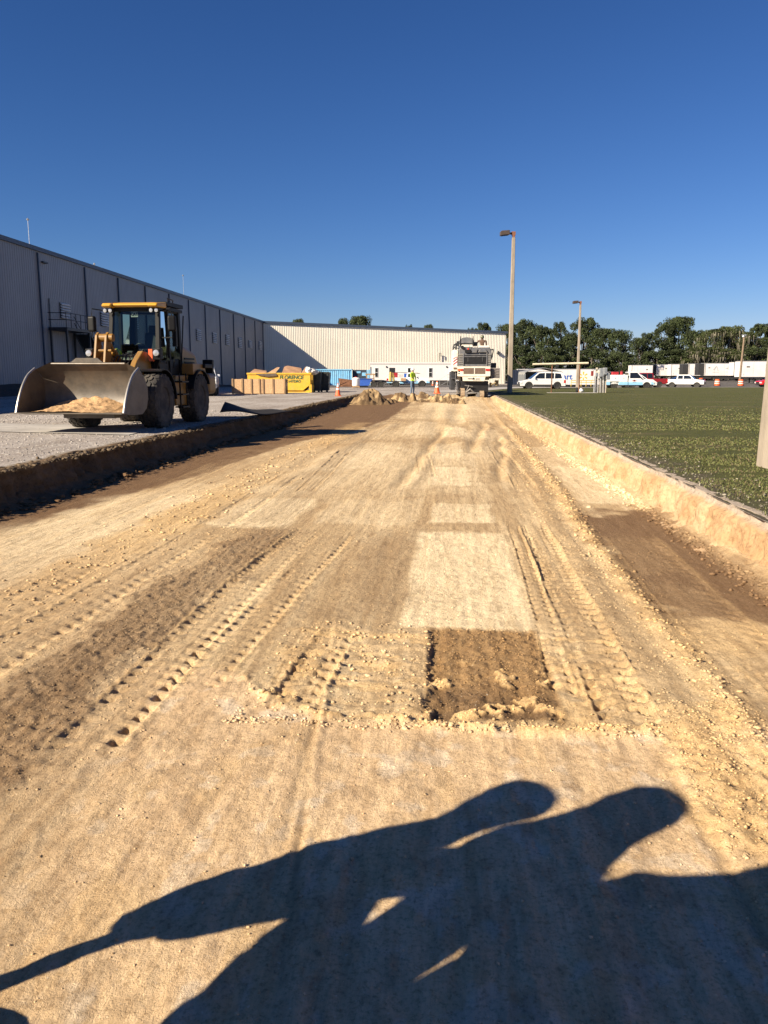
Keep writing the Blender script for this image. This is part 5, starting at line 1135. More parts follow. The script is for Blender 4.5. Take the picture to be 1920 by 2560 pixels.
for a, b_, c_ in ((455, 540, M_orange), (545, 590, MATS["red lamp plastic"]), (1165, 1270, MATS["red lamp plastic"])):
    m = MB(); rbx(m, a, b_, 1052, 1102, -.10, -.062); m.build("tail_light", c_, ml, bevel=.01)
m = MB(); rbx(m, 470, 505, 1110, 1130, -.08, -.062); rbx(m, 465, 505, 1160, 1180, -.08, -.062); m.build("reflector", M_black, ml)
m = MB(); m.prism([(cx_(305), cz_(1110)), (cx_(455), cz_(1110)), (cx_(468), cz_(600)), (cx_(440), cz_(575)), (cx_(330), cz_(570))], .15, 2.8, 'y'); tk = m.build("water_tank", M_mw, ml, bevel=.04)
m = MB(); rbx(m, 342, 440, 765, 965, .135, .149); sg = m.build("hazard_plate", M_white, tk)
for k in range(3):
    z0 = 965 - k * 72; m = MB(); m.add([(cx_(342), .13, cz_(min(965, z0 + 0))), (cx_(440), .13, cz_(z0 - 80)), (cx_(440), .13, cz_(max(765, z0 - 115 if k < 2 else 765))), (cx_(342), .13, cz_(max(765, z0 - 38)))], [(0, 1, 2, 3)]); m.build("red_stripe", mat("dark red stripe", (.36, .02, .03), .5), sg)
m = MB(); rbx(m, 350, 435, 1015, 1058, .11, .149); m.build("tail_light", M_grille, tk)
m = MB(); m.box(cx_(480), cx_(1290), 3.4, 4.2, 2.3, 3.1); m.box(cx_(470), cx_(1295), 5.4, 8.6, 2.3, 3.15); m.build('front_body', M_mw, ml, bevel=.06)
m = MB(); m.prism([(8.4, 1.2), (8.4, 1.7), (15.5, 3.9), (15.5, 3.5)], cx_(700), cx_(1050), 'x'); m.build('conveyor', M_mg, ml, bevel=.03)
# left side plate, ladder, cylinders
m = MB(); rbx(m, 292, 402, 1120, 1590, .6, 4.6); m.build("side_shield", M_dark, ml, bevel=.02)
m = MB(); rbx(m, 300, 390, 1290, 1300, .3, .6); rbx(m, 400, 420, 1110, 1400, .3, .4); m.tube([(cx_(430), .3, cz_(1400)), (cx_(490), .4, cz_(1680))], .05); m.tube([(cx_(390), .3, cz_(1530)), (cx_(520), .3, cz_(1640))], .03); m.build("lift_linkage", M_mg, ml)
m = MB(); rbx(m, 545, 1250, 1362, 1640, .25, 6.0); rbx(m, 1145, 1250, 1640, 1800, .3, 5.2); m.build("milling_housing", M_black, ml, bevel=.02)
# rear scraper frame between the tracks
m = MB(); rbx(m, 650, 720, 1600, 1760, .0, .3); rbx(m, 930, 1025, 1645, 1760, -.02, .3); m.tube([(cx_(690), -.02, cz_(1640)), (cx_(780), -.05, cz_(1560)), (cx_(880), -.02, cz_(1650))], .055, 8); m.tube([(cx_(700), -.05, cz_(1680)), (cx_(930), -.05, cz_(1660))], .04, 8); m.tube([(cx_(690), 0, cz_(1600)), (cx_(750), 0, cz_(1470))], .025, 6); m.tube([(cx_(640), .1, cz_(1470)), (cx_(850), .1, cz_(1500))], .035, 6); m.build("steering_linkage", mat("dirty grey steel", (.20, .19, .18), .6, .3, .2, 6), ml)
def crawler(X0, X1, Yt, y0, L=1.7):
    h = cz_(Yt); x0, x1 = cx_(X0), cx_(X1); r = h / 2; t = bpy.data.objects.new("crawler_track", None); COL.objects.link(t); t.parent = ml; t.location = ((x0 + x1) / 2, y0, 0); w = (x1 - x0) / 2
    pts = []; n = 44; per = 2 * math.pi * r + 2 * (L - 2 * r); m = MB(); fr = MB()
    for i in range(n):
        s_ = per * i / n; st = L - 2 * r
        if s_ < st: p = (r + s_, 0, 0)
        elif s_ < st + math.pi * r: a = (s_ - st) / r; p = (L - r + r * math.sin(a), r - r * math.cos(a), a)
        elif s_ < 2 * st + math.pi * r: p = (L - r - (s_ - st - math.pi * r), 2 * r, math.pi)
        else: a = math.pi + (s_ - 2 * st - math.pi * r) / r; p = (r + r * math.sin(a), r - r * math.cos(a), a)
        m.obox((0, p[0], p[1] + .0), (2 * w, per / n * .86, .05), (-(-p[2]), 0, 0))
    m.build("track_pads", M_pad, t)
    fr.prism([(r, .04), (L - r, .04), (L - .08, r), (L - r, 2 * r - .04), (r, 2 * r - .04), (.08, r)], -w * .8, w * .8, 'x'); fr.build("track_frame", M_dark, t, bevel=.03)
crawler(540, 645, 1548, .0); crawler(1028, 1140, 1618, .0); crawler(540, 645, 1548, 5.2); crawler(1028, 1140, 1618, 5.2)
for X in (592, 1084): m = MB(); m.tube([(cx_(X), .8, .6), (cx_(X), .8, 1.4)], .13, 12); m.build("lifting_column", M_dark, ml, smooth=True)
# right hand box
m = MB(); rbx(m, 1312, 1530, 1035, 1290, .2, 1.8); b1 = m.build("side_box", M_mbox, ml, bevel=.02)
m = MB()
for X in (1315, 1410, 1515): rbx(m, X, X + 14, 1035, 1290, .17, .2)
for Y in (1040, 1110, 1180, 1270): rbx(m, 1312, 1530, Y, Y + 12, .165, .2)
m.build("ribs", M_mbox, b1)
m = MB(); rbx(m, 1310, 1452, 900, 1025, .5, 1.8); m.build("upper_box", M_dark, ml, bevel=.02)
m = MB(); rbx(m, 1320, 1535, 1290, 1303, .1, 1.8); m.tube([(cx_(1490), .2, cz_(1020)), (cx_(1470), .2, cz_(900))], .012, 5); m.build("box_shelf", M_mw, ml)
m = MB(); rbx(m, 1430, 1520, 1340, 1480, .5, .9); rbx(m, 1300, 1345, 1400, 1520, .5, .9); m.tube([(cx_(1330), .3, cz_(1450)), (cx_(1440), .3, cz_(1400))], .05); m.build("side_mechanism", mat("mustard steel", (.30, .23, .12), .7), ml, bevel=.01)
m = MB(); m.tube([(cx_(1350), .1, cz_(565)), (cx_(1345), .1, cz_(640)), (cx_(1300), .1, cz_(820))], .045, 8); m.tube([(cx_(1300), .1, cz_(575)), (cx_(1360), .1, cz_(560))], .04, 8); m.build("strut", M_black, ml)
# folded canopy and operator stands
m = MB(); m.prism([(cx_(515), cz_(400)), (cx_(885), cz_(400)), (cx_(868), cz_(290)), (cx_(800), cz_(258)), (cx_(690), cz_(243)), (cx_(560), cz_(262)), (cx_(525), cz_(300))], .9, 2.6, 'y'); m.build("folded_canopy", M_mg, ml, bevel=.02)
m = MB()
for X in (525, 852): m.tube([(cx_(X), .9, cz_(470)), (cx_(X), .9, cz_(222))], .035, 8)
m.build("canopy_posts", M_black, ml)
m = MB(); m.box(cx_(540), cx_(880), 1.0, 1.8, cz_(470), cz_(400)); m.box(cx_(885), cx_(975), 1.2, 1.6, cz_(460), cz_(360)); m.tube([(cx_(620), .9, cz_(395)), (cx_(840), .9, cz_(412))], .03); m.build("control_console", M_dark, ml, bevel=.03)
m = MB(); m.tube([(cx_(350), 1, cz_(570)), (cx_(360), 1, cz_(440)), (cx_(440), 1, cz_(400)), (cx_(500), 1, cz_(430))], .055, 8); m.tube([(cx_(415), 1, cz_(570)), (cx_(420), 1, cz_(400))], .04, 8); m.box(cx_(430), cx_(500), .9, 1.3, cz_(470), cz_(345)); m.tube([(cx_(345), 1, cz_(500)), (cx_(500), 1, cz_(530))], .03); m.build("side_seat", M_dark, ml)
m = MB(); m.box(cx_(330), cx_(1300), 1.7, 4.0, 2.1, 2.18); m.build("deck", M_dark, ml)
armsO = {"L": ((.0, .23, 1.45), (.02, .36, 1.24), (.22, .40, 1.2), (.29, .40, 1.2)), "R": ((.0, -.23, 1.45), (-.02, -.31, 1.16), (.20, -.25, 1.1), (.27, -.25, 1.1))}
def pk2(x, y, z): return 3 if z < .13 else (2 if z < .94 else (1 if z > 1.57 or x > .16 else 0))
q = Matrix.Rotation(ml.rotation_euler.z, 3, 'Z') @ Vector((cx_(1122), 2.2, 2.32))
person("operator in a brown shirt and olive hard hat standing on the milling machine", mm_p + q, ml.rotation_euler.z + R_(90), standJ(1.80, 0, armsO), [M_brown, M_skin, M_jean, M_boot], pk2, None, M_greenhat)
# ------------------------------------------------------------------ dirt heaps
def mound(label, px, py, d, w, dp, h, seed, dark=.0, z=None):
    t = at(px, py, d); z0 = float(floor_base(t.y)) if t.x < 3 else 0.
    n = 70; u, v = np.meshgrid(np.linspace(-1, 1, n), np.linspace(-1, 1, n)); x = u * w; y = v * dp
    r = np.hypot(u, v) + .9 * (fbm(u * 1.6 + seed, v * 1.6 + 3, 3, seed) - .5); k = np.clip(1 - r, 0, 1); k = k * k * (3 - 2 * k) * .55 + np.sqrt(np.clip(k, 0, 1)) * .45
    f1 = fbm(x * 3.2 + seed, y * 3.2, 5, seed); rid = 1 - np.abs(2 * fbm(x * 4 + seed, y * 4, 3, seed + 7) - 1)
    Z = -.10 + h * k * (.62 + .75 * f1) + (rid - .7) * .30 * np.minimum(1, k * 3) * h + (f1 - .5) * .10
    Z = np.where((np.abs(u) > .97) | (np.abs(v) > .97), -.3, Z)
    c = np.clip((fbm(x * 3 + 5, y * 3, 4, seed + 3) - .38) / .2 * (1 - dark) - max(0, dark) * .4, 0, 1)[..., None]
    Cc = np.array([.13, .085, .048]) * (1 - c) + np.array([.42, .30, .165]) * c
    o = npmesh("dirt_mound", np.stack([x, y, Z], -1).reshape(-1, 3), gridF(n, n), M_bank, None, col=Cc.reshape(-1, 3)); o.location = (t.x, t.y, z0); o.rotation_euler.z = YAW; return tag(o, label, "dirt mound", "heaps of dug dirt at the end of the cut")
mound("largest brown dirt mound at the end of the left bank beside the equipment trailer", 925, 990, 46., 1.3, 1.0, .88, 2, .55)
mound("low tan heap between the big brown mound and the worker", 1003, 992, 50., .85, .6, .48, 5, .1)
mound("steep tan clump of dirt directly in front of the worker's feet", 1031, 996, 48.5, .36, .35, .50, 8, .1)
mound("broad yellow heap of dirt in front of the orange cone", 1086, 995, 48., 1.15, .8, .52, 11, -.1)
mound("yellow heap of dirt at the left rear corner of the milling machine", 1120, 993, 47.5, .6, .7, .6, 14, -.1)
mound("low yellow heap spilling in front of the milling machine's left track", 1140, 998, 46.5, .6, .6, .45, 17, -.3)
mound("small brown clods of dirt between the mounds, left of the worker", 972, 997, 47.5, .7, .5, .34, 21, .4)
mound("low dark dirt spill behind the cone, left of the milling machine", 1060, 985, 52., 1.3, .6, .42, 24, .5)
# ------------------------------------------------------------------ vehicles
M_carglass = M_glass; M_rubber = mat("car tyre rubber", (.02, .02, .02), .8, dust=(.08, .07, .055, .5)); M_alloy = mat("alloy wheel", (.50, .50, .50), .35, .7)
M_clad = mat("grey black cladding", (.035, .035, .037), .6); M_tail = mat("tail lamp red", (.45, .015, .01), .25); M_head = mat("head lamp clear", (.7, .7, .7), .15, .2)
def paint(name, c): return mat(name, c, .28, .0, .03, 2, coat=.6)
def side_poly(m, poly, yf, s, off=0.):
    vs = [(x, s * (yf(z) + off), z) for x, z in poly]; return vs
def tapered(m, poly, yf):
    n = len(poly); vs = [(x, -yf(z), z) for x, z in poly] + [(x, yf(z), z) for x, z in poly]
    m.add(vs, [tuple(range(n)), tuple(range(2 * n - 1, n - 1, -1))] + [(i, n + i, n + (i + 1) % n, (i + 1) % n) for i in range(n)])
def arch_bottom(xa, xb, z0, wheels, R, seg=8):
    """bottom edge of the body from xa (rear) to xb (front) with wheel arches"""
    pts = [(xa, z0)]
    for c in sorted(wheels):
        for k in range(seg + 1):
            a = math.pi - math.pi * k / seg; pts.append((c + R * math.cos(a), z0 + max(0, .32 - z0 + R * math.sin(a) - .0) if 0 < k < seg else z0))
    pts.append((xb, z0)); return pts
def vehicle(label, cat, px, d, rot, W, top, bottom_z, xr, xf, wheels, R, pnt, cabin, windows, belt, tumble=.35, clad=None, z=None, name="parked_car", group="vehicles parked beyond the lawn", py=965, extra=None, wind=None, back=None, lights=True, ar=1.18):
    t = cam_thing(name, label, cat, px, py, d, group, z, turn=rot)
    hw = W / 2; yb = lambda z_: hw - max(0, z_ - belt) * tumble - max(0, .35 - z_) * .15
    poly = arch_bottom(xr, xf, bottom_z, wheels, R * ar) + list(reversed(top))
    m = MB(); tapered(m, poly, yb); m.build("body", pnt, t, bevel=.035)
    if cabin:
        m = MB(); tapered(m, cabin, lambda z_: yb(z_) - .012); m.build("cabin", pnt, t, bevel=.03)
    for s in (1, -1):
        for wp_ in windows:
            m = MB(); vs = side_poly(m, wp_, lambda z_: yb(z_) - .012, s, .006); n = len(vs); m.add(vs, [tuple(range(n))]); m.build("side_window", M_carglass, t)
    for nm, wp_ in (("windshield", wind), ("rear_window", back)):
        if wp_:
            (x0, z0), (x1, z1) = wp_; o = .012 if nm == "windshield" else -.012; m = MB(); a, b_ = yb(z0) - .07, yb(z1) - .08; m.add([(x0 + o, -a, z0 + .008), (x0 + o, a, z0 + .008), (x1 + o, b_, z1 + .008), (x1 + o, -b_, z1 + .008)], [(0, 1, 2, 3)]); m.build(nm, M_carglass, t)
    for c in wheels:
        for s in (1, -1):
            w = wheel(t, (c, s * (hw - .12), R), R, .24, R * .62, s, M_rubber, M_alloy, 0, n=28, dish=.02)
    m = MB(); m.box(xr + .2, xf - .2, -hw + .12, hw - .12, bottom_z - .06, bottom_z + .25); m.build("underbody", M_black, t)
    for c in wheels:
        m = MB(); m.lathe([(R * ar - .02, -hw + .26), (R * ar - .02, hw - .26)], 24, 'y', (c, 0, R)); m.build("wheel_well", M_black, t)
    if clad:
        m = MB()
        for s in (1, -1):
            ws = sorted(wheels); m.box(ws[0] + R * ar, ws[1] - R * ar, min(s * (hw - .03), s * (hw + .02)), max(s * (hw - .03), s * (hw + .02)), bottom_z - .02, bottom_z + clad)
        m.build("side_cladding", M_clad, t, bevel=.015)
        m = MB(); m.box(xr - .06, xr + .05, -hw + .05, hw - .05, bottom_z, bottom_z + clad + .1); m.build("rear_bumper", M_clad, t, bevel=.02); m = MB(); m.box(xf - .05, xf + .05, -hw + .08, hw - .08, bottom_z, bottom_z + clad + .05); m.build("front_bumper", M_clad, t, bevel=.02)
    else:
        m = MB(); m.box(xr - .1, xr + .04, -hw + .05, hw - .05, bottom_z + .08, bottom_z + .26); m.build("rear_bumper", M_galv, t, bevel=.02); m = MB(); m.box(xf - .05, xf + .08, -hw + .05, hw - .05, bottom_z + .02, bottom_z + .28); m.build("front_bumper", M_black if cat != "car" else M_clad, t, bevel=.02)
    if lights:
        ztf = top[-2][1]; ztr = top[1][1]
        for s in (1, -1):
            m = MB(); m.box(xf - .22, xf + .015, min(s * (hw - .36), s * (hw + .008)), max(s * (hw - .36), s * (hw + .008)), ztf - .30, ztf - .1); m.build("headlight", M_head, t, bevel=.02)
            m = MB(); m.box(xr - .015, xr + .2, min(s * (hw - .24), s * (hw + .008)), max(s * (hw - .24), s * (hw + .008)), ztr - .38, ztr - .08); m.build("tail_light", M_tail, t, bevel=.02)
        m = MB(); m.box(xf - .05, xf + .02, -hw + .42, hw - .42, ztf - .34, ztf - .1); m.build("grille", M_black, t)
    for s in (1, -1):
        if wind: m = MB(); x0 = wind[0][0] - .35; m.obox((x0, s * (hw + .09), belt + .1), (.1, .2, .15)); m.build("side_mirror", pnt if cat != "truck" else M_black, t, bevel=.03)
    if windows:
        m = MB()
        for s in (1, -1):
            for hx in (windows[0][0][0] + .1,): m.box(hx, hx + .14, min(s * hw, s * (hw + .025)), max(s * hw, s * (hw + .025)), belt - .12, belt - .09)
        m.build("door_handle", pnt, t)
    return t
def suv(label, px, d, rot, pnt, z=None, L=4.5, H=1.68, clad=.16, **k):
    xr, xf = -L / 2, L / 2; b = 1.0
    top = [(xr, .45), (xr + .0, .98), (xr + .1, b), (xf - 1.25, b), (xf - .55, .92), (xf - .12, .80), (xf, .60)]
    cab_ = [(xr + .08, b - .02), (xr + .28, H - .08), (xr + .5, H), (xr + 2.2, H), (xr + 2.7, H - .06), (xf - 1.05, b - .02)]
    win = [[(xr + .38, b + .08), (xr + .5, H - .17), (xr + 1.05, H - .12), (xr + 1.12, b + .05)], [(xr + 1.2, b + .05), (xr + 1.15, H - .12), (xr + 1.98, H - .1), (xr + 2.03, b + .05)], [(xr + 2.12, b + .05), (xr + 2.08, H - .1), (xr + 2.62, H - .13), (xf - 1.28, b + .05)]]
    t = vehicle(label, "car", px, d, rot, 1.84, top, .30, xr, xf, [xr + .82, xf - .88], .35, pnt, cab_, win, b, .32, clad, z, wind=((xf - 1.08, b + .02), (xr + 2.72, H - .08)), back=((xr + .1, b + .05), (xr + .28, H - .12)), **k)
    m = MB()
    for s in (1, -1): m.tube([(xr + .5, s * .62, H + .05), (xr + 2.2, s * .62, H + .05)], .02, 6); m.tube([(xr + .6, s * .62, H - .02), (xr + .6, s * .62, H + .05)], .02, 5); m.tube([(xr + 2.1, s * .62, H - .02), (xr + 2.1, s * .62, H + .05)], .02, 5)
    m.build("roof_rails", M_galv, t); return t
def pickup(label, px, d, rot, pnt, z=None, L=5.5, H=1.82, crew=True, low=None, cat="pickup", cab_len=None, name="pickup_truck", bed=True, **k):
    xr, xf = -L / 2, L / 2; b = 1.16; cl_ = cab_len or (2.35 if crew else 1.5); c1_ = xf - 1.35; c0 = c1_ - cl_
    top = [(xr, .55), (xr, b - .02), (xr + .05, b), (c0, b), (xf - 1.3, b), (xf - .2, b - .08), (xf, b - .22), (xf, .7)]
    if not bed: top[0] = (xr, .5); top[1] = (xr, .62); top[2] = (xr + .02, .64); top[3] = (c0 - .02, .64); top.insert(4, (c0, b))
    cab_ = [(c0, b - .02), (c0 + .06, H - .05), (c0 + .2, H), (c1_ - .75, H), (c1_ - .6, H - .05), (c1_ + .1, b - .02)]
    if crew: win = [[(c0 + .15, b + .06), (c0 + .2, H - .12), (c0 + .85, H - .1), (c0 + .85, b + .06)], [(c0 + .95, b + .06), (c0 + .95, H - .1), (c1_ - .68, H - .12), (c1_ - .15, b + .06)]]
    else: win = [[(c0 + .15, b + .06), (c0 + .2, H - .12), (c1_ - .68, H - .12), (c1_ - .15, b + .06)]]
    t = vehicle(label, cat, px, d, rot, 1.92, top, .48, xr, xf, [xr + 1.12, xf - .92], .40, pnt, cab_, win, b, .28, None, z, wind=((c1_ + .06, b + .04), (c1_ - .6, H - .08)), back=((c0 + .0, b + .08), (c0 + .05, H - .12)), name=name, **k)
    if bed:
        m = MB(); m.box(xr + .08, c0 - .06, -.84, .84, b + .001, b + .006); m.build("bed_shade_sheet", M_black, t)  # flat black sheet standing in for the shaded inside of the bed
        m = MB(); m.box(xr - .012, xr, -.75, .75, .65, b - .1); m.build("tailgate", pnt, t)
    if low:
        m = MB()
        for s in (1, -1):
            ws = (xr + 1.12 + .5, xf - .92 - .5); y0, y1 = sorted((s * .955, s * .966)); m.box(ws[0], ws[1], y0, y1, .44, .78); m.box(xf - .42, xf - .02, y0, y1, .5, .8); m.box(xr + .02, xr + .6, y0, y1, .5, .8)
        m.build("lower_stripe", low, t)
    return t
P_silver = paint("silver white paint", (.72, .71, .70)); P_white = paint("gloss white paint", (.80, .80, .79)); P_red = paint("dark red paint", (.22, .012, .018)); P_bright = paint("bright red paint", (.60, .012, .012)); P_black = paint("black car paint", (.01, .01, .012)); P_lblue = paint("pale blue paint", (.30, .58, .82))
LEFT, RIGHT = R_(180), 0.
zat = lambda y, d: 1.3 - (y - 938) * d / 2000
s1 = suv("silver white SUV with black lower trim parked side on behind the tall lamp post", 1353, 82., LEFT, P_silver, zat(971.5, 82), 4.55, 1.70)
# service truck, white over pale blue
st = pickup("white and pale blue service truck with side lockers, behind the electrical boxes", 1568, 97., RIGHT, P_white, zat(970.5, 97), 5.9, 2.0, False, P_lblue, "truck", 1.75, "service_truck", False)
m = MB(); m.box(-2.95, -.25, -1.02, 1.02, .82, 1.62); m.box(-2.95, -2.35, -1.02, 1.02, .45, .82); m.box(-1.3, -.25, -1.02, 1.02, .45, .82); m.build("service_body", P_white, st, bevel=.02)
m = MB()
for s in (1, -1):
    y0, y1 = sorted((s * 1.021, s * 1.028)); m.box(-1.3, -.25, y0, y1, .45, .8); m.box(-2.95, -2.35, y0, y1, .45, .8)
m.build("lower_stripe", P_lblue, st)
m = MB()
for s in (1, -1):
    y0, y1 = sorted((s * 1.021, s * 1.035))
    for a, b_ in ((-2.9, -2.3), (-2.25, -1.4), (-1.35, -.3)): m.box(a, b_, y0, y1, .86, 1.58)
m.build("locker_door", P_white, st, bevel=.01)
m = MB()
for xx in (-2.5, -1.8, -.8): m.box(xx, xx + .1, -1.05, -1.036, 1.2, 1.27)
m.build("locker_latch", M_black, st)
m = MB(); m.tube([(-2.6, -.8, 1.62), (-2.6, -.8, 2.0), (-.4, -.8, 2.0), (-.4, -.8, 1.62)], .03, 6); m.tube([(-2.6, .8, 1.62), (-2.6, .8, 2.0), (-.4, .8, 2.0), (-.4, .8, 1.62)], .03, 6); m.build("rack", M_dark, st)
text_bm("❋", .3, "door_emblem", MATS["red lamp plastic"], st, (.42, -.985, .98), (R_(90), 0, 0), .003) if False else None
m = MB(); m.lathe([(0, -.992), (.09, -.992)], 10, 'y', (.5, 0, .98)); m.box(.28, .42, -.992, -.985, .95, 1.0); m.box(.6, .76, -.992, -.985, .95, 1.0); m.box(.3, .75, -.992, -.985, .80, .83); m.build("door_emblem", MATS["dark red stripe"], st)
def in_frame(o, par): o.matrix_world = Matrix.Translation(par.location) @ Matrix.Rotation(par.rotation_euler.z, 4, 'Z') @ Matrix.Translation(o.location); o.rotation_euler.z = par.rotation_euler.z
m = MB(); m.box(-1.9, -1.2, -.4, .3, 1.62, 2.0); m.lathe([(.18, 1.62), (.18, 2.05), (0, 2.1)], 12, 'z', (-.8, -.2, 0)); o = m.build("welder_set", MATS["dark red stripe"], None, bevel=.02); in_frame(o, st); tag(o, "red welding set carried in the rack of the service truck", "equipment")
suv("white SUV mostly hidden between the service truck and the dark red pickup", 1592, 107., RIGHT, P_white, zat(968, 107), 4.7, 1.72, .12)
pickup("dark red pickup with its bed and tailgate to the right, behind the service truck", 1612, 112., LEFT, P_red, zat(967, 112), 5.6, 1.95, True)
pickup("black pickup mostly hidden behind the white pickup, its ends showing on both sides", 1708, 124., LEFT, P_black, zat(965.5, 124), 5.9, 1.5, True)
pickup("white crew cab pickup turned towards the camera right of the dark red pickup", 1711, 116., R_(-28), P_white, zat(968, 116), 5.4, 1.82, True)
suv("bright red car entering at the far right beside the concrete pole", 1931, 118., LEFT, P_bright, zat(966, 118), 4.4, 1.55, .12)
wpk = pickup("white pickup half hidden behind the wheel loader's rear wheel", 507, 53., R_(-80), P_white, 0.02, 5.3, 1.85, True, group=None)
wpk['category'] = "pickup"
# pickup in front of the office with its load
fb = pickup("white and pale blue work pickup parked before the site office, behind the worker", 1020, 101., RIGHT, P_white, zat(966.5, 101), 5.3, 1.75, False, P_lblue, "pickup", group=None)
def load(name, label, cat, x0, x1, z0, z1, m_, y0=-.7, y1=.1, par=fb):
    m = MB(); m.box(x0, x1, y0, y1, z0, z1); o = m.build(name, m_, None, bevel=.02); in_frame(o, par); tag(o, label, cat); return o
load("red_toolbox", "dark red tool box riding on the back of the work pickup by the office", "toolbox", -2.2, -1.3, 1.18, 1.75, MATS["dark red stripe"])
load("blue_toolbox", "blue box loaded behind the cab of the work pickup by the office", "box", -.5, .15, 1.18, 1.65, MATS["bright blue paint"])
load("pump_unit", "pink and white motor unit between the red and blue boxes on the work pickup", "equipment", -1.15, -.65, 1.18, 1.55, M_bag)
m = MB(); m.tube([(-1.6, -.5, 1.78), (.4, -.5, 1.74), (1.5, -.5, 1.64)], .03, 6); m.tube([(-2.3, .1, 1.8), (1.3, .1, 1.7)], .03, 6); o = m.build("long_pipes", M_dark, None); in_frame(o, fb); tag(o, "long thin dark pipes laid over the load of the work pickup", "pipes")
et = cam_thing("equipment_trailer", "flat tandem axle equipment trailer hitched behind the work pickup", "trailer", 943, 963, 96., z=zat(967.5, 96))
m = MB(); m.box(-1.6, 2.6, -.95, .95, .62, .74); m.box(-1.9, -1.6, -.9, .9, .55, .7); m.tube([(2.6, -.6, .68), (3.6, 0, .6), (2.6, .6, .68)], .05, 6); m.build("deck", M_dark, et)
m = MB(); m.prism([(-.95, .8), (.95, .8), (.75, .86), (-.75, .86)], -1.2, -.9); m.prism([(-.95, .8), (.95, .8), (.75, .86), (-.75, .86)], .9, 1.2); m.build("mudguard", M_dark, et)
for c in (-.42, .38):
    for s in (1, -1): wheel(et, (c, s * 1.05, .37), .37, .22, .24, s, M_rubber, M_white, 0, n=24, dish=.02)
def crateload(x0, label):
    m = MB()
    for a in (x0, x0 + .85): m.box(a, a + .12, -.5, -.38, .74, 1.45); m.box(a, a + .12, .2, .32, .74, 1.45)
    m.box(x0 - .1, x0 + 1.07, -.55, .4, 1.45, 1.6); m.box(x0, x0 + .97, -.5, .3, 1.0, 1.08); o = m.build("timber_rack", M_timber, None); in_frame(o, et); tag(o, label, "rack")
crateload(-1.3, "rough timber rack standing on the left of the equipment trailer"); 
m = MB(); m.tube([(1.55, -.3, .74), (1.6, -.3, 1.8)], [.2, .12], 8); m.tube([(1.95, -.2, .74), (1.85, -.2, 1.7)], [.14, .1], 8); m.tube([(1.4, -.35, 1.2), (2.1, -.2, 1.3)], .05, 6); o = m.build("straw_wattles", mat("straw", (.50, .38, .12), .9, 0, .2, 20), None, smooth=True); in_frame(o, et); tag(o, "yellow straw rolls standing upright on the equipment trailer's right end", "straw rolls")
load("cardboard_box", "brown cardboard box standing low beside the work pickup, left of the worker", "box", -.95, -.3, .74, 1.1, M_card, -1.45, -1.05)

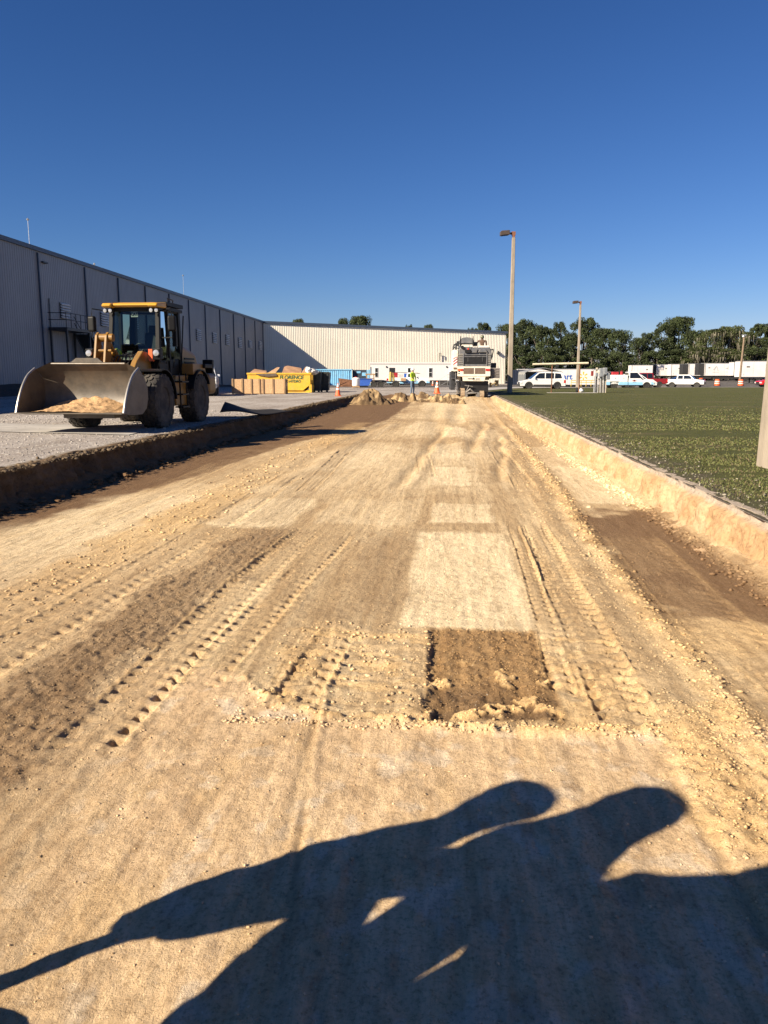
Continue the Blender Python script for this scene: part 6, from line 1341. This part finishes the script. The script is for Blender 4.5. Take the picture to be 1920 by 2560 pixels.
# ------------------------------------------------------------------ semi trailers
M_tr = mat("trailer white panel", (.76, .72, .70), .45, 0, .05, .7, dust=(.55, .46, .38, .3), dscale=.5); M_trd = mat("trailer dark parts", (.03, .03, .032), .7); M_mark = mat("faded grey marking", (.42, .42, .44), .6)
def semi(px, d, label, zg, L=16., gap_box=False, marks=(), group="white semi trailers parked in a row", rot=0., name="semi_trailer"):
    t = cam_thing(name, label, "semi trailer", px, 940, d, group, zg, turn=rot)
    m = MB(); m.box(0, L, 0, 2.55, 1.18, 4.0); m.build("box_body", M_tr, t)
    m = MB(); m.box(-.03, L + .03, -.03, 2.58, 3.98, 4.08); m.box(-.03, L + .03, -.03, 0, 1.12, 1.22)
    for xx in (0, L - .12): m.box(xx, xx + .12, -.035, 0, 1.22, 3.98)
    m.build("rails", M_galv, t)
    m = MB()
    for k in range(1, 7): m.box(k * L / 7 - .02, k * L / 7 + .02, -.012, 0, 1.22, 3.98)
    m.build("panel_seams", M_mark, t)
    m = MB(); m.box(.3, L - .2, .6, 1.9, .95, 1.15); m.box(2.6, 2.75, .3, .45, .05, 1.1); m.box(2.6, 2.75, 2.1, 2.25, .05, 1.1); m.box(4.2, L - 4.2, .25, .3, .45, 1.1); m.build("chassis", M_trd, t)
    for c in (L - 3.2, L - 1.9):
        for s in (0, 1): wheel(t, (c, .3 + s * 1.95, .5), .5, .5, .28, -1 if s == 0 else 1, M_rubber, M_galv, 0, n=20)
    m = MB(); m.box(L - .1, L, .2, 2.3, .5, .65); m.box(L - 3.9, L - .1, .1, .14, .95, 1.15); m.build("rear_guard", M_trd, t)
    if gap_box:
        m = MB(); m.box(-1.5, -.04, .2, 2.3, 1.3, 3.95); m.build("dark_gap_box", M_trd, t, bevel=.05)  # black box added to stand for the dark gap beside the trailer
    for x0, kind in marks:
        if kind == 'ring':
            m = MB(); n = 20; vs = []; 
            for k in range(n):
                a = 2 * math.pi * k / n; vs += [(x0 + .42 * math.cos(a), -.02, 2.9 + .42 * math.sin(a)), (x0 + .55 * math.cos(a), -.02, 2.9 + .55 * math.sin(a))]
            m.add(vs, [(2 * k, 2 * k + 1, (2 * k + 3) % (2 * n), (2 * k + 2) % (2 * n)) for k in range(n)]); m.box(x0 - 1.0, x0 + 1.0, -.025, -.012, 2.82, 2.98); m.box(x0 - .8, x0 + .8, -.02, -.012, 2.0, 2.1); m.build("emblem", M_mark, t)
        elif kind == 'peak':
            m = MB(); m.add([(x0 - .7, -.02, 2.5), (x0, -.02, 3.4), (x0 + .25, -.02, 3.4), (x0 - .35, -.02, 2.5)], [(0, 1, 2, 3)]); m.add([(x0 + .1, -.02, 3.4), (x0 + .3, -.02, 3.2), (x0 + .6, -.02, 2.3), (x0 + .4, -.02, 2.3)], [(0, 1, 2, 3)]); m.box(x0 - .8, x0 + .7, -.02, -.012, 1.95, 2.05); m.build("emblem", M_mark, t)
        elif kind == 'frame':
            m = MB(); m.box(x0 - .7, x0 + .7, -.02, -.012, 3.45, 3.52); m.box(x0 - .7, x0 + .7, -.02, -.012, 2.2, 2.27); m.box(x0 - .7, x0 - .63, -.02, -.012, 2.2, 3.5); m.box(x0 + .63, x0 + .7, -.02, -.012, 2.2, 3.5); m.tube([(x0 - .35, -.02, 2.75), (x0 - .2, -.02, 3.0), (x0 + .2, -.02, 3.0), (x0 + .35, -.02, 2.75)], .05, 4); m.build("emblem", M_mark, t)
        else:
            m = MB(); m.box(x0, x0 + .45, -.02, -.012, 2.9, 3.1); m.build("decal", M_trd, t)
    m = MB()
    for xx in (.5, L * .5): m.box(xx, xx + .1, -.03, 0, 1.5, 1.8)
    m.build("marker_light", M_mark, t)
    return t
zt = lambda y, d: 1.3 - (y - 938) * d / 2000 - 1.18
semi(1851, 149, "white semi trailer nearest the camera at the far right, with a square framed mark", zt(942, 149), marks=((1.0, 'd'), (1.2, 'd'), (5.2, 'frame')), L=16, )
semi(1833, 176, "short sliver of a white semi trailer squeezed left of the nearest one", zt(938.5, 176), L=14)
semi(1761, 190, "white semi trailer with two grey emblems on its long side, mid row", zt(939, 190), marks=((.8, 'd'), (2.6, 'peak'), (5.8, 'ring')), gap_box=True)
semi(1721, 198, "white semi trailer whose left half shows beside the one with emblems", zt(939, 198), marks=((1.4, 'd'), (2.6, 'd')), gap_box=True)
semi(1677, 205, "white semi trailer above the cab of the white crew cab pickup", zt(939, 205), marks=((1.8, 'd'), (2.6, 'd')))
semi(1640, 211, "white semi trailer above the dark red pickup's tailgate", zt(939, 211), marks=((2.3, 'd'), (3.2, 'd')), gap_box=True)
semi(1578, 190, "white semi trailer farthest left in the row behind the service truck", zt(943.5, 190), L=5.0, marks=((3.4, 'd'),), gap_box=False)
wm = semi(1510 - 16.15 / 150 * 2000 * 1.0, 150, "long white store delivery trailer with a blue word and yellow spark, behind the carport", zt(961, 150), L=16.1, group=None)
o = text_bm("Walmart", 1.5, "lettering", mat("blue lettering", (.015, .10, .42), .5), wm, (7.35, -.02, 2.62), (R_(90), 0, 0), .004, 0, .03)
m = MB()
for k in range(6):
    a = math.pi / 6 + k * math.pi / 3; c, s_ = math.cos(a), math.sin(a); x0, z0 = 12.1, 2.75
    m.add([(x0 + .25 * c - .08 * s_, -.02, z0 + .25 * s_ + .08 * c), (x0 + .25 * c + .08 * s_, -.02, z0 + .25 * s_ - .08 * c), (x0 + .8 * c + .12 * s_, -.02, z0 + .8 * s_ - .12 * c), (x0 + .8 * c - .12 * s_, -.02, z0 + .8 * s_ + .12 * c)], [(0, 1, 2, 3)])
m.build("spark_emblem", mat("yellow emblem", (.85, .45, .02), .5), wm)
# yellow guard rail at the trailer's foot
yr = cam_thing("guard_rail", "low yellow guard rail in front of the store delivery trailer", "guard rail", 1428, 955, 143., z=zat(961, 143))
m = MB(); m.tube([(0, 0, .75), (4.4, 0, .75)], .07, 6); m.tube([(0, 0, .38), (4.4, 0, .38)], .06, 6); 
for k in range(6): m.tube([(k * .88, 0, -.3), (k * .88, 0, .78)], .06, 6)
m.build("rail", mat("faded yellow rail", (.62, .42, .06), .6), yr)
# carport and navy container
cp = cam_thing("carport", "grey metal carport with a low gabled roof behind the silver SUV", "carport", 1359, 962, 125., z=zat(962, 125))
M_cp = mat("carport roof metal", (.34, .34, .33), .45, .3); prof = [(-2.98, 1.6), (-2.9, 1.95), (-2.6, 2.12), (0, 2.66), (2.6, 2.12), (2.9, 1.95), (2.98, 1.6)]
m = MB(); ins = [(x * .985, z - .06) for x, z in prof]; n = len(prof)
V = [(x, 0, z) for x, z in prof] + [(x, 6, z) for x, z in prof] + [(x, 0, z) for x, z in ins] + [(x, 6, z) for x, z in ins]; F = []
for i in range(n - 1): F += [(i, i + 1, n + i + 1, n + i), (2 * n + i, 3 * n + i, 3 * n + i + 1, 2 * n + i + 1), (i, 2 * n + i, 2 * n + i + 1, i + 1), (n + i, n + i + 1, 3 * n + i + 1, 3 * n + i)]
m.add(V, F); m.build("roof", M_cp, cp)
m = MB(); m.box(-2.98, -2.93, .0, 6, 0, 1.62); m.box(2.93, 2.98, 0, 6, 0, 1.62); m.box(-2.93, 2.93, 5.9, 5.95, 0, 2.1); m.build("side_wall", mat("carport side metal", (.17, .18, .19), .6), cp)
m = MB()
for xx in (-2.9, 2.84): m.box(xx, xx + .08, -.02, .06, 0, 1.7)
m.tube([(-2.6, .05, 2.02), (2.6, .05, 2.02)], .03, 5); m.tube([(-1.2, .05, 2.02), (-1.2, .05, 2.36)], .025, 5); m.tube([(1.2, .05, 2.02), (1.2, .05, 2.36)], .025, 5); m.tube([(0, .05, 2.02), (0, .05, 2.6)], .025, 5); m.build("frame", M_galv, cp)
nv = cam_thing("navy_container", "plain dark navy container between the tall lamp post and the carport", "container", 1281, 964, 138., z=zat(963, 138))
m = corrug(Vector((0, 0, 0)), Vector((2.3, 0, 0)), .1, .1, 2.5, 2.5, Vector((0, -1, 0)), .28, .04); m.build("wall", mat("dark navy paint", (.012, .02, .045), .6), nv); m = MB(); m.box(-.08, 2.4, .02, 5, 2.5, 2.62); m.box(-.08, .0, -.06, 5, 0, 2.5); m.box(2.3, 2.4, -.06, 5, 0, 2.5); m.build("frame", MATS["dark navy paint"], nv)
# ------------------------------------------------------------------ trees
def leafmat(name, a, b_):
    m = bpy.data.materials.new(name); m.use_nodes = True; N = m.node_tree.nodes; L = m.node_tree.links; b = N["Principled BSDF"]
    at_ = N.new("ShaderNodeAttribute"); at_.attribute_name = "soil"; L.new(at_.outputs["Color"], b.inputs["Base Color"]); b.inputs["Roughness"].default_value = .65; b.inputs["Specular IOR Level"].default_value = .25
    return m
M_leaf = leafmat("oak leaves", 0, 0); M_bark = mat("grey bark", (.13, .11, .09), .9, 0, .25, 3)
def crown_mesh(seed, h=15., w=11., nleaf=11000, moss=False, low=.12, tint=(1, 1, 1)):
    r = np.random.default_rng(seed); nb = 60; P = []; 
    cs = []
    for i in range(nb):
        a = r.random() * 6.283; hh = low + (1 - low) * r.random() ** .75; rad = (w / 2) * math.sqrt(max(.05, 1 - ((hh - .52) / .56) ** 2)) * (.35 + .6 * r.random()); cs.append((rad * math.cos(a), rad * math.sin(a), hh * h, (.075 + .085 * r.random()) * w))
    cs = np.array(cs); cs[:, 2] = np.minimum(cs[:, 2], h - cs[:, 3] * .5)
    idx = r.integers(0, nb, nleaf); c = cs[idx]; d = r.standard_normal((nleaf, 3)); d /= np.linalg.norm(d, axis=1)[:, None]; rad = c[:, 3] * (.55 + .5 * r.random(nleaf)); 
    lump_ = .55 + .9 * r.random(nb)[idx]
    p = c[:, :3] + d * rad[:, None] * np.array([1, 1, .72]); s = .11 + .16 * r.random(nleaf)
    u = r.standard_normal((nleaf, 3)); u /= np.linalg.norm(u, axis=1)[:, None]; v = np.cross(u, r.standard_normal((nleaf, 3))); v /= np.linalg.norm(v, axis=1)[:, None]
    q = np.stack([p - u * s[:, None], p - v * s[:, None] * .6, p + u * s[:, None], p + v * s[:, None] * .6], 1)
    g = r.random((nleaf, 1)); cl_ = (np.array([.020, .030, .011]) * (1 - g) + np.array([.058, .074, .028]) * g) * lump_[:, None] * np.array(tint)
    V = [q.reshape(-1, 3)]; C_ = [np.repeat(cl_, 4, 0)]
    if moss:
        nm = 900; k = r.integers(0, nb, nm); cc = cs[k]; a = r.random(nm) * 6.283; px_ = cc[:, 0] + np.cos(a) * cc[:, 3]; py_ = cc[:, 1] + np.sin(a) * cc[:, 3]; z1 = cc[:, 2] - cc[:, 3] * .3 * r.random(nm); ln = .8 + 2.0 * r.random(nm); ww = .06 + .12 * r.random(nm); b2 = r.random(nm) * 6.283
        q = np.stack([np.stack([px_ - ww * np.cos(b2), py_ - ww * np.sin(b2), z1], 1), np.stack([px_ + ww * np.cos(b2), py_ + ww * np.sin(b2), z1], 1), np.stack([px_ + .3 * ww, py_, z1 - ln], 1), np.stack([px_ - .3 * ww, py_, z1 - ln], 1)], 1)
        V.append(q.reshape(-1, 3)); C_.append(np.repeat(np.array([[.17, .155, .115]]) * (.6 + .6 * r.random((nm, 1))), 4, 0))
    V = np.concatenate(V); C_ = np.concatenate(C_); return V, np.arange(len(V)).reshape(-1, 4), C_, cs
def tree_proto(seed, h, w, moss=False, low=.12, n=15000, tint=(1, 1, 1)):
    V, F, C_, cs = crown_mesh(seed, h, w, n, moss, low, tint)
    t = thing("oak_tree", "dark oak tree", "tree")
    npmesh("crown", V, F, M_leaf, t, smooth=False, col=C_)
    m = MB(); r = random.Random(seed); m.tube([(0, 0, -.5), (r.uniform(-.3, .3), .1, h * .2), (r.uniform(-.6, .6), 0, h * .5), (0, 0, h * .8)], [.5, .4, .26, .08], 8)
    for i in range(9):
        c = cs[i * 3]; z0 = h * (.18 + .4 * r.random()); m.tube([(0, 0, z0), (c[0] * .5, c[1] * .5, (z0 + c[2]) / 2 + .3), (c[0], c[1], c[2])], [.2, .12, .04], 6)
    m.build("trunk", M_bark, t, smooth=True); return t
protos = [tree_proto(11, 15, 11), tree_proto(12, 14, 12, low=.05), tree_proto(13, 16, 10), tree_proto(14, 15, 13, True, tint=(1.25, 1.15, 1.0)), tree_proto(15, 14, 11, True, low=.05, tint=(1.2, 1.1, 1.0)), tree_proto(16, 12, 12, low=.0)]
used = set()
GT = "dark oaks lining the far side of the yard"
def put(k, px, ytop, d, sc_w, label, zb=-1.0, group=GT):
    o = protos[k] if k not in used else copy_tree(protos[k]); used.add(k)
    h0 = [15, 14, 16, 15, 14, 12][k]; h = (938 - ytop) * d / 2000 + 1.3 - zb; p = at(px, 938, d); o.location = (p.x, p.y, zb); o.scale = (sc_w, sc_w, h / h0); o.rotation_euler.z = px * .37 + 1; tag(o, label, "tree", group)
T = [(1, 1268, 818, 205, .62, "narrow oak crown rising directly behind the tall lamp post"), (0, 1312, 806, 212, .72, "oak with an open top just right of the tall lamp post"), (5, 1350, 822, 206, .75, "low rounded oak above the carport's left half"),
     (2, 1394, 812, 214, .55, "slim pointed oak standing up between the two lamp posts"), (5, 1425, 838, 204, .62, "short oak just left of the second lamp post"), (0, 1455, 801, 216, .85, "tallest oak of the left clump, behind the second lamp post"), (1, 1503, 828, 210, .75, "broad oak right of the second lamp post"),
     (5, 1543, 832, 206, .7, "oak at the right end of the left clump, before the gap of sky"), (5, 1382, 872, 199, .8, "dark low oak above the silver SUV's tail"), (5, 1300, 868, 198, .8, "dark low oak above the navy container"), (5, 1478, 876, 199, .85, "dark low oak above the utility panel"), (5, 1555, 884, 201, .6, "small dark oak above the service truck's cab"),
     (5, 1592, 850, 240, .62, "small oak starting the right clump beside the gap of sky"), (2, 1612, 838, 242, .6, "slim oak on the left shoulder of the right clump"), (0, 1655, 812, 246, .85, "tall oak left of the highest crown in the right clump"), (1, 1692, 801, 248, .95, "highest broad oak of the right clump"), (5, 1728, 832, 243, .8, "oak sloping down right of the highest crown"),
     (3, 1782, 828, 236, .9, "mossy greyish oak left of the thin wooden pole"), (4, 1822, 822, 240, .85, "mossy oak directly left of the wooden pole's lamp"), (4, 1862, 836, 236, .8, "mossy oak hanging grey strands right of the wooden pole"), (2, 1893, 816, 244, .8, "dark oak near the right edge of the picture"), (0, 1930, 808, 240, .9, "dark oak behind the near concrete pole at the right edge"),
     (5, 1640, 880, 238, 1.0, "dark low oak above the leftmost semi trailers"), (4, 1745, 872, 232, .95, "mossy low oak above the middle semi trailers"), (5, 1700, 876, 237, 1.0, "dark low oak below the highest crown of the right clump"), (3, 1805, 874, 230, .9, "mossy low oak above the trailer with emblems"), (5, 1880, 872, 232, 1.0, "dark low oak above the nearest semi trailer")]
for a in T: put(*a)
GB = "tree crowns showing over the warehouse roof"
for a in [(1, 748, 806, 200, .36, "flat little tree crown over the roof near the warehouse corner"), (0, 857, 803, 195, .40, "left crown of the pair over the middle of the cream wall's roof"), (1, 903, 798, 195, .52, "round right crown of the pair over the cream wall's roof"), (2, 880, 806, 197, .4, "small crown joining the pair over the cream wall's roof"), (5, 1022, 820, 200, .3, "small tuft of tree over the roof left of the milling machine"), (1, 1070, 819, 200, .3, "second small tuft of tree over the roof, right of the first"), (2, 1205, 814, 195, .5, "tree crown over the roof above the operator's head"), (5, 1176, 827, 200, .25, "tiny tuft of tree over the roof above the milling machine's canopy")]: put(*a, zb=0., group=GB)

# ------------------------------------------------------------------ unseen stand-in figures added beside the camera, shaped to cast the foreground shadow
azv = Vector((math.sin(SHADOW_AZ), math.cos(SHADOW_AZ), 0)); pzv = Vector((math.cos(SHADOW_AZ), -math.sin(SHADOW_AZ), 0)); TE = math.tan(SUN_EL); KS = 1.75 / 1.62
M_coat = mat("dark work jacket", (.05, .05, .06), .9)
def standing(label, s0, J, E, extra=(), hat=None):
    """J: (u, v, r[, depth]) measured on the shadow as seen from the sun; s0 = how far towards the sun the figure stands"""
    K = {}
    for n, q in J.items():
        u, v, r = q[:3]; dpt = q[3] if len(q) > 3 else 0.; s = s0 + dpt
        w = pzv * (u * KS) + azv * s; K[n] = (w.x, w.y, FLOORZ + v * KS - s * TE, r * KS)
    me = skin_mesh(K, E, 2); me.name = "person"; me.materials.clear(); me.materials.append(M_coat); me.materials.append(M_skin); zh = max(v.co.z for v in me.vertices) - .24; [setattr(q_, 'material_index', 1) for q_ in me.polygons if q_.center.z > zh]; o = bpy.data.objects.new("person", me); COL.objects.link(o); tag(o, label, "person"); return o
F_ = lambda s: -(-s * TE) / KS       # the shadow height at which the floor lies for a figure at s
s0 = -.72; g0 = s0 * TE / KS
J = {"hip": (-2.07, .68, .17), "belly": (-2.09, .78, .18), "chest": (-2.05, .98, .135), "neck": (-2.055, 1.12, .138), "head": (-2.05, 1.23, .155), "crown": (-2.045, 1.31, .135), "side": (-1.96, 1.0, .135),
     "elbA": (-2.18, .56, .15), "haA": (-2.19, .43, .11), "haA2": (-2.17, .34, .06), "elbB": (-2.09, .56, .12), "haB": (-2.12, .38, .085),
     "thA": (-1.95, .74, .13), "knA": (-1.80, .50, .07), "anA": (-1.67, .25, .06), "ftA": (-1.62, g0 + .04, .05), "thB": (-1.86, .74, .13), "knB": (-1.74, .46, .09), "anB": (-1.58, .2, .07), "ftB": (-1.5, g0 + .04, .05)}
E_ = [("hip", "belly"), ("belly", "chest"), ("chest", "neck"), ("neck", "head"), ("head", "crown"), ("chest", "side"), ("belly", "elbA"), ("elbA", "haA"), ("haA", "haA2"), ("hip", "elbB"), ("elbB", "haB"), ("hip", "thA"), ("thA", "knA"), ("knA", "anA"), ("anA", "ftA"), ("hip", "thB"), ("thB", "knB"), ("knB", "anB"), ("anB", "ftB")]
standing("unseen leaning figure added to cast the leftmost foreground shadow", s0, J, E_)
w = pzv * (-2.165 * KS) + azv * s0; zt_ = FLOORZ - s0 * TE
m = MB(); m.tube([(w.x, w.y, zt_ + .40 * KS), (w.x + .0, w.y, FLOORZ)], .035, 8); rod = m.build("shadow_rod", M_timber); tag(rod, "short unseen rod added to cast the thin end of the leftmost shadow", "rod")  # rod added out of view for the thin tip of the left shadow
s0 = -.45; g0 = s0 * TE / KS
J = {"hip": (-1.66, .74, .13), "belly": (-1.72, .92, .19), "chest": (-1.74, 1.12, .17), "neck": (-1.74, 1.30, .155), "head": (-1.735, 1.45, .155), "crown": (-1.73, 1.54, .135), "shA": (-1.88, .98, .135), "elA": (-1.92, .84, .12), "haA": (-1.85, .80, .085), "shB": (-1.62, 1.14, .12), "elB": (-1.55, 1.0, .13), "haB": (-1.55, .84, .08),
     "thA": (-1.70, .60, .07), "knA": (-1.64, .42, .06), "anA": (-1.62, g0 + .3, .05), "ftA": (-1.60, g0 + .05, .05), "thB": (-1.56, .60, .07), "knB": (-1.54, .4, .06), "anB": (-1.54, g0 + .2, .05), "ftB": (-1.5, g0 + .05, .05)}
E_ = [("hip", "belly"), ("belly", "chest"), ("chest", "neck"), ("neck", "head"), ("head", "crown"), ("chest", "shA"), ("shA", "elA"), ("elA", "haA"), ("chest", "shB"), ("shB", "elB"), ("elB", "haB"), ("hip", "thA"), ("thA", "knA"), ("knA", "anA"), ("anA", "ftA"), ("hip", "thB"), ("thB", "knB"), ("knB", "anB"), ("anB", "ftB")]
standing("unseen taller figure added to cast the right rounded foreground shadow", s0, J, E_)
s0 = -.34; g0 = s0 * TE / KS
J = {"hip": (-1.24, .70, .26), "belly": (-1.24, .92, .28), "chest": (-1.20, 1.18, .30), "neck": (-1.14, 1.42, .12), "head": (-1.10, 1.58, .12), "crown": (-1.10, 1.66, .09), "shA": (-1.40, 1.16, .19), "elA": (-1.46, .95, .15), "haA": (-1.42, .78, .14), "shB": (-1.02, 1.26, .12), "elB": (-.95, 1.0, .1), "haB": (-1.0, .8, .06),
     "thA": (-1.38, .50, .18), "knA": (-1.40, .30, .14), "anA": (-1.38, g0 + .2, .06), "ftA": (-1.34, g0 + .05, .05), "thB": (-1.14, .44, .14), "knB": (-1.12, .25, .1), "anB": (-1.12, g0 + .2, .06), "ftB": (-1.08, g0 + .05, .05)}
standing("unseen broad figure added to cast the wide shadow at the lower right", s0, J, E_)
w = pzv * (-2.12) + azv * -.3  # pail added out of view to cast the low corner shadow
pail = thing("pail", "unseen plastic pail added to cast the small shadow at the lower left", "pail", (w.x, w.y, FLOORZ)); pail.scale = (.75, .75, .6)
m = MB(); m.lathe([(0, 0), (.14, 0), (.2, .44), (.205, .46), (.18, .46), (.13, .03), (0, .03)], 20); m.build("body", M_white, pail, smooth=True)
m = MB(); m.tube([(-.2, 0, .44), (-.12, 0, .55), (0, 0, .60), (.12, 0, .55), (.2, 0, .44)], .008, 6); m.build("handle", M_galv, pail)
